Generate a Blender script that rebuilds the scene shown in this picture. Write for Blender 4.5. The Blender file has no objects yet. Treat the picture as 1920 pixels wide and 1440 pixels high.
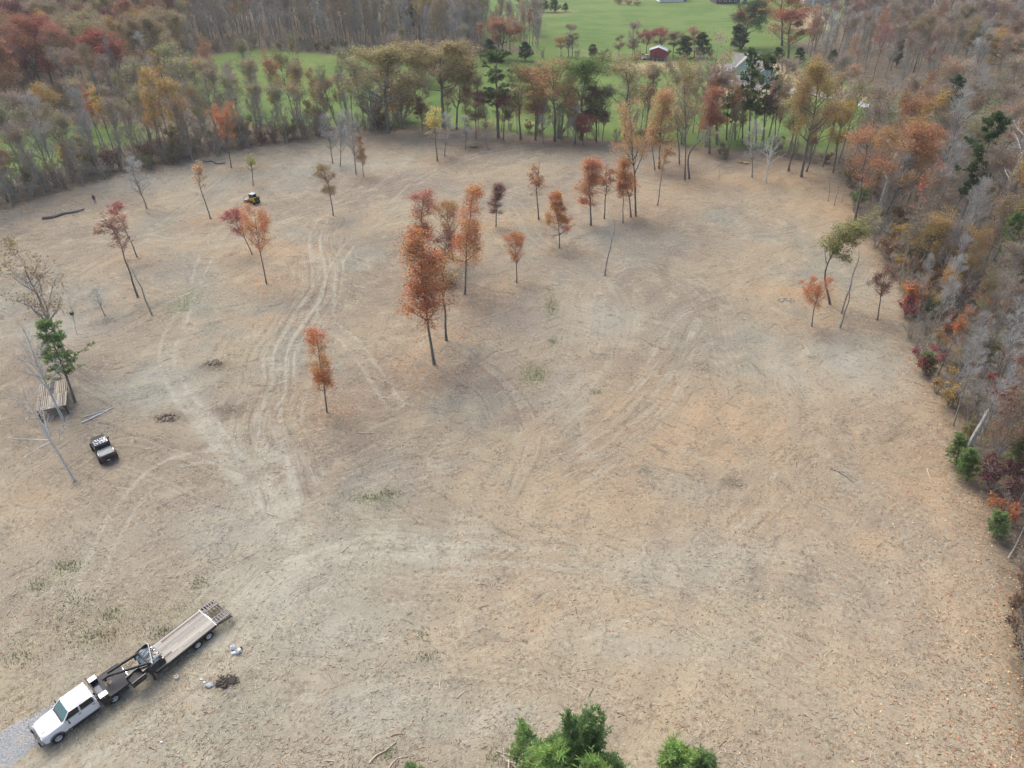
import bpy, bmesh, math, random
import numpy as np
from mathutils import Vector, Matrix, Quaternion, noise as mnoise
R = math.radians
SC = bpy.context.scene
COL = SC.collection

# ------------------------------------------------------------------ camera, light, exposure
CAM_H = 50.0
PITCH = R(35.3)
FPX = 1331.0                      # focal length in pixels of the 1920 px wide photograph
cam_d = bpy.data.cameras.new('camera')
cam_d.sensor_width = 36.0
cam_d.lens = 36.0 * FPX / 1920.0
cam_d.clip_start = 0.5
cam_d.clip_end = 9000
cam = bpy.data.objects.new('camera', cam_d)
COL.objects.link(cam)
cam.location = (0, 0, CAM_H)
cam.rotation_euler = (math.pi / 2 - PITCH, 0, 0)
SC.camera = cam

SUN_EL, SUN_AZ = R(56), R(-40)    # azimuth from +Y towards +X
world = bpy.data.worlds.new('World')
SC.world = world
world.use_nodes = True
wn = world.node_tree.nodes
bg = wn['Background']
sky = wn.new('ShaderNodeTexSky')
sky.sky_type = 'NISHITA'
sky.sun_disc = False
sky.sun_elevation = SUN_EL
sky.sun_rotation = SUN_AZ
sky.air_density = 1.0
sky.dust_density = 6.0
sky.ozone_density = 1.0
sky.altitude = 200
world.node_tree.links.new(sky.outputs[0], bg.inputs[0])
bg.inputs[1].default_value = 0.15
sun_d = bpy.data.lights.new('sun', 'SUN')
sun_d.energy = 0.9
sun_d.angle = R(50)
sun_d.color = (1.0, 0.955, 0.89)
sun = bpy.data.objects.new('sun', sun_d)
COL.objects.link(sun)
sdir = Vector((math.sin(SUN_AZ) * math.cos(SUN_EL), math.cos(SUN_AZ) * math.cos(SUN_EL), math.sin(SUN_EL)))
sun.rotation_euler = sdir.to_track_quat('Z', 'Y').to_euler()
sun.location = (0, 0, 120)
SC.view_settings.view_transform = 'Standard'
SC.view_settings.look = 'None'
SC.view_settings.gamma = 1
SC.view_settings.use_curve_mapping = False
SC.view_settings.exposure = 0.9
SC.render.engine = 'CYCLES'
SC.cycles.max_bounces = 5
SC.cycles.diffuse_bounces = 3
SC.cycles.transmission_bounces = 2
SC.cycles.volume_bounces = 1
SC.cycles.use_denoising = True

# ------------------------------------------------------------------ placing
def hz(x, y):
    """gentle relief of the land"""
    r = 0.35 * math.sin(x / 21.0 + 0.6) * math.cos(y / 27.0 + 1.0) + 0.22 * math.sin((x + y) / 13.0)
    return r

def hz_np(x, y):
    return 0.35 * np.sin(x / 21.0 + 0.6) * np.cos(y / 27.0 + 1.0) + 0.22 * np.sin((x + y) / 13.0)

CP, SP = math.cos(PITCH), math.sin(PITCH)
def ray(u, v):
    x = (u - 960) / FPX; y = (v - 720) / FPX
    return Vector((x, CP - y * SP, -(SP + y * CP)))

def at(u, v, dz=0.0):
    """point of the land (plus dz) that the photograph's pixel u, v looks at"""
    d = ray(u, v); z = dz
    for _ in range(6):
        t = (CAM_H - z) / -d.z
        z = hz(d.x * t, d.y * t) + dz
    t = (CAM_H - z) / -d.z
    return Vector((d.x * t, d.y * t, z))

def on_plane_y(u, v, yy):
    d = ray(u, v); t = yy / d.y
    return Vector((0, 0, CAM_H)) + d * t

def depth_of(p):
    return p.y * CP + (CAM_H - p.z) * SP

# ------------------------------------------------------------------ material helpers
def new_mat(name):
    m = bpy.data.materials.new(name)
    m.use_nodes = True
    nt = m.node_tree
    b = nt.nodes['Principled BSDF']
    return m, nt, b

class G:
    """short writing for node graphs"""
    def __init__(s, nt): s.nt = nt; s.n = nt.nodes; s.l = nt.links
    def put(s, sock, v):
        if v is None: return
        if isinstance(v, bpy.types.NodeSocket): s.l.new(v, sock)
        elif isinstance(v, (tuple, list)) and len(v) == 3 and sock.type == 'RGBA': sock.default_value = (*v, 1)
        else: sock.default_value = v
    def math(s, op, a, b=None, c=None, clamp=False):
        n = s.n.new('ShaderNodeMath'); n.operation = op; n.use_clamp = clamp
        s.put(n.inputs[0], a); s.put(n.inputs[1], b)
        if c is not None: s.put(n.inputs[2], c)
        return n.outputs[0]
    def vmath(s, op, a, b=None):
        n = s.n.new('ShaderNodeVectorMath'); n.operation = op
        s.put(n.inputs[0], a); s.put(n.inputs[1], b)
        return n.outputs[0]
    def noise(s, vec, scale, detail=3, rough=0.55, dist=0.0, color=False):
        n = s.n.new('ShaderNodeTexNoise'); s.put(n.inputs['Vector'], vec)
        n.inputs['Scale'].default_value = scale; n.inputs['Detail'].default_value = detail
        n.inputs['Roughness'].default_value = rough; n.inputs['Distortion'].default_value = dist
        return n.outputs['Color' if color else 'Fac']
    def voro(s, vec, scale, feature='F1', out='Distance'):
        n = s.n.new('ShaderNodeTexVoronoi'); n.feature = feature; s.put(n.inputs['Vector'], vec)
        n.inputs['Scale'].default_value = scale
        return n.outputs[out]
    def smooth(s, v, a, b, lo=0.0, hi=1.0):
        n = s.n.new('ShaderNodeMapRange'); n.interpolation_type = 'SMOOTHSTEP'
        s.put(n.inputs[0], v); n.inputs[1].default_value = a; n.inputs[2].default_value = b
        n.inputs[3].default_value = lo; n.inputs[4].default_value = hi
        return n.outputs[0]
    def mix(s, f, a, b, mode='MIX'):
        n = s.n.new('ShaderNodeMix'); n.data_type = 'RGBA'; n.blend_type = mode; n.clamp_factor = True
        s.put(n.inputs[0], f); s.put(n.inputs[6], a); s.put(n.inputs[7], b)
        return n.outputs[2]
    def attr(s, name, out='Fac'):
        n = s.n.new('ShaderNodeAttribute'); n.attribute_name = name
        return n.outputs[out]
    def rot(s, vec, ang):
        n = s.n.new('ShaderNodeVectorRotate'); n.rotation_type = 'Z_AXIS'
        s.put(n.inputs['Vector'], vec); n.inputs['Angle'].default_value = ang
        return n.outputs[0]
    def sep(s, vec):
        n = s.n.new('ShaderNodeSeparateXYZ'); s.put(n.inputs[0], vec); return n.outputs
    def comb(s, x, y, z=0.0):
        n = s.n.new('ShaderNodeCombineXYZ'); s.put(n.inputs[0], x); s.put(n.inputs[1], y); s.put(n.inputs[2], z)
        return n.outputs[0]
    def pos(s): return s.n.new('ShaderNodeNewGeometry').outputs['Position']
    def obj(s): return s.n.new('ShaderNodeTexCoord').outputs['Object']
    def bump(s, h, strength, dist, b):
        n = s.n.new('ShaderNodeBump'); s.put(n.inputs['Height'], h)
        n.inputs['Strength'].default_value = strength; n.inputs['Distance'].default_value = dist
        s.l.new(n.outputs[0], b.inputs['Normal'])

MATS = {}
def plain(name, col, rough=0.6, metal=0.0, var=0.12, scale=6.0, dirt=None, coat=0.0, trans=0.0):
    if name in MATS: return MATS[name]
    m, nt, b = new_mat(name); g = G(nt)
    o = g.obj()
    f = g.noise(o, scale, 4, 0.6)
    dark = tuple(c * (1 - var * 2) for c in col)
    c = g.mix(g.smooth(f, 0.35, 0.7), dark, tuple(col))
    if dirt:
        f2 = g.noise(o, 2.3, 5, 0.7)
        c = g.mix(g.smooth(f2, 0.5, 0.75, 0, 0.7), c, dirt)
    g.l.new(c, b.inputs['Base Color'])
    b.inputs['Roughness'].default_value = rough
    b.inputs['Metallic'].default_value = metal
    b.inputs['Coat Weight'].default_value = coat
    MATS[name] = m
    return m

def leaf_material():
    m, nt, b = new_mat('leaves'); g = G(nt)
    oi = g.n.new('ShaderNodeObjectInfo')
    col = oi.outputs['Color']
    lv = g.attr('leaf_tone')
    hs = g.n.new('ShaderNodeHueSaturation')
    g.put(hs.inputs['Hue'], g.math('ADD', 0.5, g.math('MULTIPLY', g.math('SUBTRACT', lv, 0.5), 0.065)))
    g.put(hs.inputs['Value'], g.math('ADD', 0.66, g.math('MULTIPLY', g.attr('leaf_value'), 1.0)))
    hs.inputs['Saturation'].default_value = 0.9
    g.put(hs.inputs['Color'], col)
    # clumps of a second tone
    f = g.noise(g.obj(), 0.55, 2, 0.5)
    c2 = g.mix(g.smooth(f, 0.45, 0.62, 0, 0.45), hs.outputs[0], g.mix(0.5, hs.outputs[0], (0.16, 0.12, 0.055)))
    g.l.new(c2, b.inputs['Base Color'])
    b.inputs['Roughness'].default_value = 0.75
    b.inputs['Specular IOR Level'].default_value = 0.25
    tr = g.n.new('ShaderNodeBsdfTranslucent'); g.l.new(c2, tr.inputs['Color'])
    mx = g.n.new('ShaderNodeMixShader'); mx.inputs[0].default_value = 0.5
    g.l.new(b.outputs[0], mx.inputs[1]); g.l.new(tr.outputs[0], mx.inputs[2])
    g.l.new(mx.outputs[0], g.n['Material Output'].inputs['Surface'])
    return m

def wood_leaf_material():
    m, nt, b = new_mat('far_leaves'); g = G(nt)
    c = g.attr('tint', 'Color')
    g.l.new(c, b.inputs['Base Color']); b.inputs['Roughness'].default_value = 0.8
    return m

def bark_material(name, a, bcol, rough=0.9):
    m, nt, b = new_mat(name); g = G(nt)
    o = g.obj()
    s = g.vmath('MULTIPLY', o, (6, 6, 1.6))
    f = g.noise(s, 1.2, 4, 0.65)
    oi = g.n.new('ShaderNodeObjectInfo')
    c = g.mix(g.smooth(f, 0.38, 0.64), a, bcol)
    c = g.mix(g.math('MULTIPLY', oi.outputs['Random'], 0.4), c, (0.14, 0.12, 0.105))
    g.l.new(c, b.inputs['Base Color']); b.inputs['Roughness'].default_value = rough
    g.bump(f, 0.4, 0.03, b)
    return m

LEAF = leaf_material()
FLEAF = wood_leaf_material()
BARK_D = bark_material('dark_bark', (0.105, 0.095, 0.08), (0.21, 0.19, 0.165))
BARK_G = bark_material('grey_bark', (0.20, 0.19, 0.165), (0.40, 0.385, 0.345))
BARK_P = bark_material('pale_bark', (0.42, 0.43, 0.40), (0.68, 0.69, 0.66))
TWIG = bark_material('twigs', (0.31, 0.295, 0.25), (0.47, 0.45, 0.39))
TWIG_P = bark_material('pale_twigs', (0.38, 0.38, 0.36), (0.56, 0.56, 0.53))

# ------------------------------------------------------------------ object helpers
def tag(o, label=None, cat=None, group=None, kind=None):
    if label: o['label'] = label
    if cat: o['category'] = cat
    if group: o['group'] = group
    if kind: o['kind'] = kind
    return o

def empty(name, loc=(0, 0, 0), rz=0.0):
    o = bpy.data.objects.new(name, None); COL.objects.link(o)
    o.location = loc; o.rotation_euler = (0, 0, rz); o.empty_display_size = 0.3
    return o

def link(name, me, parent=None):
    o = bpy.data.objects.new(name, me); COL.objects.link(o)
    if parent is not None: o.parent = parent
    return o

class MB:
    """collects simple solids into one mesh"""
    def __init__(s): s.v = []; s.f = []; s.m = []
    def add(s, verts, faces, mi=0):
        k = len(s.v); s.v += [tuple(p) for p in verts]
        s.f += [tuple(i + k for i in f) for f in faces]; s.m += [mi] * len(faces)
        return s
    def box(s, c, d, rot=None, mi=0):
        x, y, z = d[0] / 2, d[1] / 2, d[2] / 2
        P = [Vector((a * x, b * y, e * z)) for a in (-1, 1) for b in (-1, 1) for e in (-1, 1)]
        if rot is not None: P = [rot @ p for p in P]
        c = Vector(c); P = [p + c for p in P]
        return s.add(P, [(0, 1, 3, 2), (4, 6, 7, 5), (0, 4, 5, 1), (2, 3, 7, 6), (0, 2, 6, 4), (1, 5, 7, 3)], mi)
    def bar(s, a, b, w, h=None, up=(0, 0, 1), mi=0):
        a = Vector(a); b = Vector(b); d = b - a; L = d.length
        if L < 1e-6: return s
        x = d.normalized(); u = Vector(up)
        if abs(x.dot(u)) > 0.98: u = Vector((0, 1, 0))
        y = u.cross(x).normalized(); z = x.cross(y)
        M = Matrix((x, y, z)).transposed()
        return s.box((a + b) / 2, (L, w, h or w), M, mi)
    def tube(s, pts, r, n=8, mi=0, cap=True):
        pts = [Vector(p) for p in pts]; rr = r if isinstance(r, (list, tuple)) else [r] * len(pts)
        k = len(s.v); ref = Vector((0, 0, 1))
        for i, p in enumerate(pts):
            d = (pts[min(i + 1, len(pts) - 1)] - pts[max(i - 1, 0)]).normalized()
            q = ref if abs(d.dot(ref)) < 0.95 else Vector((0, 1, 0))
            a = d.cross(q).normalized(); b = d.cross(a)
            for j in range(n):
                t = 2 * math.pi * j / n
                s.v.append(tuple(p + (a * math.cos(t) + b * math.sin(t)) * rr[i]))
        for i in range(len(pts) - 1):
            for j in range(n):
                s.f.append((k + i * n + j, k + i * n + (j + 1) % n, k + (i + 1) * n + (j + 1) % n, k + (i + 1) * n + j)); s.m.append(mi)
        if cap:
            s.f.append(tuple(k + j for j in reversed(range(n)))); s.m.append(mi)
            s.f.append(tuple(k + (len(pts) - 1) * n + j for j in range(n))); s.m.append(mi)
        return s
    def lathe(s, prof, c=(0, 0, 0), axis='y', n=20, mi=0, cap=True):
        """profile of (offset along axis, radius)"""
        k = len(s.v); c = Vector(c)
        for (o, r) in prof:
            for j in range(n):
                t = 2 * math.pi * j / n; a, b = r * math.cos(t), r * math.sin(t)
                p = {'y': (a, o, b), 'x': (o, a, b), 'z': (a, b, o)}[axis]
                s.v.append(tuple(c + Vector(p)))
        for i in range(len(prof) - 1):
            for j in range(n):
                s.f.append((k + i * n + j, k + i * n + (j + 1) % n, k + (i + 1) * n + (j + 1) % n, k + (i + 1) * n + j)); s.m.append(mi)
        if cap:
            s.f.append(tuple(k + j for j in range(n))); s.m.append(mi)
            s.f.append(tuple(k + (len(prof) - 1) * n + j for j in reversed(range(n)))); s.m.append(mi)
        return s
    def prism(s, poly, y0, y1, mi=0):
        """polygon in x,z pushed from y0 to y1"""
        n = len(poly)
        P = [(x, y0, z) for x, z in poly] + [(x, y1, z) for x, z in poly]
        F = [tuple(range(n)), tuple(reversed(range(n, 2 * n)))] + [(i, i + n, (i + 1) % n + n, (i + 1) % n) for i in range(n)]
        return s.add(P, F, mi)
    def loft(s, rings, mi=0, cap=True):
        n = len(rings[0]); k = len(s.v)
        for r in rings: s.v += [tuple(p) for p in r]
        for i in range(len(rings) - 1):
            for j in range(n):
                s.f.append((k + i * n + j, k + i * n + (j + 1) % n, k + (i + 1) * n + (j + 1) % n, k + (i + 1) * n + j)); s.m.append(mi)
        if cap:
            s.f.append(tuple(k + j for j in reversed(range(n)))); s.m.append(mi)
            s.f.append(tuple(k + (len(rings) - 1) * n + j for j in range(n))); s.m.append(mi)
        return s
    def build(s, name, mats, parent=None, bevel=0.0, smooth=False):
        me = bpy.data.meshes.new(name); me.from_pydata(s.v, [], s.f)
        if not isinstance(mats, (list, tuple)): mats = [mats]
        for m in mats: me.materials.append(m)
        me.polygons.foreach_set('material_index', s.m)
        bm = bmesh.new(); bm.from_mesh(me)
        bmesh.ops.recalc_face_normals(bm, faces=bm.faces)
        if bevel > 0:
            es = [e for e in bm.edges if len(e.link_faces) == 2 and e.calc_face_angle(0) > 0.5]
            bmesh.ops.bevel(bm, geom=es, offset=bevel, segments=2, profile=0.6, affect='EDGES', clamp_overlap=True)
        bm.to_mesh(me); bm.free()
        if smooth:
            me.polygons.foreach_set('use_smooth', [True] * len(me.polygons))
            try: me.set_sharp_from_angle(angle=R(38))
            except Exception: pass
        me.update()
        return link(name, me, parent)

def copy_tree(o, parent=None):
    c = o.copy(); COL.objects.link(c); c.parent = parent
    for ch in list(KIDS.get(o.name, [])) or [k for k in o.children]:
        copy_tree(ch, c)
    return c
KIDS = {}

# ------------------------------------------------------------------ zones of the land, traced on the ground
CLEAR_PX = [(-500, 420), (-200, 425), (0, 400), (100, 366), (240, 326), (370, 301), (480, 277), (600, 262), (680, 250), (780, 240), (900, 246),
            (1060, 262), (1220, 272), (1330, 278), (1450, 292), (1545, 312), (1585, 350), (1602, 420), (1645, 490),
            (1688, 560), (1698, 640), (1722, 700), (1765, 760), (1792, 830), (1826, 900), (1850, 1000), (1876, 1100),
            (1890, 1200), (1902, 1320), (1922, 1480), (2100, 1900), (960, 2600), (-500, 1900), (-1200, 900)]
FIELDS_PX = {
    'left': [(-260, 310), (-60, 250), (130, 234), (250, 232), (300, 256), (165, 294), (60, 328), (0, 348), (-300, 362)],
    'mid_left': [(340, 160), (380, 108), (480, 92), (660, 104), (800, 118), (810, 170), (800, 235), (640, 236), (500, 236), (400, 226), (370, 190)],
    'middle': [(740, 160), (860, 125), (900, 100), (1060, 100), (1340, 100), (1500, 90), (1560, 150), (1750, 182), (2100, 200), (2100, 236),
               (1800, 232), (1600, 240), (1560, 288), (1220, 268), (1060, 258), (900, 243), (780, 236), (720, 200)],
    'far': [(905, 78), (1000, 92), (1060, 104), (1340, 108), (1470, 90), (1560, 60), (1590, 14), (1560, -40), (1500, -85), (860, -85), (880, -20)],
}
DRY_PX = [[(1340, 122), (1470, 112), (1540, 150), (1660, 182), (1640, 192), (1520, 176), (1440, 196), (1350, 192), (1320, 160)],
          [(1120, 122), (1260, 112), (1300, 128), (1200, 136)], [(1480, 60), (1550, 60), (1580, 16), (1490, 16)]]
def world_poly(px): return [(at(u, v).x, at(u, v).y) for u, v in px]
CLEAR = world_poly(CLEAR_PX)
FIELDS = {k: world_poly(v) for k, v in FIELDS_PX.items()}
DRY = [world_poly(p) for p in DRY_PX]

def poly_sd(X, Y, poly):
    """signed distance, positive inside"""
    d2 = np.full(X.shape, 1e18); ins = np.zeros(X.shape, bool)
    n = len(poly)
    for i in range(n):
        ax, ay = poly[i]; bx, by = poly[(i + 1) % n]
        ex, ey = bx - ax, by - ay
        t = np.clip(((X - ax) * ex + (Y - ay) * ey) / (ex * ex + ey * ey + 1e-12), 0, 1)
        d2 = np.minimum(d2, (X - ax - t * ex) ** 2 + (Y - ay - t * ey) ** 2)
        c = ((ay > Y) != (by > Y)) & (X < ex * (Y - ay) / (ey + 1e-12 if ey == 0 else ey) + ax)
        ins ^= c
    d = np.sqrt(d2)
    return np.where(ins, d, -d)

def sd1(x, y, poly): return float(poly_sd(np.array([x], float), np.array([y], float), poly)[0])

def catmull(P, k=8):
    P = [np.array(p, float) for p in P]; out = []
    Q = [2 * P[0] - P[1]] + P + [2 * P[-1] - P[-2]]
    for i in range(1, len(Q) - 2):
        for j in range(k):
            t = j / k
            out.append(0.5 * ((2 * Q[i]) + (-Q[i - 1] + Q[i + 1]) * t + (2 * Q[i - 1] - 5 * Q[i] + 4 * Q[i + 1] - Q[i + 2]) * t * t
                              + (-Q[i - 1] + 3 * Q[i] - 3 * Q[i + 1] + Q[i + 2]) * t ** 3))
    out.append(P[-1]); return out

TRACKS_PX = [   # strength, path
    (1.0, [(548, 1010), (515, 955), (450, 875), (395, 805), (345, 745), (316, 690), (318, 640), (345, 580), (372, 520), (392, 468), (420, 430)]),
    (1.0, [(540, 1000), (536, 930), (515, 850), (500, 790), (522, 720), (528, 655), (562, 596), (598, 530), (590, 450), (604, 415)]),
    (0.9, [(60, 1490), (200, 1385), (350, 1265), (430, 1165), (500, 1090), (580, 1050), (700, 1025), (840, 1036), (1040, 1046), (1200, 1050)]),
    (0.7, [(145, 1140), (185, 1050), (232, 960), (300, 880), (380, 855), (420, 860)]),
    (0.75, [(740, 760), (700, 700), (655, 640), (610, 585), (640, 480), (720, 400), (800, 330), (900, 290), (1010, 272)]),
    (0.35, [(1050, 760), (1075, 680), (1092, 600), (1110, 540), (1190, 490), (1260, 510), (1330, 560), (1350, 650), (1380, 760)]),
    (0.3, [(1700, 470), (1640, 560), (1560, 650), (1490, 690), (1500, 780), (1470, 850), (1370, 900), (1345, 980), (1250, 1020)]),
    (0.4, [(520, 990), (600, 960), (720, 900), (880, 860), (1040, 780), (1140, 640), (1120, 520), (1010, 450), (960, 380), (840, 350)]),
    (0.3, [(1680, 1140), (1690, 1060), (1660, 960), (1600, 900), (1540, 800)]),
    (0.5, [(180, 420), (330, 450), (480, 430), (580, 400), (660, 370), (760, 300)]),
]
SWEEPS_PX = [[(860, 1215), (1050, 1135), (1250, 1085), (1450, 1090), (1620, 1150)], [(1010, 900), (1150, 810), (1250, 710), (1310, 600)],
    [(1300, 1010), (1420, 930), (1490, 830)], [(1080, 330), (1250, 420), (1420, 440), (1570, 410)], [(140, 645), (230, 620), (330, 560), (450, 505), (560, 440)],
    [(1120, 1030), (1300, 1110), (1520, 1240)], [(640, 1300), (820, 1260), (1000, 1270), (1200, 1330)], [(60, 560), (200, 480), (330, 400), (420, 330)], [(1520, 1000), (1640, 1100), (1700, 1250)],
    [(100, 900), (220, 830), (330, 850), (450, 900)], [(840, 640), (950, 720), (1000, 820), (960, 930)]]
NRUT = len(TRACKS_PX)
TRACKS_PX += [(0.85, p) for p in SWEEPS_PX]
TRACKS = [(w, catmull([tuple(at(u, v).xy) for u, v in p], 7)) for w, p in TRACKS_PX]

# ------------------------------------------------------------------ the trees that stand in the clearing and along its far edge
# kind, base px, top px, crown width px, colour, label
CR = {'goldb': (0.30, 0.20, 0.08), 'ltpine': (0.12, 0.19, 0.075), 'red': (0.31, 0.10, 0.055), 'orange': (0.44, 0.165, 0.05), 'redorange': (0.38, 0.13, 0.045), 'maroon': (0.15, 0.05, 0.055),
      'brown': (0.24, 0.155, 0.09), 'rust': (0.34, 0.165, 0.08), 'olive': (0.22, 0.205, 0.085), 'oliveb': (0.27, 0.215, 0.11), 'yellow': (0.46, 0.34, 0.07),
      'gold': (0.40, 0.26, 0.06), 'green': (0.12, 0.18, 0.055), 'pine': (0.065, 0.115, 0.045), 'pink': (0.30, 0.16, 0.14), 'tan': (0.30, 0.22, 0.13),
      'peach': (0.42, 0.24, 0.13), 'yg': (0.30, 0.30, 0.09), 'crimson': (0.30, 0.045, 0.06)}
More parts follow.
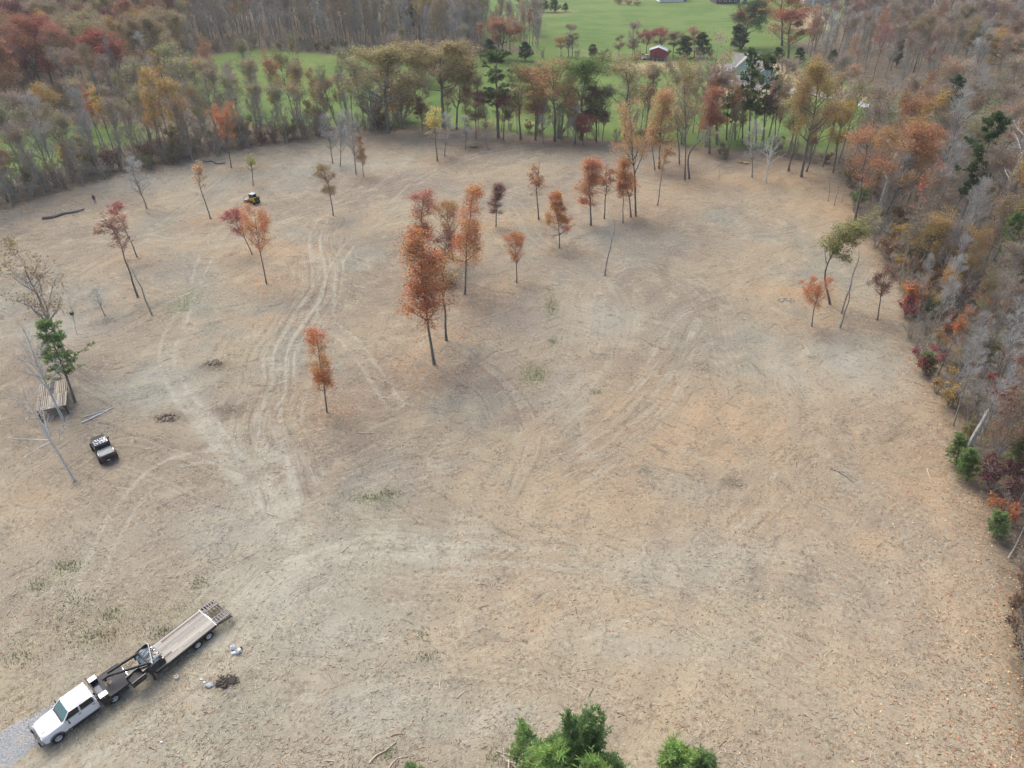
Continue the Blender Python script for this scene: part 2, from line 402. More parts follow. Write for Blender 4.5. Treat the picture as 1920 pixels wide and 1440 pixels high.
TREES = [
 ('slim', (814, 682), (772, 425), 88, 'redorange', 'tall red and orange oak with the lowest standing trunk of the middle cluster'),
 ('slim', (797, 505), (783, 362), 60, 'red', 'red oak whose top rises above the tall oak at the front of the middle cluster'),
 ('sparse', (837, 638), (826, 478), 62, 'brown', 'slim dull brown leaved tree just right of the tallest red orange oak'),
 ('slim', (872, 553), (884, 352), 62, 'orange', 'bright orange slender oak on the right of the middle cluster'),
 ('round', (849, 488), (842, 378), 52, 'rust', 'rusty olive oak behind the bright orange slender oak'),
 ('round', (833, 528), (830, 434), 58, 'maroon', 'dark maroon oak in the heart of the middle cluster'),
 ('slim', (930, 425), (935, 343), 32, 'maroon', 'small dark maroon tree alone above the small red sapling oak'),
 ('round', (969, 530), (971, 437), 44, 'redorange', 'small open red oak standing alone right of the middle cluster'),
 ('sparse', (1010, 412), (1008, 305), 36, 'rust', 'thin sparse brown tree between the maroon tree and the conical orange oak'),
 ('cone', (1049, 465), (1048, 360), 54, 'redorange', 'dense conical orange red oak alone in the upper middle of the clearing'),
 ('slim', (1108, 422), (1112, 296), 50, 'redorange', 'dense red orange column shaped oak left of the forked pair'),
 ('sparse', (1133, 410), (1137, 308), 34, 'red', 'thin reddish tree touching the dense red orange column oak'),
 ('slim', (1183, 407), (1178, 296), 46, 'orange', 'orange green oak with a dark trunk right of the thin reddish tree'),
 ('sparse', (1168, 417), (1168, 335), 30, 'red', 'small red tree in front of the orange green oak'),
 ('vase', (1192, 405), (1188, 182), 74, 'peach', 'very tall pale peach leaved tree rising above the orange green oak'),
 ('pole', (1134, 516), (1146, 408), 22, 'tan', 'bare pale grey snag alone right of the clearing centre'),
 ('sparse', (1233, 385), (1254, 268), 26, 'rust', 'thin leaning tree with a reddish top near the right tree line'),
 ('slim', (613, 772), (597, 618), 50, 'orange', 'small orange oak standing alone below the middle cluster'),
 ('round', (500, 533), (474, 392), 62, 'orange', 'broad orange oak on a long bare trunk below the loader'),
 ('round', (473, 477), (437, 392), 44, 'crimson', 'dark red tree leaning left behind the broad orange oak'),
 ('round', (625, 405), (612, 308), 46, 'brown', 'brown leaved oak alone in the upper left clearing'),
 ('sparse', (257, 482), (216, 376), 36, 'crimson', 'thin crimson topped tree above the pair of leaning trunks'),
 ('sparse', (259, 558), (200, 402), 50, 'pink', 'tall pinkish bare trunked tree, left one of the leaning pair'),
 ('pole', (285, 590), (236, 490), 30, 'tan', 'dark leaning trunk, right one of the leaning pair'),
 ('bare', (275, 390), (245, 290), 46, 'tan', 'bare grey multi stemmed tree beside the man at the left wood'),
 ('sparse', (395, 410), (366, 303), 30, 'peach', 'thin tree with few pale orange leaves left of the loader'),
 ('sparse', (475, 347), (467, 285), 28, 'yg', 'thin yellow green sapling above the loader'),
 ('round', (434, 315), (414, 196), 52, 'redorange', 'bright coral orange maple at the left wood edge beside the dark fallen log'),
 ('bare', (624, 306), (610, 208), 38, 'tan', 'bare grey tree, left of the bare row at the far left edge'),
 ('bare', (638, 312), (640, 205), 34, 'tan', 'bare grey tree in the middle of the bare row at the far left edge'),
 ('bare', (668, 327), (652, 202), 44, 'tan', 'tallest bare grey tree, nearest of the bare row at the far left edge'),
 ('slim', (682, 332), (674, 256), 22, 'rust', 'narrow rust brown tree right of the tallest bare grey tree'),
 ('sparse', (820, 302), (814, 196), 40, 'yellow', 'bare trunked tree with a yellow top near the far edge of the clearing'),
 ('bare', (834, 293), (832, 208), 36, 'tan', 'bare grey tree behind the yellow topped tree'),
 ('bare', (873, 279), (872, 214), 30, 'tan', 'bare grey tree beside the low stump mound at the far edge'),
 ('umbrella', (916, 281), (905, 228), 40, 'pink', 'small bare tree with a flat pink umbrella crown at the far edge'),
 ('vasebare', (130, 684), (28, 428), 130, 'brown', 'big forked tree with sparse brown leaves at the left edge of the picture'),
 ('pinebig', (141, 754), (86, 606), 58, 'ltpine', 'green pine above the pallet platform'),
 ('palebare', (118, 786), (28, 598), 110, 'tan', 'large pale bare tree growing up through the pallet platform'),
 ('palebare', (140, 901), (38, 722), 120, 'tan', 'large pale bare tree left of the black pickup'),
 ('bare', (197, 593), (178, 540), 34, 'tan', 'low bare shrub like tree right of the small tree with the black box'),
 ('palebare', (144, 627), (127, 548), 26, 'tan', 'small pale bare tree carrying a black box on its stem'),
 ('round', (1522, 612), (1532, 524), 58, 'redorange', 'small round red and green maple left of the dark bending tree'),
 ('bend', (1558, 571), (1636, 392), 76, 'olive', 'dark bending tree with an olive crown leaning to the right wood'),
 ('pole', (1577, 588), (1612, 474), 24, 'tan', 'slim grey leaning pole tree right of the dark bending tree'),
 ('pole', (1575, 615), (1606, 510), 22, 'tan', 'thinnest leaning sapling in front of the slim grey pole tree'),
 ('vase', (1645, 600), (1664, 497), 54, 'maroon', 'open dark red brown tree between the sapling and the right wood'),
 # far edge of the clearing, left to right
 ('broad', (728, 248), (718, 84), 100, 'oliveb', 'broad olive brown oak at the left end of the far tree line'),
 ('bare', (700, 246), (690, 120), 60, 'tan', 'bare tree left of the broad olive brown oak at the far tree line'),
 ('sparse', (738, 248), (737, 190), 26, 'orange', 'little tree with bright orange leaves at the foot of the far tree line'),
 ('broad', (832, 244), (828, 74), 116, 'oliveb', 'wide crowned olive tan oak, largest of the far tree line'),
 ('vase', (856, 242), (858, 128), 60, 'brown', 'brown tree tucked under the right side of the wide olive tan oak'),
 ('slim', (792, 244), (790, 180), 26, 'maroon', 'small dark brown red tree under the wide olive tan oak'),
 ('round', (892, 262), (897, 174), 46, 'maroon', 'purple brown oak in the middle of the far tree line'),
 ('pinetall', (934, 258), (932, 96), 44, 'pine', 'tall dark pine left of centre in the far tree line'),
 ('round', (944, 262), (943, 174), 42, 'maroon', 'deep red brown oak in front of the tall dark pine'),
 ('vase', (976, 262), (974, 116), 56, 'olive', 'open olive tree right of the tall dark pine'),
 ('slim', (1004, 262), (1002, 126), 46, 'rust', 'rust topped tree between the open olive tree and the big green oak'),
 ('vase', (1040, 266), (1046, 110), 74, 'rust', 'rusty green crowned oak behind the big green oak'),
 ('broad', (1090, 262), (1096, 106), 84, 'green', 'big leafy green oak in the far tree line'),
 ('bare', (1018, 268), (1022, 186), 36, 'tan', 'slim bare grey tree in front of the rust topped tree'),
 ('slim', (1078, 270), (1080, 180), 40, 'rust', 'low rust tree beneath the big green oak'),
 ('round', (1092, 274), (1094, 214), 34, 'crimson', 'small crimson tree at the foot of the big green oak'),
 ('slim', (1118, 266), (1116, 160), 44, 'maroon', 'dark red brown tree at the right of the big green oak'),
 ('vase', (1172, 262), (1170, 104), 76, 'oliveb', 'open grey olive tree before the green meadow'),
 ('bare', (1075, 276), (1074, 196), 26, 'tan', 'bare pale stem leaning in front of the small crimson tree'),
 ('slim', (1236, 316), (1244, 168), 56, 'peach', 'peach orange tree at the right of the open grey olive tree'),
 ('sparse', (1228, 318), (1224, 232), 40, 'rust', 'slim rusty tree before the peach orange tree'),
 ('vase', (1284, 338), (1290, 108), 62, 'oliveb', 'tall grey olive tree left of the red leaved tree by the house'),
 ('sparse', (1274, 308), (1268, 200), 50, 'tan', 'sparse tan tree behind the tall grey olive tree'),
 ('bent', (1294, 335), (1348, 236), 46, 'tan', 'dark bare trunk bending right at the clearing edge below the house'),
 ('slim', (1330, 288), (1338, 164), 44, 'red', 'red brown tree in front of the green house'),
 ('pole', (1348, 334), (1352, 300), 10, 'tan', 'short dark stump of a trunk left of the yellow sand heap'),
 ('vasebare', (1344, 270), (1345, 60), 76, 'pink', 'tall bare tree with few pink leaves left of the green house'),
 ('pinebig', (1362, 262), (1366, 170), 34, 'pine', 'short dark pine below the green house'),
 ('pinetall', (1404, 278), (1410, 92), 24, 'pine', 'tall thin pine in front of the green house, left one of two'),
 ('pinetall', (1430, 284), (1440, 104), 30, 'pine', 'tall thin pine in front of the green house, right one of two'),
 ('palebare', (1436, 343), (1452, 232), 74, 'tan', 'spreading white barked bare tree at the far right corner of the clearing'),
 ('bare', (1410, 332), (1420, 222), 46, 'tan', 'bare grey tree left of the spreading white barked tree'),
 ('sparse', (1478, 322), (1506, 170), 60, 'oliveb', 'leaning olive grey tree right of the spreading white barked tree'),
 ('broad', (1502, 332), (1540, 108), 88, 'goldb', 'big golden brown oak at the far right corner of the clearing'),
 ('vase', (1512, 322), (1560, 190), 60, 'oliveb', 'olive tree with dark trunk beneath the big golden brown oak'),
 ('vasebare', (1542, 312), (1590, 120), 66, 'tan', 'bare topped tan tree behind the big golden brown oak'),
 ('round', (1562, 324), (1588, 192), 56, 'gold', 'yellow olive tree at the inner corner of the right wood'),
 ('pole', (1553, 377), (1560, 328), 14, 'tan', 'thin sapling, left of three at the inner corner of the right wood'),
 ('pole', (1564, 386), (1574, 334), 14, 'tan', 'thin sapling, middle of three at the inner corner of the right wood'),
 ('pole', (1578, 381), (1588, 336), 14, 'tan', 'thin sapling, right of three at the inner corner of the right wood'),
 ('vase', (1603, 413), (1640, 236), 84, 'rust', 'rust brown tall tree on the inner corner of the right wood'),
 ('broad', (1648, 430), (1745, 232), 120, 'rust', 'large rust orange oak standing high above the right wood'),
 ('broad', (1716, 520), (1765, 392), 110, 'goldb', 'large golden orange maple in the middle of the right wood'),
]
LITTER = []
for t in TREES:
    if t[0] in ('slim', 'round', 'cone', 'vase', 'broad', 'sparse', 'bend'):
        p = at(*t[1]); LITTER.append((p.x, p.y, 3.2 if t[3] < 60 else 4.5, 0.85))

# ------------------------------------------------------------------ the ground
def axis(lo, hi, d, far_lo, far_hi, grow=1.16):
    a = list(np.arange(lo, hi + d * 0.5, d)); s = d
    while a[-1] < far_hi: s = min(s * grow, 90); a.append(a[-1] + s)
    s = d
    while a[0] > far_lo: s = min(s * grow, 90); a.insert(0, a[0] - s)
    return np.array(a)
xs = axis(-98, 104, 0.55, -2600, 2600, 1.13)
ys = axis(20, 182, 0.55, -600, 4200, 1.09)
X, Y = np.meshgrid(xs, ys)
Xf, Yf = X.ravel(), Y.ravel()
Z = hz_np(Xf, Yf)
clear = poly_sd(Xf, Yf, CLEAR)
grass = np.full(Xf.shape, -1e9)
for p in FIELDS.values(): grass = np.maximum(grass, poly_sd(Xf, Yf, p))
dry = np.full(Xf.shape, -1e9)
for p in DRY: dry = np.maximum(dry, poly_sd(Xf, Yf, p))
tr = np.full(Xf.shape, 60.0); ts = np.zeros(Xf.shape); tw = np.zeros(Xf.shape); tr2 = np.full(Xf.shape, 60.0); rw = np.zeros(Xf.shape)
for k, (w, P) in enumerate(TRACKS):
    dmin = np.full(Xf.shape, 60.0); smin = np.zeros(Xf.shape); s = 0.0
    for a, b in zip(P[:-1], P[1:]):
        e = b - a; L = math.hypot(*e)
        if L < 1e-6: continue
        t = np.clip(((Xf - a[0]) * e[0] + (Yf - a[1]) * e[1]) / L ** 2, 0, 1)
        d = np.hypot(Xf - a[0] - t * e[0], Yf - a[1] - t * e[1])
        m = d < dmin
        dmin[m] = d[m]; smin[m] = s + t[m] * L
        s += L
    if k in (0, 3, 4):
        tr2 = np.where(dmin < tr2, dmin, tr2)
        m = dmin < 30
    else:
        m = dmin < tr
        tr[m] = dmin[m]
        ts[m] = smin[m] + k * 40
        tw[m] = w
        rw[m] = w if k < NRUT else 0.0
litter = np.zeros(Xf.shape)
for (x, y, r, w) in LITTER:
    litter = np.maximum(litter, w * np.exp(-((Xf - x) ** 2 + (Yf - y) ** 2) / (2 * r * r)))
side = np.exp(-np.clip(clear, 0, 99) / 5.0) * 0.8 * (Xf > 20)
litter = np.maximum(litter, side)
green = np.zeros(Xf.shape)
for (u, v, ru, rv, w) in [(1003, 702, 1.5, 2.2, 1.0), (1034, 575, .8, 2.6, .9), (1036, 640, .6, 1.0, .8), (125, 1062, 1.3, .8, .7), (700, 935, 2.0, .7, .8),
                       (345, 568, 1.4, 3.5, .6), (70, 1098, 1.0, 1.0, .5), (245, 1155, 5.0, .8, .5), (170, 1200, 5, 1.0, .45), (730, 925, .8, .6, .8),
                       (1035, 545, 1.4, .8, .7), (1120, 735, .5, .4, .8), (990, 520, 3, .7, .35), (300, 1150, 6, 1, .5), (205, 1155, 1.2, 1.0, .6), (735, 1412, .8, .6, .6),
                       (215, 745, 1.6, .6, .5), (410, 690, 2.2, 1.0, .3), (660, 755, .6, .6, .3)]:
    p = at(u, v)
    dx, dy = Xf - p.x, Yf - p.y
    green = np.maximum(green, w * np.exp(-(dx / ru) ** 2 - (dy / rv) ** 2))
# mounds and small relief of the churned mulch
rng = np.random.default_rng(4)
rel = np.zeros(Xf.shape)
for k in range(9):
    th = rng.uniform(0, 6.28); wl = rng.uniform(2.2, 6.0); a = wl * 0.006
    rel += a * np.sin((Xf * math.cos(th) + Yf * math.sin(th)) * 6.28 / wl + 2.2 * np.sin(Xf / 7.3 + k) + 1.7 * np.cos(Yf / 6.1 + k * 2))
near = (np.abs(Xf) < 130) & (Yf > 0) & (Yf < 200)
flat_spots = [at(150, 1330), at(330, 1210), at(200, 850), at(100, 740), at(240, 1270), at(20, 1410), at(290, 1240), at(420,1190)]
keep = np.ones(Xf.shape)
for p in flat_spots: keep = np.minimum(keep, 1 - np.exp(-((Xf - p.x) ** 2 + (Yf - p.y) ** 2) / 40.0))
Z = Z + rel * near * keep * np.clip(clear / 3, 0, 1)
for (u, v, r, h) in [(400, 686, 1.8, 0.35), (310, 792, 2.0, 0.4), (425, 1282, 1.6, 0.3), (1345, 312, 2.0, .8), (740, 828 / 3 + 0, 3, .3), (250, 575, 3, .4)]:
    p = at(u, v); Z = Z + h * np.exp(-((Xf - p.x) ** 2 + ((Yf - p.y)) ** 2) / (r * r)) * near
tones = []
for lst in ([(1300, 800, 15, 11, 1), (1150, 950, 10, 8, .8), (1450, 960, 9, 7, .8), (1000, 1150, 9, 5, .9), (1250, 1330, 9, 5, .8), (1640, 1020, 3, 2, 1.3), (1470, 545, 5, 1.6, 1.4), (560, 470, 6, 3, .9), (1560, 390, 7, 5, .9),
             (870, 1210, 6, 3, .8), (1420, 340, 14, 6, .8), (60, 960, 8, 5, .6), (1700, 900, 5, 8, .8), (1780, 1150, 4, 8, .9), (1100, 370, 8, 4, .5), (1600, 1250, 7, 6, .7), (480, 600, 6, 2, .6), (1200, 1150, 8, 3, .9)],
            [(1150, 1195, 10, 2.2, 1), (1400, 1030, 6, 2, .8), (530, 1110, 6, 3, 1), (620, 1180, 7, 3, .9), (250, 345, 16, 6, .6), (470, 350, 12, 6, .6), (1140, 430, 6, 5, .7), (1600, 690, 7, 6, .8), (700, 1330, 6, 3, .9), (960, 1350, 6, 2, .9),
             (150, 1000, 7, 4, .5), (1480, 700, 3, 6, .8), (1230, 1060, 5, 2.5, 1), (660, 310, 14, 7, .7), (300, 700, 5, 8, .6), (1680, 560, 5, 6, .5), (420, 990, 5, 3, .8), (1060, 740, 3, 5, .8), (250, 740, 7, 3, .7), (1130, 600, 9, 6, .5), (100, 620, 8, 4, .6)],
            [(800, 345, 12, 5, .8), (900, 700, 9, 5, .9), (400, 760, 8, 5, .7), (150, 690, 8, 5, .8), (960, 600, 7, 5, .8), (760, 860, 8, 4, .8), (260, 630, 8, 4, .8), (1040, 500, 8, 5, .7), (1260, 470, 10, 5, .6), (200, 860, 6, 4, .7),
             (650, 760, 6, 4, .7), (360, 960, 6, 3, .7), (940, 1080, 6, 3, .7), (560, 870, 6, 4, .6), (1330, 310, 14, 4, .8), (640, 580, 10, 5, .6), (760, 1110, 3, 1.5, 1), (1170, 560, 6, 4, .5), (300, 500, 10, 5, .7)]):
    a_ = np.zeros(Xf.shape)
    for (u, v, ru, rv, w) in lst:
        p = at(u, v); a_ = np.maximum(a_, w * np.exp(-((Xf - p.x) / ru) ** 2 - ((Yf - p.y) / rv) ** 2))
    tones.append(a_)
worn = np.zeros(Xf.shape)
for px, wd in (([(40, 1480), (160, 1415), (260, 1350), (350, 1290), (420, 1205), (470, 1125), (560, 1055), (700, 1025), (860, 1034)], 2.3), ([(560, 1050), (535, 985), (528, 920), (510, 850)], 2.4), ([(515, 970), (450, 880), (395, 805), (335, 735)], 1.8)):
    Pw = catmull([tuple(at(u, v).xy) for u, v in px], 5); dm = np.full(Xf.shape, 99.0)
    for a, b in zip(Pw[:-1], Pw[1:]):
        e = b - a; L = math.hypot(*e)
        if L < 1e-6: continue
        t = np.clip(((Xf - a[0]) * e[0] + (Yf - a[1]) * e[1]) / L ** 2, 0, 1)
        dm = np.minimum(dm, np.hypot(Xf - a[0] - t * e[0], Yf - a[1] - t * e[1]))
    worn = np.maximum(worn, np.exp(-(dm / wd) ** 2))
dark = np.zeros(Xf.shape)
for (u, v, r) in [(400, 688, 1.3), (322, 783, 1.0), (425, 1284, .8), (395, 1283, .5), (888, 276, 2.0), (428, 770, 1.2), (1370, 905, .9)]:
    p = at(u, v); dark = np.maximum(dark, np.exp(-((Xf - p.x) ** 2 / (r * r * 2.2) + (Yf - p.y) ** 2 / (r * r))))

nx, ny = len(xs), len(ys)
idx = np.arange(nx * ny).reshape(ny, nx)
quads = np.stack([idx[:-1, :-1], idx[:-1, 1:], idx[1:, 1:], idx[1:, :-1]], -1).reshape(-1, 4)
fc = clear[quads].mean(1); fg = grass[quads].mean(1)
zone = np.where(fc > 0, 0, np.where(fg > 0, 1, 2))

def ground_material():
    m, nt, b = new_mat('land'); g = G(nt)
    P = g.pos()
    warp = g.vmath('SUBTRACT', g.noise(P, 0.16, 3, 0.6, color=True), (0.5, 0.5, 0.5))
    n = g.n.new('ShaderNodeVectorMath'); n.operation = 'SCALE'; g.put(n.inputs[0], warp); n.inputs['Scale'].default_value = 3.4
    PW = g.vmath('ADD', P, n.outputs[0])
    big = g.noise(P, 0.032, 4, 0.6)
    big2 = g.noise(g.vmath('ADD', P, (40, 13, 5)), 0.06, 5, 0.62)
    med = g.noise(PW, 0.28, 6, 0.66)
    fine = g.noise(P, 2.6, 5, 0.75)
    fine2 = g.noise(g.vmath('ADD', P, (7, 3, 1)), 6.5, 3, 0.8)
    chip = g.voro(PW, 3.4, out='Color')
    chipv = g.sep(chip)[0]
    # churned mulch
    tan, pinkb, grey, straw, dk = (0.305, 0.235, 0.165), (0.225, 0.175, 0.135), (0.225, 0.21, 0.175), (0.37, 0.31, 0.225), (0.085, 0.068, 0.056)
    c = g.mix(g.smooth(big, 0.43, 0.57), pinkb, tan)
    c = g.mix(g.smooth(big2, 0.47, 0.64, 0, 0.85), c, grey)
    c = g.mix(g.smooth(med, 0.50, 0.72, 0, 0.75), c, straw)
    tn = g.math('ADD', g.math('MULTIPLY', g.noise(PW, 0.22, 6, 0.7), 2.6), -0.5)
    def tone(c, name, colr, k):
        return g.mix(g.math('MULTIPLY', g.math('MULTIPLY', g.attr(name), tn, clamp=True), k), c, colr)
    c = tone(c, 'tone_c', (0.215, 0.165, 0.135), 0.95)
    c = tone(c, 'tone_b', (0.315, 0.30, 0.265), 0.95)
    c = tone(c, 'tone_a', (0.37, 0.25, 0.155), 1.0)
    # raked streaks in several directions, chosen by slow noise
    sel = g.noise(P, 0.045, 2, 0.5)
    st = []
    for ang, off in ((0.5, 0), (-0.6, 31), (1.35, 57)):
        v = g.rot(g.vmath('ADD', PW, (off, off * 2, 0)), ang)
        v = g.vmath('MULTIPLY', v, (0.16, 1.35, 0.5))
        st.append(g.noise(v, 1.0, 6, 0.72))
    s01 = g.mix(g.smooth(sel, 0.42, 0.52), st[0], st[1])
    s012 = g.mix(g.smooth(sel, 0.55, 0.64), s01, st[2])
    sv = g.sep(s012)[0]
    c = g.mix(g.smooth(sv, 0.46, 0.28, 0, 0.85), c, dk)
    c = g.mix(g.smooth(sv, 0.54, 0.70, 0, 0.7), c, straw)
    # coarse blots where the teeth dug
    blot = g.noise(g.vmath('MULTIPLY', PW, (0.5, 0.9, 1)), 0.75, 6, 0.72)
    c = g.mix(g.smooth(blot, 0.43, 0.29, 0, 0.75), c, (0.14, 0.112, 0.092))
    c = g.mix(g.smooth(blot, 0.57, 0.70, 0, 0.5), c, (0.40, 0.345, 0.265))
    wr = g.math('MULTIPLY', g.attr('worn'), g.smooth(g.noise(PW, 0.45, 6, 0.7), 0.34, 0.6))
    c = g.mix(g.math('MULTIPLY', wr, 0.75), c, (0.395, 0.36, 0.30))
    # wheel and track marks
    d = g.attr('track'); w = g.attr('track_weight'); sarc = g.attr('track_along'); d2 = g.attr('track_b')
    wob = g.math('MULTIPLY', g.math('SUBTRACT', g.noise(P, 0.09, 2, 0.5), 0.5), 1.4)
    dd = g.math('ADD', d, wob)
    along = g.noise(g.comb(g.math('MULTIPLY', sarc, 0.12), g.math('MULTIPLY', dd, 1.7)), 1.0, 5, 0.7)
    near_t = g.math('MULTIPLY', g.smooth(d, 8.5, 1.5), w)
    c = g.mix(g.math('MULTIPLY', g.smooth(along, 0.50, 0.66), g.math('MULTIPLY', near_t, 0.75)), c, (0.37, 0.335, 0.28))
    c = g.mix(g.math('MULTIPLY', g.smooth(along, 0.46, 0.34), g.math('MULTIPLY', near_t, 0.7)), c, (0.125, 0.105, 0.09))
    patchy = g.smooth(g.noise(P, 0.14, 4, 0.7), 0.36, 0.52)
    rut = None
    for src, cs, wt in ((dd, (0.95,), g.attr('rut_weight')), (g.math('ADD', d2, wob), (0.9,), 0.9)):
        for cc in cs:
            q = g.math('ABSOLUTE', g.math('SUBTRACT', src, cc))
            q = g.math('MULTIPLY', g.smooth(q, 0.42, 0.10), wt)
            if cc > 2: q = g.math('MULTIPLY', q, 0.35)
            rut = q if rut is None else g.math('MAXIMUM', rut, q)
    rut = g.math('MULTIPLY', rut, g.math('MULTIPLY', patchy, g.smooth(g.noise(PW, 0.9, 5, 0.75), 0.36, 0.56, 0.15, 1.0)))
    c = g.mix(g.math('MULTIPLY', rut, 0.56), c, g.mix(g.smooth(fine, .3, .7), (0.33, 0.305, 0.26), (0.43, 0.395, 0.34)))
    # fallen leaves, weeds, dug soil
    lit = g.math('MULTIPLY', g.attr('litter'), g.smooth(g.noise(P, 1.4, 5, 0.75), 0.40, 0.62))
    c = g.mix(g.math('MULTIPLY', lit, 0.8), c, g.mix(chipv, (0.30, 0.15, 0.075), (0.42, 0.27, 0.16)))
    gr = g.math('MULTIPLY', g.attr('green'), g.smooth(g.noise(P, 1.6, 5, 0.75), 0.38, 0.58))
    c = g.mix(g.math('MULTIPLY', gr, 0.8), c, g.mix(chipv, (0.09, 0.13, 0.045), (0.17, 0.18, 0.08)))
    og = g.smooth(g.noise(g.vmath('ADD', P, (0, 90, 0)), 0.35, 5, 0.7), 0.64, 0.74, 0, 0.5)
    c = g.mix(og, c, (0.42, 0.27, 0.14))
    ogr = g.smooth(g.noise(g.vmath('ADD', P, (50, 20, 0)), 0.5, 6, 0.75), 0.66, 0.76, 0, 0.6)
    c = g.mix(ogr, c, (0.17, 0.18, 0.09))
    c = g.mix(g.math('MULTIPLY', g.attr('dug'), 0.8), c, (0.10, 0.075, 0.06))
    # grain of chips
    fl = g.smooth(g.noise(P, 0.5, 4, 0.7), 0.38, 0.60)
    fine = g.math('ADD', 0.5, g.math('MULTIPLY', g.math('SUBTRACT', fine, 0.5), g.math('ADD', 0.35, g.math('MULTIPLY', fl, 0.9))))
    c = g.mix(g.smooth(fine, 0.48, 0.32, 0, 0.8), c, g.mix(0.7, c, (0.07, 0.055, 0.045)))
    c = g.mix(g.smooth(fine, 0.54, 0.70, 0, 0.6), c, (0.44, 0.37, 0.285))
    c = g.mix(g.smooth(fine2, 0.44, 0.28, 0, 0.6), c, (0.12, 0.095, 0.075))
    c = g.mix(g.smooth(fine2, 0.56, 0.70, 0, 0.6), c, (0.50, 0.43, 0.34))
    for ang_, off_ in ((0.4, 3), (1.5, 11), (-0.9, 23)):
        vv = g.vmath('MULTIPLY', g.rot(g.vmath('ADD', P, (off_, 0, 0)), ang_), (1.1, 5.5, 1))
        nn = g.noise(vv, 1.0, 3, 0.75)
        c = g.mix(g.smooth(nn, 0.64, 0.74, 0, 0.5), c, (0.50, 0.43, 0.335))
        c = g.mix(g.smooth(nn, 0.37, 0.27, 0, 0.55), c, (0.09, 0.072, 0.058))
    c = g.mix(g.smooth(g.sep(P)[1], 62, 34, 0, 0.32), c, g.mix(g.smooth(fine, .35, .65), (0.30, 0.245, 0.175), (0.47, 0.40, 0.31)))
    c = g.mix(1.0, c, (0.865, 0.93, 0.90), 'MULTIPLY')
    mulch = c
    # meadow
    gl = g.noise(g.vmath('MULTIPLY', g.rot(P, 0.25), (0.05, 0.55, 0.2)), 1.0, 4, 0.6)
    gp = g.noise(P, 0.05, 5, 0.6)
    gc = g.mix(g.smooth(gp, 0.38, 0.62), (0.072, 0.132, 0.03), (0.115, 0.168, 0.045))
    gc = g.mix(g.smooth(gl, 0.45, 0.62, 0, 0.6), gc, (0.125, 0.18, 0.05))
    gc = g.mix(g.smooth(g.noise(P, 0.021, 5, 0.65), 0.54, 0.68, 0, 0.8), gc, (0.21, 0.20, 0.095))
    gc = g.mix(g.smooth(g.noise(P, 0.8, 6, 0.8), 0.48, 0.34, 0, 0.7), gc, (0.07, 0.11, 0.03))
    dry_ = g.smooth(g.math('ADD', g.attr('dry'), g.math('MULTIPLY', g.math('SUBTRACT', med, 0.5), 9)), -2.0, 3.0)
    gc = g.mix(dry_, gc, g.mix(g.smooth(gp, .4, .6), (0.27, 0.23, 0.125), (0.34, 0.275, 0.17)))
    # woodland floor
    wf = g.mix(g.smooth(g.noise(P, 0.9, 6, 0.75), 0.38, 0.64), (0.085, 0.07, 0.052), (0.19, 0.15, 0.105))
    wf = g.mix(g.smooth(med, 0.5, 0.7, 0, .5), wf, (0.11, 0.11, 0.05))
    e1 = g.smooth(g.math('ADD', g.attr('clear'), g.math('MULTIPLY', g.math('SUBTRACT', g.noise(P, 0.5, 4, 0.6), 0.5), 7)), -2.5, 1.5)
    e2 = g.smooth(g.math('ADD', g.attr('grass'), g.math('MULTIPLY', g.math('SUBTRACT', g.noise(P, 0.3, 4, 0.6), 0.5), 8)), -2.0, 2.0)
    c = g.mix(e2, wf, gc)
    c = g.mix(e1, c, mulch)
    g.l.new(c, b.inputs['Base Color'])
    b.inputs['Roughness'].default_value = 0.95
    b.inputs['Specular IOR Level'].default_value = 0.15
    hgt = g.math('ADD', g.math('MULTIPLY', sv, 0.6), g.math('ADD', g.math('MULTIPLY', fine, 0.5), g.math('MULTIPLY', fine2, 0.25)))
    hgt = g.math('SUBTRACT', hgt, g.math('MULTIPLY', rut, 0.12))
    g.bump(hgt, 0.85, 0.22, b)
    return m
LAND = ground_material()
VALS = {'clear': clear, 'grass': grass, 'dry': dry, 'track': tr, 'track_b': tr2, 'track_along': ts, 'track_weight': tw, 'rut_weight': rw, 'worn': worn, 'tone_a': tones[0], 'tone_b': tones[1], 'tone_c': tones[2],
        'litter': litter, 'green': green, 'dug': dark}
for zi, name in ((0, 'ground'), (1, 'meadow'), (2, 'woodland_floor')):
    q = quads[zone == zi]
    used, inv = np.unique(q, return_inverse=True)
    inv = inv.reshape(-1, 4)
    me = bpy.data.meshes.new(name)
    me.vertices.add(len(used)); me.vertices.foreach_set('co', np.stack([Xf[used], Yf[used], Z[used]], -1).ravel())
    me.loops.add(inv.size); me.loops.foreach_set('vertex_index', inv.ravel().astype(np.int32))
    me.polygons.add(len(inv)); me.polygons.foreach_set('loop_start', np.arange(0, inv.size, 4, dtype=np.int32))
    me.update(calc_edges=True)
    me.polygons.foreach_set('use_smooth', np.ones(len(inv), bool))
    me.materials.append(LAND)
    for k, a in VALS.items():
        at_ = me.attributes.new(k, 'FLOAT', 'POINT'); at_.data.foreach_set('value', np.clip(a[used], -500, 500).astype(np.float32))
    tag(link(name, me), kind='structure')

def zt(x, y):
    """height of the built ground mesh at x, y"""
    i = int(np.clip(np.searchsorted(xs, x) - 1, 0, nx - 2)); j = int(np.clip(np.searchsorted(ys, y) - 1, 0, ny - 2))
    fx = (x - xs[i]) / (xs[i + 1] - xs[i]); fy = (y - ys[j]) / (ys[j + 1] - ys[j])
    Zg = Z.reshape(ny, nx)
    return float((Zg[j, i] * (1 - fx) + Zg[j, i + 1] * fx) * (1 - fy) + (Zg[j + 1, i] * (1 - fx) + Zg[j + 1, i + 1] * fx) * fy)

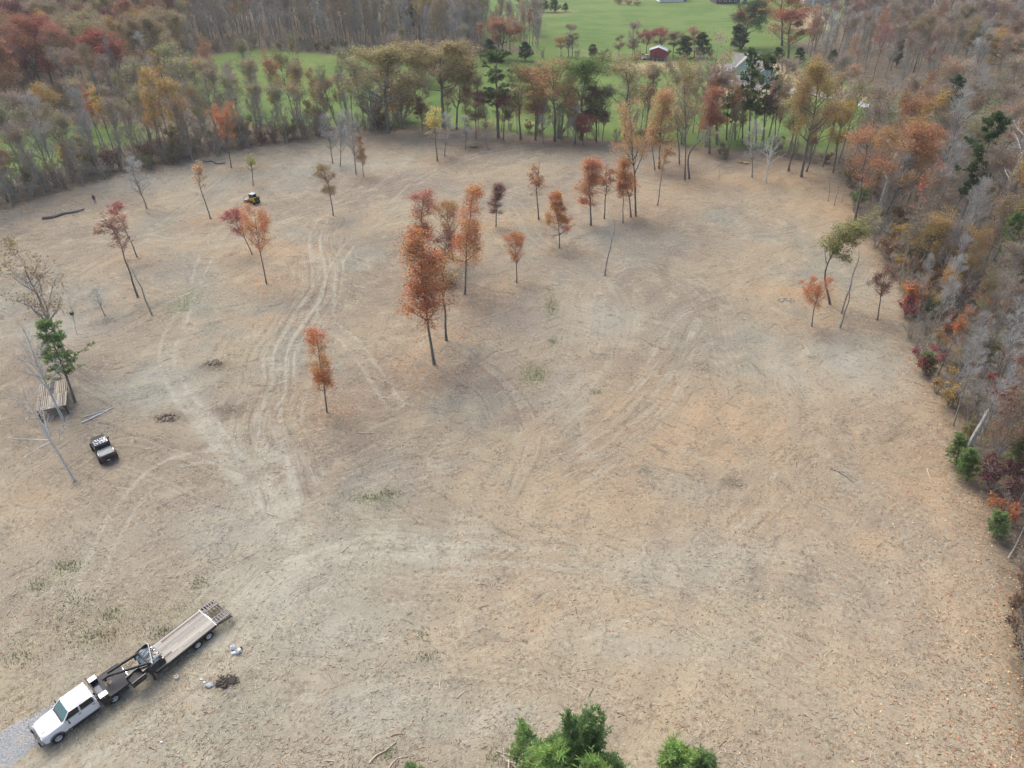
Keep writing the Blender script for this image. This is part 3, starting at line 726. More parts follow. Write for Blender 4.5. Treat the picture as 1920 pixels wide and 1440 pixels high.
def strip(name, px, widths, mat, lift, seed=0, ragged=0.3, step=0.5, cross=7):
    """a ribbon of road that follows the land"""
    P = catmull([tuple(at(u, v).xy) for u, v in px], 24)
    Wd = np.interp(np.linspace(0, 1, len(P)), np.linspace(0, 1, len(widths)), widths)
    rr = random.Random(seed); V = []; F = []
    for i, p in enumerate(P):
        d = P[min(i + 1, len(P) - 1)] - P[max(i - 1, 0)]; d = d / (np.linalg.norm(d) + 1e-9)
        n_ = np.array([-d[1], d[0]])
        jl = mnoise.noise(Vector((i * 0.35, seed, 0))) * ragged; jr = mnoise.noise(Vector((i * 0.35, seed + 9, 0))) * ragged
        for k in range(cross):
            f = k / (cross - 1)
            o = -Wd[i] / 2 + jl + (Wd[i] + jr - jl) * f
            q = p + n_ * o
            edge = 1 - abs(f - 0.5) * 2
            V.append((q[0], q[1], zt(q[0], q[1]) + lift * min(1, edge * 4 + 0.15)))
    for i in range(len(P) - 1):
        for k in range(cross - 1):
            a = i * cross + k; F.append((a, a + 1, a + cross + 1, a + cross))
    me = bpy.data.meshes.new(name); me.from_pydata(V, [], F); me.materials.append(mat); me.update()
    return tag(link(name, me), kind='structure')

def gravel_material():
    m, nt, b = new_mat('gravel'); g = G(nt); P = g.pos()
    c = g.mix(g.smooth(g.noise(P, 9, 4, 0.8), 0.35, 0.65), (0.14, 0.15, 0.155), (0.33, 0.345, 0.35))
    c = g.mix(g.smooth(g.noise(P, 1.1, 4, 0.6), 0.5, 0.68, 0, .7), c, (0.33, 0.29, 0.23))
    g.l.new(c, b.inputs['Base Color']); b.inputs['Roughness'].default_value = 0.95
    g.bump(g.noise(P, 9, 4, 0.8), 0.8, 0.06, b)
    return m
GRAVEL = gravel_material()
strip('gravel_driveway', [(-90, 1500), (10, 1405), (80, 1360), (180, 1310), (260, 1262), (318, 1232)], [4.0, 3.2, 2.6, 2.2, 2.0, 1.2], GRAVEL, 0.03, 3, 0.5)
CONC = plain('pale_concrete', (0.33, 0.33, 0.325), 0.9, var=0.05, scale=0.4)
strip('road', [(1420, 158), (1470, 168), (1530, 176), (1590, 189), (1640, 201), (1740, 213), (1850, 221), (1990, 236), (2200, 250)], [4.6, 4.6], CONC, 0.12, 5, 0.1)
strip('concrete_driveway', [(1392, 140), (1400, 152), (1412, 160), (1440, 166)], [11, 11, 9, 6], CONC, 0.09, 6, 0.1)

# ------------------------------------------------------------------ tree prototypes
def tubes(Pp, Rr, sides):
    """many tapering stems at once; Pp (N,S,3), Rr (N,S)"""
    N, S, _ = Pp.shape
    D = np.zeros_like(Pp); D[:, 1:-1] = Pp[:, 2:] - Pp[:, :-2]; D[:, 0] = Pp[:, 1] - Pp[:, 0]; D[:, -1] = Pp[:, -1] - Pp[:, -2]
    D /= np.linalg.norm(D, axis=2, keepdims=True) + 1e-9
    ref = np.where(np.abs(D[..., 2:3]) < 0.9, np.array([0, 0, 1.0]), np.array([1.0, 0, 0]))
    A = np.cross(D, ref); A /= np.linalg.norm(A, axis=2, keepdims=True) + 1e-9
    B = np.cross(D, A)
    th = np.arange(sides) * 2 * math.pi / sides
    V = Pp[:, :, None, :] + Rr[:, :, None, None] * (A[:, :, None, :] * np.cos(th)[None, None, :, None] + B[:, :, None, :] * np.sin(th)[None, None, :, None])
    V = V.reshape(-1, 3)
    base = (np.arange(N)[:, None, None] * S + np.arange(S - 1)[None, :, None]) * sides
    j = np.arange(sides)[None, None, :]; jn = (j + 1) % sides
    F = np.stack([base + j, base + jn, base + sides + jn, base + sides + j], -1).reshape(-1, 4)
    return V, F

def grow(rg, PP, RR, n, t0, t1, length, angle, up, segs, rfac, minr, kink=0.12, lenprof=None):
    """n children on each of the parents"""
    N, S, _ = PP.shape
    if N == 1: t = np.sort(rg.uniform(t0, t1, n)); par = np.zeros(n, int)
    else:
        par = np.repeat(np.arange(N), n); t = rg.uniform(t0, t1, N * n)
    M = len(par)
    ff = t * (S - 1); i0 = np.minimum(ff.astype(int), S - 2); fr = (ff - i0)[:, None]
    st = PP[par, i0] * (1 - fr) + PP[par, i0 + 1] * fr
    pr = RR[par, i0] * (1 - fr[:, 0]) + RR[par, i0 + 1] * fr[:, 0]
    tg = PP[par, i0 + 1] - PP[par, i0]; tg /= np.linalg.norm(tg, axis=1, keepdims=True) + 1e-9
    az = (np.arange(M) * 2.399 + rg.uniform(0, 0.9, M)) if N == 1 else rg.uniform(0, 6.283, M)
    ref = np.where(np.abs(tg[:, 2:3]) < 0.9, np.array([[0, 0, 1.0]]), np.array([[1.0, 0, 0]]))
    a = np.cross(tg, ref); a /= np.linalg.norm(a, axis=1, keepdims=True) + 1e-9
    b = np.cross(tg, a)
    an = angle * rg.uniform(0.75, 1.25, M)
    d = tg * np.cos(an)[:, None] + (a * np.cos(az)[:, None] + b * np.sin(az)[:, None]) * np.sin(an)[:, None]
    L = length * rg.uniform(0.65, 1.2, M)
    if lenprof is not None: L = L * lenprof((t - t0) / (t1 - t0 + 1e-9))
    else: L = L * (1.15 - 0.6 * t)
    P = np.zeros((M, segs + 1, 3)); P[:, 0] = st
    for k in range(segs):
        d = d + np.array([0, 0, up / segs]) + rg.normal(0, kink, (M, 3))
        d /= np.linalg.norm(d, axis=1, keepdims=True) + 1e-9
        P[:, k + 1] = P[:, k] + d * (L / segs)[:, None]
    r0 = np.maximum(np.minimum(pr * 0.8, L * rfac), minr)
    Rr = r0[:, None] * np.linspace(1, 0.22, segs + 1)[None]
    Rr = np.maximum(Rr, minr * 0.55)
    return P, Rr

def leafset(rg, PP, count, size, spread, tmin=0.15, weight=None):
    """small folded leaf sprays along the twigs"""
    N, S, _ = PP.shape
    i = rg.choice(N, count, p=weight)
    t = rg.uniform(tmin, 1, count) * (S - 1); i0 = np.minimum(t.astype(int), S - 2); fr = (t - i0)[:, None]
    c = PP[i, i0] * (1 - fr) + PP[i, i0 + 1] * fr + rg.normal(0, spread, (count, 3))
    nrm = rg.normal(0, 1, (count, 3)) + np.array([0, 0, 0.9]); nrm /= np.linalg.norm(nrm, axis=1, keepdims=True)
    q = rg.normal(0, 1, (count, 3)); a = np.cross(nrm, q); a /= np.linalg.norm(a, axis=1, keepdims=True) + 1e-9
    b = np.cross(nrm, a)
    s = (size * rg.uniform(0.55, 1.3, count))[:, None]
    v0 = c - a * s * 0.6; v2 = c + a * s * 0.6
    v1 = c - b * s * 0.42 + nrm * s * 0.18; v3 = c + b * s * 0.42 + nrm * s * 0.18
    V = np.stack([v0, v1, v2, v3], 1).reshape(-1, 3)
    F = np.arange(count * 4).reshape(-1, 4)
    return V, F, i

def np_mesh(name, parts, mats):
    """parts: (V, F(quads), material index, tone array per face, value array per face)"""
    Vs = []; Fs = []; Ms = []; T = []; Va = []; k = 0
    for V, F, mi, tone, val in parts:
        Vs.append(V); Fs.append(F + k); k += len(V); Ms.append(np.full(len(F), mi, np.int32))
        T.append(tone if tone is not None else np.full(len(F), 0.5)); Va.append(val if val is not None else np.full(len(F), 0.5))
    V = np.concatenate(Vs); F = np.concatenate(Fs)
    me = bpy.data.meshes.new(name)
    me.vertices.add(len(V)); me.vertices.foreach_set('co', V.ravel().astype(np.float32))
    me.loops.add(F.size); me.loops.foreach_set('vertex_index', F.ravel().astype(np.int32))
    me.polygons.add(len(F)); me.polygons.foreach_set('loop_start', np.arange(0, F.size, 4, dtype=np.int32))
    me.polygons.foreach_set('material_index', np.concatenate(Ms))
    me.update(calc_edges=True)
    for nm, arr in (('leaf_tone', T), ('leaf_value', Va)):
        a = me.attributes.new(nm, 'FLOAT', 'FACE'); a.data.foreach_set('value', np.concatenate(arr).astype(np.float32))
    for m in mats: me.materials.append(m)
    return me

RAW = {}
def proto(kind, seed):
    """returns (trunk mesh, crown mesh, height, crown width); built at real size"""
    rg = np.random.default_rng(seed * 17 + sum(map(ord, kind)))
    H = 18.0; bark, twig = BARK_D, TWIG
    kw = dict(cb=0.36, n1=22, L1=2.6, a1=0.95, up1=0.5, n2=5, L2=1.2, n3=4, L3=0.6, leaves=3800, size=0.30, spread=0.22, trunk=0.17, minr=0.014, wob=0.35, prof=None, kink=0.12)
    P = {
     'slim': dict(cb=0.28, n1=36, L1=2.3, a1=0.8, leaves=8600, size=0.155, spread=0.42, trunk=0.115, prof=lambda t: (0.95 + 0.22 * np.sin(t * 13 + seed * 2)) * (1.05 - 0.55 * t)),
     'round': dict(cb=0.40, n1=22, L1=4.0, a1=0.9, n3=5, leaves=6800, size=0.16, spread=0.42, trunk=0.13, prof=lambda t: np.sin(np.clip(t * 0.8 + 0.18, 0, 1) * 3.14) + 0.12, H=14.0),
     'cone': dict(cb=0.2, n1=34, L1=3.9, a1=1.15, up1=0.25, leaves=12500, size=0.165, spread=0.38, trunk=0.13, n3=5, prof=lambda t: 1.12 - t, H=14.0),
     'vase': dict(cb=0.38, n1=15, L1=5.6, a1=0.62, up1=0.35, n2=6, L2=2.3, n3=5, L3=1.0, leaves=5600, size=0.18, spread=0.42, trunk=0.17, prof=lambda t: 1.1 - 0.55 * t),
     'broad': dict(cb=0.36, n1=17, L1=6.6, a1=0.95, up1=0.75, n2=7, L2=2.5, n3=6, L3=1.1, leaves=13500, size=0.21, spread=0.5, trunk=0.24, prof=lambda t: 1.05 - 0.55 * t),
     'vasebare': dict(cb=0.34, n1=15, L1=5.4, a1=0.6, up1=0.4, n2=6, L2=2.3, n3=6, L3=1.0, leaves=1500, size=0.2, spread=0.3, trunk=0.19, bark='g', twig='p', prof=lambda t: 1.1 - 0.55 * t),
     'sparse': dict(cb=0.42, n1=16, L1=2.6, a1=0.6, up1=0.5, n2=5, L2=1.2, leaves=1500, size=0.2, spread=0.25, trunk=0.095),
     'bare': dict(cb=0.24, n1=22, L1=4.4, a1=0.5, up1=0.4, n2=8, L2=1.9, n3=7, L3=1.1, leaves=0, trunk=0.13, twig='p', bark='g', prof=lambda t: 1.1 - 0.7 * t, minr=0.017),
     'palebare': dict(cb=0.30, n1=13, L1=5.6, a1=0.8, up1=0.45, n2=7, L2=2.3, n3=5, L3=1.0, leaves=0, trunk=0.20, twig='p', bark='p', prof=lambda t: 1.1 - 0.6 * t, minr=0.015, kink=0.2),
     'wood': dict(cb=0.16, n1=26, L1=3.9, a1=0.55, up1=0.4, n2=8, L2=1.9, n3=7, L3=1.1, leaves=1100, size=0.21, spread=0.35, trunk=0.12, twig='d', bark='g', prof=lambda t: 1.0 - 0.45 * t, minr=0.020),
     'woodleaf': dict(cb=0.34, n1=18, L1=4.2, a1=0.75, up1=0.6, n2=6, L2=1.9, n3=5, L3=0.9, leaves=3900, size=0.21, spread=0.5, trunk=0.15, bark='g', prof=lambda t: 1.05 - 0.5 * t),
     'pole': dict(cb=0.55, n1=7, L1=1.3, a1=0.6, n2=3, L2=0.6, n3=2, L3=0.3, leaves=0, trunk=0.10, bark='g', twig='p'),
     'umbrella': dict(cb=0.5, n1=16, L1=4.4, a1=0.8, up1=0.15, n2=6, L2=1.6, n3=4, L3=0.8, leaves=1100, size=0.2, spread=0.15, trunk=0.12, H=9.0, bark='g', prof=lambda t: 1.0 - 0.25 * t),
     'bend': dict(cb=0.45, n1=20, L1=4.6, a1=0.8, up1=0.3, n2=6, L2=2.0, n3=5, L3=0.9, leaves=6500, size=0.22, spread=0.34, trunk=0.17, bow=3.2, H=15.0),
     'bent': dict(cb=0.6, n1=10, L1=3.2, a1=0.7, n2=5, L2=1.6, n3=4, L3=0.7, leaves=0, trunk=0.16, bow=2.2, H=12.0, twig='p'),
     'thicket': dict(H=5.0, stems=7, cb=0.12, n1=7, L1=1.7, a1=0.5, up1=0.6, n2=5, L2=0.9, n3=4, L3=0.45, leaves=120, size=0.17, spread=0.15, trunk=0.045, bark='g', twig='d', minr=0.011),
     'leafshrub': dict(H=4.0, stems=7, cb=0.12, n1=7, L1=1.4, a1=0.6, up1=0.5, n2=4, L2=0.7, n3=3, L3=0.35, leaves=1700, size=0.20, spread=0.16, trunk=0.04, bark='g', minr=0.010),
    }
    if kind in ('pinebig', 'pinetall', 'pineyoung', 'cedar'): return pine(kind, seed, rg)
    kw.update(P[kind]); H = kw.get('H', 18.0)
    bark = {'g': BARK_G, 'p': BARK_P, 'd': BARK_D}[kw.get('bark', 'd')]
    twig = {'p': TWIG_P, 'd': TWIG}[kw.get('twig', 'd')]
    S0 = 11; z = np.linspace(0, H, S0)
    T0 = []
    for s in range(kw.get('stems', 1)):
        tp = np.zeros((S0, 3)); tp[:, 2] = z
        ph = rg.uniform(0, 6.28, 4)
        a = kw['wob']
        tp[:, 0] = a * (np.sin(z / H * 4 + ph[0]) - math.sin(ph[0])) * z / H + 0.12 * np.sin(z * 0.9 + ph[2]) * (z / H)
        tp[:, 1] = a * (np.sin(z / H * 4 + ph[1]) - math.sin(ph[1])) * z / H + 0.12 * np.sin(z * 0.8 + ph[3]) * (z / H)
        if kw.get('bow'): tp[:, 0] += -kw['bow'] * np.sin(z / H * 3.1416)
        if kw.get('stems', 1) > 1:
            an = s * 6.28 / kw['stems'] + rg.uniform(-.4, .4); k = rg.uniform(0.15, 0.5); hh = rg.uniform(0.6, 1.0)
            tp[:, 2] *= hh
            tp[:, 0] += math.cos(an) * (0.25 + k * tp[:, 2]); tp[:, 1] += math.sin(an) * (0.25 + k * tp[:, 2])
        tp[0, 2] = -0.35
        T0.append(tp)
    T0 = np.array(T0)
    r0 = kw['trunk'] * np.linspace(1, 0, S0) ** 0.8 + 0.02
    r0[0] *= 1.35
    R0 = np.repeat(r0[None], len(T0), 0)
    P1, R1 = grow(rg, T0, R0, kw['n1'], kw['cb'], 0.985, kw['L1'], kw['a1'], kw['up1'], 5, 0.024, kw['minr'] * 1.8, kw['kink'], kw['prof'])
    P2, R2 = grow(rg, P1, R1, kw['n2'], 0.25, 1.0, kw['L2'], 0.7, 0.35, 3, 0.018, kw['minr'] * 1.15, 0.16)
    P3, R3 = grow(rg, P2, R2, kw['n3'], 0.2, 1.0, kw['L3'], 0.65, 0.3, 2, 0.012, kw['minr'], 0.15)
    v0, f0 = tubes(T0, R0, 8); v1, f1 = tubes(P1, R1, 5)
    trunk = np_mesh(kind + '_trunk', [(v0, f0, 0, None, None), (v1, f1, 0, None, None)], [bark])
    trunk.polygons.foreach_set('use_smooth', np.ones(len(trunk.polygons), bool))
    v2, f2 = tubes(P2, R2, 3); v3, f3 = tubes(P3, R3, 3)
    parts = [(v2, f2, 1, None, None), (v3, f3, 1, None, None)]
    if kw['leaves']:
        # uneven clumps: each main limb has its own density
        nb = len(P1); wb = rg.uniform(0.0, 1, nb) ** 1.3 + 0.08
        w2 = np.repeat(wb, kw['n2']); w3 = np.repeat(w2, kw['n3'])
        if kind in ('sparse', 'wood'):
            h3 = P3[:, 0, 2] / H; w3 = w3 * np.clip(h3 - 0.35, 0.08, 1) ** 1.5
        if kind == 'broad': 
            w3 = w3 * (0.25 + np.clip(P3[:, 0, 2] / H - 0.45, 0, 1) * 2)
        w3 = w3 / w3.sum()
        lv, lf, li = leafset(rg, P3, kw['leaves'], kw['size'], kw['spread'], 0.1, w3)
        bt = rg.uniform(0, 1, nb); bi = li // (kw['n3'] * kw['n2'])
        tone = np.clip(bt[bi] * 0.6 + rg.uniform(0, 0.4, len(lf)), 0, 1)
        parts.append((lv, lf, 0, tone, rg.uniform(0, 1, len(lf))))
    crown = np_mesh(kind + '_crown', parts, [LEAF, twig])
    ext = P3[..., :2].reshape(-1, 2) if not kw['leaves'] or kind in ('wood', 'sparse') else lv[:, :2]
    wdt = float(np.percentile(np.abs(ext - np.median(ext, 0)), 98) * 2)
    top = float(max(P3[..., 2].max(), T0[..., 2].max()))
    if kw.get('stems', 1) == 1: RAW[(kind, seed)] = (T0, R0, P1, R1, P3, kw)
    return trunk, crown, top, wdt

def pine(kind, seed, rg):
    H, cb, n1, L1, size, cnt, a1 = {'pinebig': (11.0, 0.30, 42, 2.4, 0.26, 4200, 1.2), 'pinetall': (20.0, 0.38, 52, 2.4, 0.36, 7500, 1.3),
                                    'pineyoung': (7.5, 0.08, 60, 1.9, 0.15, 11000, 0.9), 'cedar': (6.5, 0.06, 60, 1.9, 0.22, 5200, 0.9)}[kind]
    S0 = 11; z = np.linspace(0, H, S0); tp = np.zeros((1, S0, 3)); tp[0, :, 2] = z
    tp[0, :, 0] = 0.25 * np.sin(z / H * 3 + seed) * z / H; tp[0, 0, 2] = -0.3
    r0 = (0.02 * H ** 0.8) * np.linspace(1, 0.08, S0) + 0.01; R0 = r0[None]
    if kind == 'pineyoung': prof = lambda t: (1.05 - t) ** 0.75 * (0.8 + 0.35 * np.sin(t * 24 + seed))
    elif kind == 'cedar': prof = lambda t: (1.05 - t) ** 0.6
    else: prof = lambda t: (0.55 + 0.6 * np.sin(np.clip(t * .85 + .15, 0, 1) * 3.1)) * (0.75 + 0.45 * np.sin(t * 23 + seed))
    P1, R1 = grow(rg, tp, R0, n1, cb, 0.985, L1, a1, 0.55 if kind == 'pineyoung' else 0.3, 4, 0.018, 0.018, 0.07, prof)
    P2, R2 = grow(rg, P1, R1, 8, 0.25, 1.0, 0.30 * L1, 0.8, 0.5, 2, 0.02, 0.010, 0.1)
    v0, f0 = tubes(tp, R0, 8); v1, f1 = tubes(P1, R1, 4)
    trunk = np_mesh(kind + '_trunk', [(v0, f0, 0, None, None), (v1, f1, 0, None, None)], [BARK_D])
    # needle tufts: long thin blades round each twig
    N = len(P2); i = rg.choice(N, cnt); t = rg.uniform(0.15, 1, cnt) * 2; i0 = np.minimum(t.astype(int), 1); fr = (t - i0)[:, None]
    c = P2[i, i0] * (1 - fr) + P2[i, i0 + 1] * fr
    dv = P2[i, i0 + 1] - P2[i, i0]; dv /= np.linalg.norm(dv, axis=1, keepdims=True) + 1e-9
    dr = dv * 0.9 + rg.normal(0, 0.75, (cnt, 3)) + np.array([0, 0, 0.25]); dr /= np.linalg.norm(dr, axis=1, keepdims=True)
    sd = np.cross(dr, rg.normal(0, 1, (cnt, 3))); sd /= np.linalg.norm(sd, axis=1, keepdims=True) + 1e-9
    s = (size * rg.uniform(0.7, 1.3, cnt))[:, None]
    wd = 0.13 if kind == 'pineyoung' else 0.22
    V = np.stack([c, c + dr * s * 0.55 + sd * s * wd, c + dr * s * 1.25, c + dr * s * 0.55 - sd * s * wd], 1).reshape(-1, 3)
    F = np.arange(cnt * 4).reshape(-1, 4)
    v2, f2 = tubes(P2, R2, 3)
    bt = rg.uniform(0, 1, len(P1)); tone = np.clip(bt[i // 8] * 0.5 + rg.uniform(0, 0.5, cnt), 0, 1)
    crown = np_mesh(kind + '_crown', [(V, F, 0, tone, rg.uniform(0, 1, cnt)), (v2, f2, 1, None, None)], [LEAF, TWIG])
    e = np.abs(P1[:, -1, :2]); return trunk, crown, H, float(np.percentile(e, 90) * 2)

NPROTO = {'slim': 4, 'round': 3, 'cone': 1, 'vase': 4, 'vasebare': 3, 'broad': 4, 'sparse': 3, 'bare': 3, 'palebare': 3, 'wood': 5, 'woodleaf': 4, 'pole': 2,
          'umbrella': 1, 'bend': 1, 'bent': 1, 'thicket': 4, 'leafshrub': 3, 'pinebig': 2, 'pinetall': 2, 'pineyoung': 4, 'cedar': 2}
PROTO = {k: [proto(k, s) for s in range(n)] for k, n in NPROTO.items()}
KNAME = {'slim': 'oak_tree', 'round': 'oak_tree', 'cone': 'oak_tree', 'vase': 'open_crowned_tree', 'vasebare': 'open_crowned_tree', 'broad': 'broad_oak_tree', 'sparse': 'thin_leaved_tree',
         'bare': 'bare_tree', 'palebare': 'bare_tree', 'wood': 'woodland_tree', 'woodleaf': 'leafy_tree', 'pole': 'pole_sapling', 'umbrella': 'umbrella_tree',
         'bend': 'bending_tree', 'bent': 'bent_tree', 'thicket': 'bare_shrub', 'leafshrub': 'leafy_shrub', 'pinebig': 'pine_tree', 'pinetall': 'pine_tree', 'pineyoung': 'young_pine',
         'cedar': 'cedar_tree'}
TRUNKS = []
def plant(kind, seed, base, top=None, H=None, width=None, col=(0.2, 0.15, 0.1), rz=0.0, label=None, group=None, cat='tree', jit=0.0, name=None):
    tm, cm, ph, pw = PROTO[kind][seed % len(PROTO[kind])]
    q = Quaternion()
    if top is not None:
        T = on_plane_y(top[0], top[1], base.y); dv = T - Vector(base); H = max(dv.length, 1.0)
        q = Vector((0, 0, 1)).rotation_difference(dv.normalized())
    elif jit:
        q = Vector((0, 0, 1)).rotation_difference(Vector((RND.gauss(0, jit), RND.gauss(0, jit), 1)).normalized())
    sz = H / ph; sx = (width / pw) if width else sz
    sx = max(min(sx, sz * 2.2), sz * 0.35)
    root = empty(name or KNAME[kind]); root.rotation_mode = 'QUATERNION'
    root.location = (base.x, base.y, zt(base.x, base.y))
    root.rotation_quaternion = q @ Quaternion((0, 0, 1), rz)
    root.scale = (sx, sx, sz)
    t = link('trunk', tm, root); c = link('crown', cm, root)
    c.color = (*col, 1)
    tag(root, label, cat, group)
    TRUNKS.append((base.x, base.y))
    return root

RND = random.Random(11)
def shade(c, a=0.12):
    k = 1 + RND.uniform(-a, a); return tuple(max(0.01, v * k * (1 + RND.uniform(-a, a) * 0.5)) for v in c)

for i, (kind, b, t, w, c, lab) in enumerate(TREES):
    p = at(*b); dep = depth_of(p)
    rz = RND.uniform(0, 6.28) if kind not in ('bend', 'bent') else 0.0
    plant(kind, i, p, t, width=w / FPX * dep * (1.22 if b[1] < 300 else 0.92), col=(min(CR[c][0] * 1.2 + .02, .6), min(CR[c][1] * 1.24 + .02, .6), CR[c][2] * 1.0 + .008), rz=rz, label=lab)

# a black box on the small pale tree
p = at(144, 627); tp = on_plane_y(135, 587, p.y)
m = MB().box((0, 0, 0), (0.34, 0.3, 0.4)).box((0, -0.16, 0.0), (0.2, 0.03, 0.2)).box((0, 0, 0.22), (0.42, 0.38, 0.05))
bx = m.build('camera_box', plain('black_plastic', (0.02, 0.02, 0.022), 0.5)); bx.location = tp + Vector((0, -0.1, 0))
tag(bx, 'small black box fixed to the stem of the little pale bare tree', 'box')

# ------------------------------------------------------------------ woods
def fill(poly_px, spacing, picker, seed, avoid=2.2, guard=None, maxn=400, margin=0.0):
    poly = world_poly(poly_px); rr = random.Random(seed)
    xs_ = [p[0] for p in poly]; ys_ = [p[1] for p in poly]
    pts = []; cell = {}
    tries = int((max(xs_) - min(xs_)) * (max(ys_) - min(ys_)) / spacing ** 2 * 9)
    cand = np.array([[rr.uniform(min(xs_), max(xs_)), rr.uniform(min(ys_), max(ys_))] for _ in range(tries)])
    ok = poly_sd(cand[:, 0], cand[:, 1], poly) > 0
    ok &= poly_sd(cand[:, 0], cand[:, 1], CLEAR) < -0.4
    for x, y in cand[ok]:
        # keep only what can show in or shade the picture
        k = (int(x // spacing), int(y // spacing)); bad = False
        for a in (-1, 0, 1):
            for b_ in (-1, 0, 1):
                for (px_, py_) in cell.get((k[0] + a, k[1] + b_), ()):
                    if (px_ - x) ** 2 + (py_ - y) ** 2 < spacing ** 2: bad = True; break
        if bad: continue
        cell.setdefault(k, []).append((x, y)); pts.append((x, y))
    pts = [p for p in pts if abs(p[0]) / (p[1] * CP + CAM_H * SP) < 0.80]
    pts.sort(key=lambda q: q[1])
    out = []
    for (x, y) in pts[:maxn]:
        if any((x - a) ** 2 + (y - b_) ** 2 < avoid ** 2 for a, b_ in TRUNKS[:len(TREES)]): continue
        picker(Vector((x, y, 0)), rr)
        out.append((x, y))
    return pts[maxn:]

def weighted(rr, table):
    s = sum(t[0] for t in table); q = rr.uniform(0, s)
    for t in table:
        q -= t[0]
        if q <= 0: return t
    return table[-1]

COLWORD = {'red': 'red', 'orange': 'orange', 'redorange': 'orange red', 'maroon': 'dark red', 'brown': 'brown', 'rust': 'rust coloured', 'olive': 'olive', 'oliveb': 'olive brown',
           'yellow': 'yellow', 'gold': 'golden', 'green': 'green', 'pine': 'dark green', 'pink': 'pinkish', 'tan': 'bare grey', 'peach': 'pale orange', 'yg': 'yellow green', 'crimson': 'crimson'}
KWORD = {'wood': 'twiggy tree', 'woodleaf': 'leafy tree', 'broad': 'broad crowned oak', 'sparse': 'thin tree', 'vase': 'open crowned tree', 'bare': 'tree',
         'pinetall': 'tall pine', 'cedar': 'cedar', 'pinebig': 'pine', 'slim': 'slender oak', 'thicket': 'shrub', 'leafshrub': 'leafy shrub', 'round': 'round oak', 'palebare': 'white barked tree'}
USED = set()
LANDMARKS = [(120, 402, 'long fallen log'), (178, 378, 'standing man'), (400, 304, 'crooked dark log'), (434, 300, 'coral maple'), (640, 300, 'row of bare trees'), (728, 240, 'first broad oak'),
    (832, 240, 'widest olive oak'), (260, 110, 'yellow topped tree'), (60, 190, 'red brown oak'), (172, 130, 'large olive oak'), (30, 250, 'left green field'), (560, 120, 'left green meadow'), (700, 90, 'meadow corner'),
    (940, 100, 'big rust oak'), (480, 60, 'far meadow end'), (934, 255, 'tall dark pine'), (1092, 262, 'green oak'), (1172, 260, 'open grey olive tree'), (1345, 300, 'sand heap'), (1440, 330, 'white barked tree'),
    (1502, 325, 'golden brown oak'), (1603, 400, 'rust corner tree'), (1648, 430, 'rust orange oak'), (1716, 500, 'golden orange maple'), (1664, 560, 'dark red tree'), (1800, 690, 'yellow shrub'), (1880, 750, 'crimson shrub'),
    (1905, 690, 'vivid orange shrub'), (1820, 860, 'broken grey trunk'), (1890, 975, 'orange yellow shrub'), (1890, 1050, 'bent grey branch'), (1930, 1250, 'lower right corner'), (1740, 690, 'little green pine'),
    (1905, 540, 'tall edge pine'), (1640, 205, 'pale road bend'), (1850, 215, 'right end of the road'), (1872, 140, 'golden brown crown'), (1530, 100, 'copse behind the house'), (1233, 110, 'red shed'), (1052, 105, 'orange topped tree'),
    (1620, 60, 'white garage'), (1780, 60, 'top right corner')]
def to_px(p):
    d = Vector((p.x, p.y, p.z - CAM_H)); zc = d.y * CP - d.z * SP; yc = d.y * SP + d.z * CP
    return 960 + FPX * d.x / zc, 720 - FPX * yc / zc
def near_words(p):
    u, v = to_px(p); b = min(LANDMARKS, key=lambda l: (l[0] - u) ** 2 + 3 * (l[1] - v) ** 2)
    du, dv = u - b[0], v - b[1]
    if abs(du) < 22 and dv < 0: r = 'behind'
    elif abs(du) > abs(dv) * 1.5: r = ('far ' if abs(du) > 90 else '') + ('right of' if du > 0 else 'left of')
    elif dv < 0: r = ('deep ' if dv < -45 else '') + 'behind'
    else: r = 'in front of'
    return r + ' the ' + b[2]
def picker(table, where, group, Hr, tree=True):
    def f(p, rr):
        w, kind, c = weighted(rr, table)
        H = rr.uniform(*Hr)
        if kind in ('cedar', 'pinebig'): H *= 0.5
        q_ = (H - Hr[0] * (0.5 if kind in ('cedar', 'pinebig') else 1)) / (Hr[1] - Hr[0])
        size = 'low' if q_ < 0.3 else 'tall' if q_ > 0.7 else 'middling'
        lab = '%s %s %s %s, %s' % (size, COLWORD[c], KWORD[kind], where, near_words(p))
        if len(lab.split()) > 16: lab = '%s %s %s, %s' % (size, COLWORD[c], KWORD[kind], near_words(p))
        if lab in USED and len(lab.split()) <= 14: lab += ', farther back'
        USED.add(lab)
        plant(kind, rr.randrange(99), p, H=H, width=None if kind in ('thicket', 'leafshrub', 'cedar') else PROTO[kind][0][3] * H / PROTO[kind][0][2] * rr.uniform(0.85, 1.3),
              col=shade(CR[c]), rz=rr.uniform(0, 6.28), label=lab, group='%s %ss in %s' % (COLWORD[c], KWORD[kind], group), jit=0.05,
              cat='tree' if kind not in ('thicket', 'leafshrub') else 'shrub')
    return f

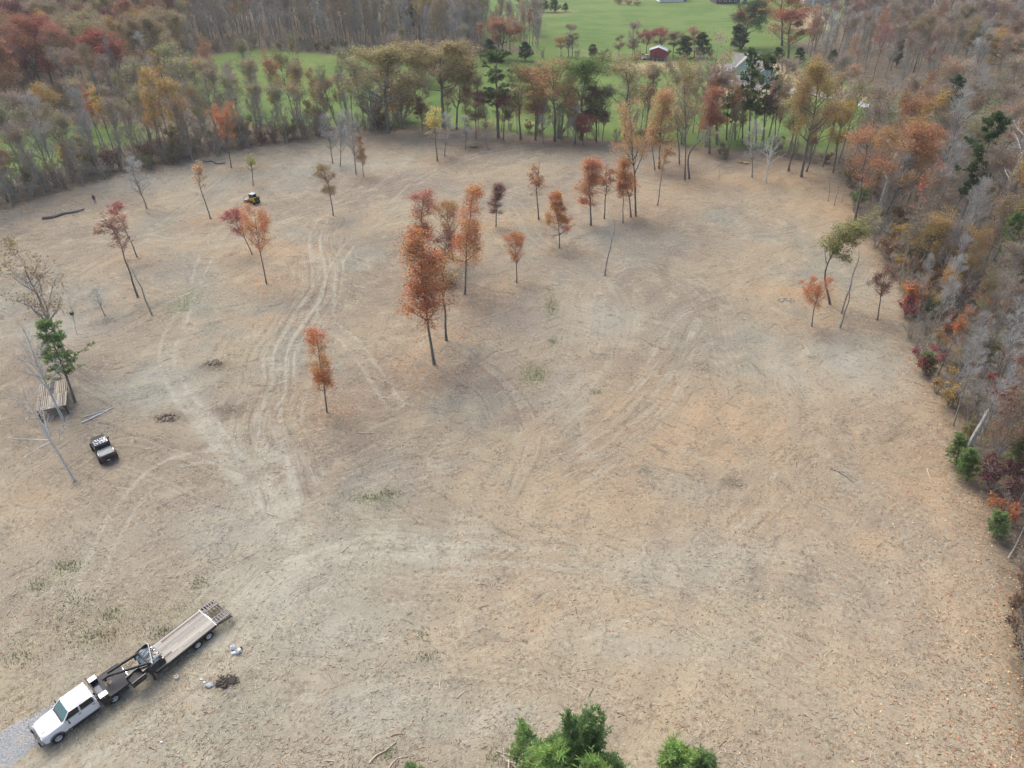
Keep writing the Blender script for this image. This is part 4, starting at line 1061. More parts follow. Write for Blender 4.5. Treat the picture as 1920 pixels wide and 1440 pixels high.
LEFT_T = [(12, 'wood', 'tan'), (16, 'wood', 'yg'), (7, 'bare', 'tan'), (4, 'wood', 'gold'), (3, 'wood', 'rust'), (6, 'woodleaf', 'olive'), (5, 'woodleaf', 'oliveb'), (3, 'woodleaf', 'yg'), (3, 'woodleaf', 'brown'),
          (3, 'woodleaf', 'gold'), (3, 'sparse', 'yellow'), (2.5, 'woodleaf', 'rust'), (1.5, 'sparse', 'redorange')]
fill([(-120, 415), (0, 399), (100, 365), (240, 325), (370, 300), (480, 276), (600, 261), (700, 248), (700, 236), (560, 238), (420, 240), (300, 258), (160, 292), (80, 330), (0, 352), (-120, 372)],
     4.1, picker(LEFT_T, 'in the left strip wood', 'the left strip of wood', (13, 19)), 21, maxn=200)
fill([(160, 288), (300, 256), (420, 236), (560, 232), (700, 232), (700, 205), (560, 196), (380, 196), (330, 170), (250, 190), (140, 240)],
     7.5, picker(LEFT_T, 'at the back of the left strip', 'the back of the left strip', (14, 19)), 22, maxn=90)
BIG_T = [(12, 'broad', 'oliveb'), (10, 'broad', 'olive'), (9, 'broad', 'rust'), (3, 'broad', 'maroon'), (4, 'broad', 'red'), (4, 'broad', 'brown'), (5, 'wood', 'tan'), (2, 'cedar', 'pine'), (2, 'broad', 'gold')]
fill([(-200, 262), (-60, 235), (130, 228), (250, 185), (340, 160), (365, 120), (345, 95), (330, 60), (300, 20), (-350, 20)],
     7.6, picker(BIG_T, 'in the top left wood', 'the top left wood', (15, 21)), 23, maxn=130)
FAR_T = [(18, 'wood', 'tan'), (10, 'bare', 'tan'), (6, 'wood', 'brown'), (4, 'wood', 'yg'), (3, 'woodleaf', 'oliveb'), (2, 'wood', 'pink'), (3, 'sparse', 'yellow'), (2, 'woodleaf', 'rust'), (3, 'woodleaf', 'brown'), (2, 'sparse', 'redorange'), (1, 'pinetall', 'pine')]
rest3 = fill([(335, 98), (480, 86), (660, 98), (800, 112), (880, 110), (905, 72), (880, 20), (330, 20)],
     4.5, picker(FAR_T, 'in the far grey wood', 'the far grey wood', (17, 22)), 24, maxn=105)
RIGHT_T = [(18, 'wood', 'tan'), (9, 'bare', 'tan'), (6, 'wood', 'yg'), (6, 'wood', 'peach'), (7, 'woodleaf', 'rust'), (5, 'woodleaf', 'oliveb'), (2, 'woodleaf', 'gold'), (2, 'woodleaf', 'peach'), (2, 'woodleaf', 'maroon'),
           (2, 'sparse', 'red'), (2, 'sparse', 'orange'), (1, 'pinetall', 'pine'), (3, 'woodleaf', 'brown'), (2, 'palebare', 'tan')]
fill([(1600, 330), (1590, 292), (1700, 262), (1920, 262), (2300, 300), (2500, 560), (1800, 560), (1700, 545), (1650, 480), (1604, 410)],
     4.7, picker(RIGHT_T, 'in the right wood', 'the back of the right wood', (15, 21)), 25, maxn=175)
fill([(1700, 560), (1800, 560), (2400, 560), (2500, 900), (2300, 1300), (2050, 1300), (1935, 1180), (1893, 1080), (1862, 980), (1820, 880), (1775, 770), (1735, 690), (1715, 600)],
     4.0, picker([(16, 'wood', 'tan'), (10, 'bare', 'tan'), (4, 'wood', 'peach'), (3, 'woodleaf', 'rust'), (1, 'woodleaf', 'crimson'), (2, 'woodleaf', 'gold'), (3, 'sparse', 'orange'), (3, 'woodleaf', 'brown'), (2, 'woodleaf', 'oliveb')],
                 'in the near right wood', 'the near part of the right wood', (9, 15)), 26, maxn=130)
UPR_T = [(12, 'wood', 'tan'), (7, 'bare', 'tan'), (7, 'wood', 'peach'), (5, 'woodleaf', 'peach'), (5, 'wood', 'pink'), (5, 'wood', 'brown'), (5, 'woodleaf', 'brown'), (3, 'woodleaf', 'rust'), (4, 'vase', 'pink'), (3, 'broad', 'oliveb'), (2, 'woodleaf', 'maroon'), (1, 'cedar', 'pine'), (3, 'bare', 'tan')]
rest6 = fill([(1500, 104), (1545, 140), (1640, 165), (1800, 186), (2100, 196), (2400, 170), (2400, 15), (1590, 15), (1575, 60), (1520, 75)],
     6.4, picker(UPR_T, 'in the wood beyond the road', 'the wood beyond the road', (15, 20)), 27, maxn=95)

# undergrowth along the wood edges
BUSH_T = [(12, 'thicket', 'tan'), (4, 'thicket', 'brown'), (2, 'leafshrub', 'olive'), (1.5, 'leafshrub', 'brown'), (1, 'leafshrub', 'maroon')]
fill([(-60, 408), (100, 366), (240, 326), (370, 301), (480, 277), (600, 262), (700, 248), (760, 243), (760, 232), (600, 250), (480, 264), (370, 286), (240, 310), (100, 348), (-60, 385)],
     2.3, picker(BUSH_T, 'at the left wood edge', 'the left wood edge', (2.5, 5.5)), 31, avoid=0.8, maxn=170)
BUSH_F = [(8, 'thicket', 'tan'), (4, 'thicket', 'brown'), (3, 'leafshrub', 'olive'), (2, 'leafshrub', 'brown'), (1, 'leafshrub', 'gold')]
fill([(760, 243), (900, 248), (1060, 264), (1220, 274), (1330, 282), (1450, 296), (1545, 316), (1560, 300), (1450, 280), (1330, 268), (1220, 260), (1060, 252), (900, 238), (760, 230)],
     3.6, picker(BUSH_F, 'under the far tree line', 'the far edge brush', (1.6, 3.6)), 32, avoid=0.8, maxn=110)
BUSH_R = [(16, 'thicket', 'tan'), (5, 'thicket', 'pink'), (1, 'leafshrub', 'crimson'), (1.6, 'leafshrub', 'gold'), (1.6, 'leafshrub', 'orange'), (0.6, 'leafshrub', 'green'), (1.5, 'leafshrub', 'rust'), (2, 'leafshrub', 'brown'), (1, 'leafshrub', 'maroon'), (1, 'leafshrub', 'olive')]
fill([(1560, 312), (1590, 345), (1606, 420), (1650, 480), (1692, 560), (1702, 640), (1726, 700), (1769, 760), (1797, 830), (1831, 900), (1855, 1000), (1881, 1100), (1895, 1200), (1908, 1330), (1920, 1440), (2300, 1440),
      (2300, 900), (2150, 700), (1980, 560), (1800, 470), (1680, 400), (1620, 330)],
     2.35, picker(BUSH_R, 'in the right thicket', 'the right wood edge', (2.2, 5.0)), 33, avoid=0.7, maxn=298)

fill([(335, 104), (480, 92), (660, 104), (800, 118), (860, 120), (860, 108), (660, 94), (480, 82), (335, 94)],
     3.4, picker([(8, 'thicket', 'tan'), (3, 'thicket', 'brown'), (2, 'leafshrub', 'olive'), (1, 'leafshrub', 'brown')], 'at the foot of the far grey wood', 'the far wood edge', (3, 6)), 34, avoid=0.8, maxn=60)

# the wood behind the front rows: one mass
def far_mass(name, pts, table, Hr, seed, lab):
    rr = random.Random(seed); rg = np.random.default_rng(seed)
    Vl, Fl, Cl, M = [], [], [], []; k = 0
    for (x, y) in pts:
        _, kind, c = weighted(rr, table)
        kk = [q for q in RAW if q[0] == (kind if kind in ('wood', 'woodleaf', 'broad', 'vase') else 'wood')]
        T0, R0, P1, R1, P3, kw = RAW[rr.choice(kk)]
        H = rr.uniform(*Hr); s = H / 18.0; a = rr.uniform(0, 6.28); ca, sa = math.cos(a) * s, math.sin(a) * s
        Mx = np.array([[ca, -sa, 0], [sa, ca, 0], [0, 0, s]]); o = np.array([x, y, hz(x, y)])
        sel = rg.choice(len(P3), min(300, len(P3)), replace=False)
        for (PP, RR, sd_) in ((T0[:, ::2], R0[:, ::2], 4), (P1[:, ::2][:, :3], R1[:, ::2][:, :3], 3), (P3[sel][:, [0, 2]], np.full((len(sel), 2), 0.042), 3)):
            v, f = tubes(PP, RR, sd_); Vl.append(v @ Mx.T + o); Fl.append(f + k); k += len(v); Cl.append(np.tile([0.2, 0.18, 0.165], (len(f), 1)) * rr.uniform(0.7, 1.2))
        nl = {'wood': 110, 'woodleaf': 450, 'broad': 800, 'vase': 450}.get(kind, 150)
        v, f, _i = leafset(rg, P3, nl, 0.5, 0.35); Vl.append(v @ Mx.T + o); Fl.append(f + k); k += len(v)
        Cl.append(np.array(shade(CR[c]))[None] * rg.uniform(0.6, 1.3, (len(f), 1)))
    if not Vl: return
    V = np.concatenate(Vl); F = np.concatenate(Fl); Cc = np.concatenate(Cl)
    me = bpy.data.meshes.new(name)
    me.vertices.add(len(V)); me.vertices.foreach_set('co', V.ravel().astype(np.float32))
    me.loops.add(F.size); me.loops.foreach_set('vertex_index', F.ravel().astype(np.int32))
    me.polygons.add(len(F)); me.polygons.foreach_set('loop_start', np.arange(0, F.size, 4, dtype=np.int32))
    me.update(calc_edges=True)
    at_ = me.attributes.new('tint', 'FLOAT_COLOR', 'FACE'); at_.data.foreach_set('color', np.concatenate([Cc, np.ones((len(Cc), 1))], 1).ravel().astype(np.float32))
    me.materials.append(FLEAF)
    tag(link(name, me), lab, 'woodland', kind='stuff')
far_mass('far_woodland', rest3[:190], FAR_T, (17, 22), 61, 'dense grey leafless wood behind the front rows beyond the left field')
far_mass('hillside_woodland', rest6[:230], UPR_T, (15, 20), 62, 'dense brown and pink wood filling the top right corner')
print('MASS', len(rest3), len(rest6), 'objects', len(bpy.data.objects))
#@@PART2@@
# ------------------------------------------------------------------ hedges, copses and bushes on the far meadows
def lone(kind, b, t, w, c, lab, cat='tree', name=None, seed=0, group=None):
    p = at(*b)
    return plant(kind, seed, p, t, width=w / FPX * depth_of(p), col=CR[c], rz=RND.uniform(0, 6.28), label=lab, cat=cat, name=name, group=group)
HEDGE = [('cedar', (1112, 108), (1112, 84), 22, 'pine', 'small dark cedar left of the dark hedge trees beside the red shed'),
 ('woodleaf', (1160, 108), (1160, 66), 46, 'maroon', 'dusky purple tree at the left of the hedge behind the red shed'),
 ('woodleaf', (1186, 107), (1187, 64), 44, 'brown', 'dark brown tree second in the hedge behind the red shed'),
 ('round', (1212, 106), (1213, 56), 40, 'crimson', 'bright crimson maple behind the left side of the red shed'),
 ('round', (1240, 106), (1240, 52), 44, 'crimson', 'crimson purple maple rising above the red shed'),
 ('round', (1262, 106), (1262, 60), 36, 'maroon', 'dark maroon maple right of the red shed'),
 ('cedar', (1284, 108), (1284, 70), 34, 'pine', 'dark evergreen right of the maroon maple'),
 ('woodleaf', (1302, 107), (1300, 48), 44, 'rust', 'rust coloured tree at the right of the red shed hedge'),
 ('cedar', (1318, 108), (1318, 64), 34, 'pine', 'dark evergreen at the right end of the red shed hedge'),
 ('wood', (1190, 104), (1190, 36), 30, 'pink', 'thin pinkish bare tree behind the dark hedge trees'),
 ('round', (1052, 106), (1053, 70), 22, 'redorange', 'small tree with an orange red top on the hedge line in the meadow'),
 ('woodleaf', (1073, 108), (1074, 62), 30, 'maroon', 'purple twiggy tree next to the orange red topped one'),
 ('wood', (1066, 106), (1066, 44), 46, 'tan', 'grey twiggy tree above the purple one on the meadow hedge line'),
 ('broad', (940, 112), (946, 24), 76, 'rust', 'big rust olive oak at the corner of the far grey wood'),
 ('cedar', (916, 112), (917, 76), 50, 'pine', 'dark evergreen left of the big rust olive oak'),
 ('cedar', (985, 114), (985, 80), 52, 'pine', 'dark evergreen right of the big rust olive oak'),
 ('broad', (1390, 92), (1420, -2), 66, 'pine', 'tall dark green oak at the left of the copse behind the green house'),
 ('cedar', (1388, 94), (1384, 48), 50, 'pine', 'dark evergreen bush at the foot of the tall dark green oak'),
 ('broad', (1394, 88), (1396, 12), 44, 'rust', 'rust tree at the left flank of the copse behind the green house'),
 ('broad', (1478, 114), (1486, 16), 104, 'red', 'big reddish brown oak directly behind the green house'),
 ('broad', (1466, 86), (1474, -36), 80, 'orange', 'tall orange brown oak at the top of the copse behind the green house'),
 ('cedar', (1460, 116), (1460, 90), 40, 'pine', 'low dark evergreen under the big reddish brown oak'),
 ('cedar', (1500, 118), (1500, 92), 40, 'pine', 'low dark evergreen right of the house under the oak'),
 ('cedar', (1562, 116), (1564, 94), 26, 'green', 'small green cedar at the edge of the wood right of the house'),
 ('broad', (1872, 150), (1880, 56), 120, 'gold', 'large golden brown oak in the top right wood'),
 ('slim', (1498, 152), (1534, 118), 30, 'peach', 'small peach coloured tree on the lawn right of the green house'),
 ('round', (1612, 158), (1604, 122), 32, 'peach', 'round peach tree on the lawn by the road'),
 ('leafshrub', (1380, 172), (1366, 148), 30, 'rust', 'rusty shrub at the left corner of the green house drive'),
 ('leafshrub', (1456, 176), (1455, 158), 20, 'crimson', 'crimson shrub at the right of the concrete drive'),
 ('cedar', (1020, 23), (1020, -2), 28, 'pine', 'dark evergreen bush, left of the clump at the top of the far field'),
 ('cedar', (1040, 23), (1040, -4), 30, 'pine', 'dark evergreen bush, middle of the clump at the top of the far field'),
 ('cedar', (1060, 22), (1060, 6), 30, 'pine', 'dark evergreen bush, right of the clump at the top of the far field'),
 ('leafshrub', (1160, 8), (1160, -4), 22, 'brown', 'brown shrub, left of the low bed at the top of the far field'),
 ('leafshrub', (1178, 9), (1178, -2), 22, 'rust', 'rust shrub, middle of the low bed at the top of the far field'),
 ('leafshrub', (1196, 10), (1196, 0), 18, 'brown', 'brown shrub, right of the low bed at the top of the far field'),
 ('vase', (640, 252), (590, 150), 60, 'tan', 'dark crooked bare tree in the left strip of wood above the bare row'),
 ('round', (250, 175), (262, 86), 50, 'gold', 'bright yellow topped tree in front of the top left autumn wood'),
 ('round', (75, 262), (76, 158), 50, 'gold', 'yellow crowned tree at the left of the strip wood'),
 ('leafshrub', (1360, 298), (1358, 270), 30, 'olive', 'olive shrub at the foot of the short dark pine'),
 ('broad', (172, 150), (175, 30), 110, 'oliveb', 'large olive brown oak in the middle of the top left autumn wood'),
 ('broad', (60, 190), (70, 34), 100, 'red', 'large red brown oak at the left of the top left autumn wood'),
]
for i, (k, b, t, w, c, lab) in enumerate(HEDGE):
    lone(k, b, t, w, c, lab, seed=i, cat='shrub' if k == 'leafshrub' else 'tree')
fill([(0, 385), (100, 352), (240, 312), (370, 288), (480, 266), (600, 252), (600, 236), (480, 244), (370, 262), (240, 285), (100, 322), (0, 355)],
     3.8, picker([(6, 'thicket', 'tan'), (3, 'thicket', 'yg'), (3, 'leafshrub', 'olive'), (1.5, 'leafshrub', 'gold'), (1.5, 'leafshrub', 'brown')], 'inside the left strip wood', 'the floor of the left strip', (3, 6.5)), 45, avoid=0.8, maxn=90)
fill([(1180, 268), (1330, 284), (1450, 298), (1560, 318), (1600, 300), (1590, 262), (1480, 250), (1330, 240), (1200, 238)], 5.2,
     picker([(6, 'wood', 'tan'), (3, 'wood', 'yg'), (3, 'woodleaf', 'oliveb'), (2, 'woodleaf', 'olive'), (2, 'woodleaf', 'rust'), (2, 'wood', 'peach'), (1, 'cedar', 'pine'), (1, 'woodleaf', 'gold')], 'behind the far tree line', 'the back of the far tree line', (12, 19)), 46, avoid=1.5, maxn=75)
fill([(820, 250), (1180, 268), (1180, 240), (820, 232)], 6.2,
     picker([(6, 'wood', 'tan'), (3, 'wood', 'yg'), (2, 'woodleaf', 'olive'), (2, 'woodleaf', 'rust'), (2, 'thicket', 'tan')], 'behind the far tree line', 'the back of the far tree line', (9, 16)), 47, avoid=1.5, maxn=40)
for i, (k, b, t, w, c, lab) in enumerate([('vasebare', (1378, 262), (1384, 128), 50, 'peach', 'sparse pale tree rising before the left wall of the green house'), ('vase', (1452, 276), (1462, 132), 46, 'oliveb', 'olive tree at the right corner of the green house'),
          ('sparse', (1392, 270), (1398, 150), 34, 'rust', 'thin rust tree between the pines and the green house'), ('vasebare', (1418, 268), (1420, 140), 44, 'olive', 'bare olive topped tree between the two tall thin pines')]):
    lone(k, b, t, w, c, lab, seed=i)
# thin hedge line across the meadow and behind the far field
fill([(1000, 112), (1200, 112), (1340, 112), (1340, 107), (1200, 107), (1000, 107)], 4.2,
     picker([(4, 'thicket', 'brown'), (2, 'leafshrub', 'olive'), (1, 'leafshrub', 'gold'), (2, 'leafshrub', 'brown')], 'on the hedge line that crosses the meadow', 'the meadow hedge', (2.0, 4.0)), 41, avoid=0.5, maxn=40)
fill([(860, 116), (1000, 116), (1020, 84), (1000, 40), (1010, 0), (930, 0), (880, 60)], 6.0,
     picker([(6, 'wood', 'tan'), (2, 'thicket', 'tan'), (1, 'sparse', 'orange'), (2, 'sparse', 'peach'), (1, 'sparse', 'crimson'), (2, 'wood', 'yg')], 'on the far brush strip', 'the far brush strip', (9, 16)), 42, avoid=0.5, maxn=40)
fill([(700, 232), (760, 230), (880, 128), (860, 112), (760, 112), (720, 150)], 6.5,
     picker([(5, 'wood', 'tan'), (3, 'leafshrub', 'brown'), (2, 'thicket', 'tan'), (1, 'woodleaf', 'olive'), (1, 'woodleaf', 'brown')], 'on the brushy ground', 'the brush behind the far tree line', (5, 13)), 43, avoid=1.5, maxn=46)
fill([(780, 244), (1540, 312), (1540, 296), (1200, 262), (780, 236)], 3.7,
     picker([(5, 'wood', 'tan'), (3, 'wood', 'yg'), (2, 'sparse', 'rust'), (1, 'sparse', 'maroon'), (3, 'woodleaf', 'olive'), (3, 'woodleaf', 'oliveb'), (2, 'woodleaf', 'rust'), (2, 'wood', 'brown')], 'in the far tree line', 'the far tree line', (7, 17)), 44, avoid=1.2, maxn=120)

# young pines at the bottom edge
PINES = [((987, 1452), (977, 1347), 46, 'pale', 'small young pine at the left of the group at the bottom edge'),
 ((1010, 1490), (1010, 1385), 60, 'd', 'dark young pine behind the bright one in the group at the bottom edge'),
 ((1042, 1470), (1042, 1370), 62, 'd', 'young pine with a rounded top in the middle of the group at the bottom edge'),
 ((1028, 1560), (1028, 1408), 90, 'l', 'bright light green young pine lowest in the left half of the group'),
 ((1092, 1500), (1102, 1324), 76, 'd', 'tallest young pine of the group at the bottom edge'),
 ((1086, 1540), (1072, 1328), 44, 'd', 'narrow young pine whose top leans left beside the tallest one'),
 ((1142, 1520), (1148, 1406), 66, 'd', 'dark young pine at the right of the group at the bottom edge'),
 ((1110, 1600), (1108, 1424), 80, 'l', 'young pine in front of the tallest one, cut by the bottom edge'),
 ((1250, 1470), (1247, 1398), 26, 'pale', 'thin pale young pine left of the right hand pair'),
 ((1272, 1530), (1274, 1398), 78, 'l', 'wide young pine, left one of the right hand pair at the bottom edge'),
 ((1324, 1510), (1324, 1400), 62, 'd', 'young pine, right one of the right hand pair at the bottom edge'),
 ((766, 1480), (768, 1424), 34, 'd', 'small pine tip, left one at the bottom edge below the fallen branch'),
 ((790, 1485), (790, 1430), 24, 'l', 'small pine tip, right one at the bottom edge below the fallen branch')]
for i, (b, t, w, sh, lab) in enumerate(PINES):
    p = at(*b)
    t = (t[0], t[1] + 12)
    col = {'pale': (0.21, 0.36, 0.09), 'l': (0.22, 0.37, 0.07), 'd': (0.15, 0.265, 0.08)}[sh]
    plant('pineyoung', i, p, t, width=w / FPX * depth_of(p) * 0.88, col=col, rz=i * 1.3, label=lab)
for i, (b, t, w, lab) in enumerate([((1792, 872), (1800, 815), 40, 'bright green little pine left of the leaning broken trunk'), ((1812, 900), (1820, 842), 50, 'bright green pine bush at the foot of the leaning broken trunk'),
          ((1910, 905), (1912, 820), 44, 'green pine at the right edge of the picture beside the broken trunk'), ((1868, 1010), (1872, 962), 50, 'blue green pine bush below the orange shrub at the right edge'),
          ((1745, 700), (1738, 660), 34, 'green little pine at the bend of the right wood edge'), ((1905, 560), (1912, 400), 60, 'tall green pine at the right edge of the picture')]):
    p = at(*b); plant('pineyoung' if i < 5 else 'pinetall', i, p, t, width=w / FPX * depth_of(p) * 0.7, col=(0.14, 0.23, 0.06), rz=i, label=lab)
for i, (b, t, w, c, lab) in enumerate([((1890, 985), (1885, 930), 60, 'orange', 'bright orange yellow shrub at the right edge'), ((1880, 760), (1882, 705), 54, 'crimson', 'crimson shrub in the right thicket above the broken trunk'),
          ((1905, 700), (1903, 662), 50, 'redorange', 'vivid red orange shrub at the right edge'), ((1800, 700), (1812, 650), 50, 'gold', 'yellow shrub in the right thicket'),
          ((1862, 600), (1868, 530), 60, 'redorange', 'coral red shrub tree in the right thicket'), ((1912, 960), (1914, 925), 30, 'maroon', 'dark purple shrub beside the bright orange yellow one')]):
    p = at(*b); plant('leafshrub', i, p, t, width=w / FPX * depth_of(p), col=CR[c], rz=i, label=lab, cat='shrub')

# leaning broken trunk
def tapered(pts, radii, sides=9, rough=0.12, seed=0):
    m = MB(); m.tube(pts, radii, sides)
    rr = random.Random(seed); m.v = [tuple(c + rr.uniform(-1, 1) * rough * 0.12 for c in v) for v in m.v]
    return m
b = at(1800, 872); b.z = zt(b.x, b.y); t = on_plane_y(1853, 768, b.y + 0.3)
pts = [b + (t - b) * f + Vector((0.06 * math.sin(f * 9), 0, 0)) for f in (-0.04, 0.15, 0.3, 0.45, 0.6, 0.75, 0.88, 1.0)]
m = tapered(pts, [0.30, 0.27, 0.25, 0.24, 0.22, 0.20, 0.17, 0.06], seed=5)
for f in (0.35, 0.6, 0.8):
    q = b + (t - b) * f; m.tube([q, q + Vector((-0.5, -0.3, 0.4))], [0.05, 0.02], 5)
o = m.build('dead_trunk', BARK_P, smooth=True); tag(o, 'pale grey broken trunk leaning out of the right thicket', 'dead tree')

# ------------------------------------------------------------------ logs, branches and litter on the cleared ground
LOGC = {'d': BARK_D, 'g': BARK_G, 'p': BARK_P}
PALEW = plain('peeled_wood', (0.50, 0.42, 0.31), 0.9, var=0.1, scale=9)
def log(px, rad, mat, name, lab, cat, group=None, lift=0.0, seed=0, forks=0):
    P = [at(u, v) for u, v in px]; P = [Vector((p.x, p.y, zt(p.x, p.y) + rad * 0.75 + lift)) for p in P]
    Q = [Vector(q) for q in catmull([tuple(p) for p in P], 3)]
    rr = random.Random(seed)
    m = tapered(Q, [rad * (1 - 0.5 * i / len(Q)) for i in range(len(Q))], 7, rad * 0.8, seed)
    for k in range(forks):
        q = Q[rr.randrange(1, len(Q) - 1)]; d = (Q[-1] - Q[0]).normalized(); s = Vector((-d.y, d.x, 0)) * rr.choice((-1, 1))
        m.tube([q, q + (d * 0.9 + s * 0.6) * rr.uniform(.5, 1.2) + Vector((0, 0, 0.1))], [rad * 0.4, rad * 0.15], 5)
    o = m.build(name, mat, smooth=True); return tag(o, lab, cat, group)
log([(80, 412), (98, 409), (118, 402), (140, 399), (158, 394)], 0.30, BARK_D, 'fallen_log', 'long dark fallen log near the man in the upper left clearing', 'log', forks=1)
log([(374, 300), (386, 304), (398, 304), (408, 308), (423, 306)], 0.24, BARK_D, 'fallen_log', 'dark crooked fallen log at the left wood edge by the coral orange maple', 'log', forks=2)
log([(152, 794), (180, 781), (208, 767)], 0.09, BARK_P, 'metal_pole', 'pale pole nearest the pickup of the three lying in the left clearing', 'pole', 'poles lying on the ground')
log([(168, 786), (190, 775), (213, 765)], 0.09, BARK_P, 'metal_pole', 'middle pale pole of the three lying in the left clearing', 'pole', 'poles lying on the ground')
log([(158, 782), (172, 778), (196, 770)], 0.07, BARK_P, 'metal_pole', 'shortest pale pole farthest from the pickup of the three', 'pole', 'poles lying on the ground')
log([(692, 1432), (705, 1417), (722, 1408), (742, 1393)], 0.075, PALEW, 'fallen_branch', 'curved pale branch near the bottom edge left of centre', 'branch', seed=3)
log([(729, 1440), (736, 1430), (745, 1421)], 0.05, PALEW, 'fallen_branch', 'pale straight stick at the bottom edge right of the curved branch', 'branch', seed=4)
log([(733, 1382), (744, 1378), (755, 1378)], 0.05, plain('red_brown_wood', (0.30, 0.17, 0.10), .9), 'fallen_branch', 'reddish stick just above the curved pale branch', 'branch', seed=5)
log([(824, 1294), (825, 1280), (827, 1263)], 0.045, PALEW, 'fallen_branch', 'thin pale stick pointing away above the curved branch', 'branch', seed=6)
log([(857, 1309), (866, 1300), (876, 1293)], 0.04, PALEW, 'fallen_branch', 'pale stick in the lower middle right of the thin upright one', 'branch', seed=7)
log([(1556, 880), (1575, 888), (1600, 904)], 0.055, BARK_D, 'fallen_branch', 'dark thin branch lying in the right part of the clearing', 'branch', seed=8, forks=1)
log([(1500, 728), (1512, 736), (1520, 745)], 0.06, PALEW, 'fallen_branch', 'pale stick at the end of the bright scrape on the right', 'branch', seed=9)
log([(672, 812), (688, 813), (702, 812)], 0.07, PALEW, 'fallen_branch', 'pale stick lying level near the middle of the clearing', 'branch', seed=10)
log([(1738, 878), (1741, 888), (1745, 899)], 0.05, PALEW, 'fallen_branch', 'short pale stick near the right wood edge above the others', 'branch', seed=11)
log([(1660, 928), (1668, 933), (1672, 937)], 0.05, PALEW, 'fallen_branch', 'short pale stick left of the right wood edge', 'branch', seed=12)
log([(500, 962), (510, 966), (519, 968)], 0.06, PALEW, 'fallen_branch', 'pale stick where the wheel tracks meet', 'branch', seed=13)
log([(641, 1036), (647, 1030), (653, 1024)], 0.05, PALEW, 'fallen_branch', 'pale stick just below the wheel tracks in the middle', 'branch', seed=14)
log([(1090, 1256), (1102, 1255), (1114, 1253)], 0.045, PALEW, 'fallen_branch', 'pale level stick in the lower middle right of centre', 'branch', seed=15)
log([(1885, 1055), (1900, 1030), (1918, 990)], 0.07, BARK_G, 'fallen_branch', 'grey bent branch hanging out of the thicket at the right edge', 'branch', lift=0.5, seed=16, forks=1)
# branch heap by the young pines
for i, (a, b_, l) in enumerate([((930, 1409), (975, 1420), 'longest level stick of the heap beside the young pines'), ((940, 1417), (968, 1440), 'sloping stick of the heap beside the young pines'),
                               ((944, 1428), (978, 1436), 'lower stick of the heap beside the young pines'), ((953, 1448), (957, 1394), 'upright pale stick of the heap beside the young pines'),
                               ((944, 1400), (945, 1432), 'short upright grey stick of the heap beside the young pines')]):
    log([a, ((a[0] + b_[0]) / 2, (a[1] + b_[1]) / 2), b_], 0.06, PALEW if i != 4 else BARK_G, 'heap_stick', l, 'branch', 'sticks heaped beside the young pines', lift=0.1 * i, seed=20 + i)

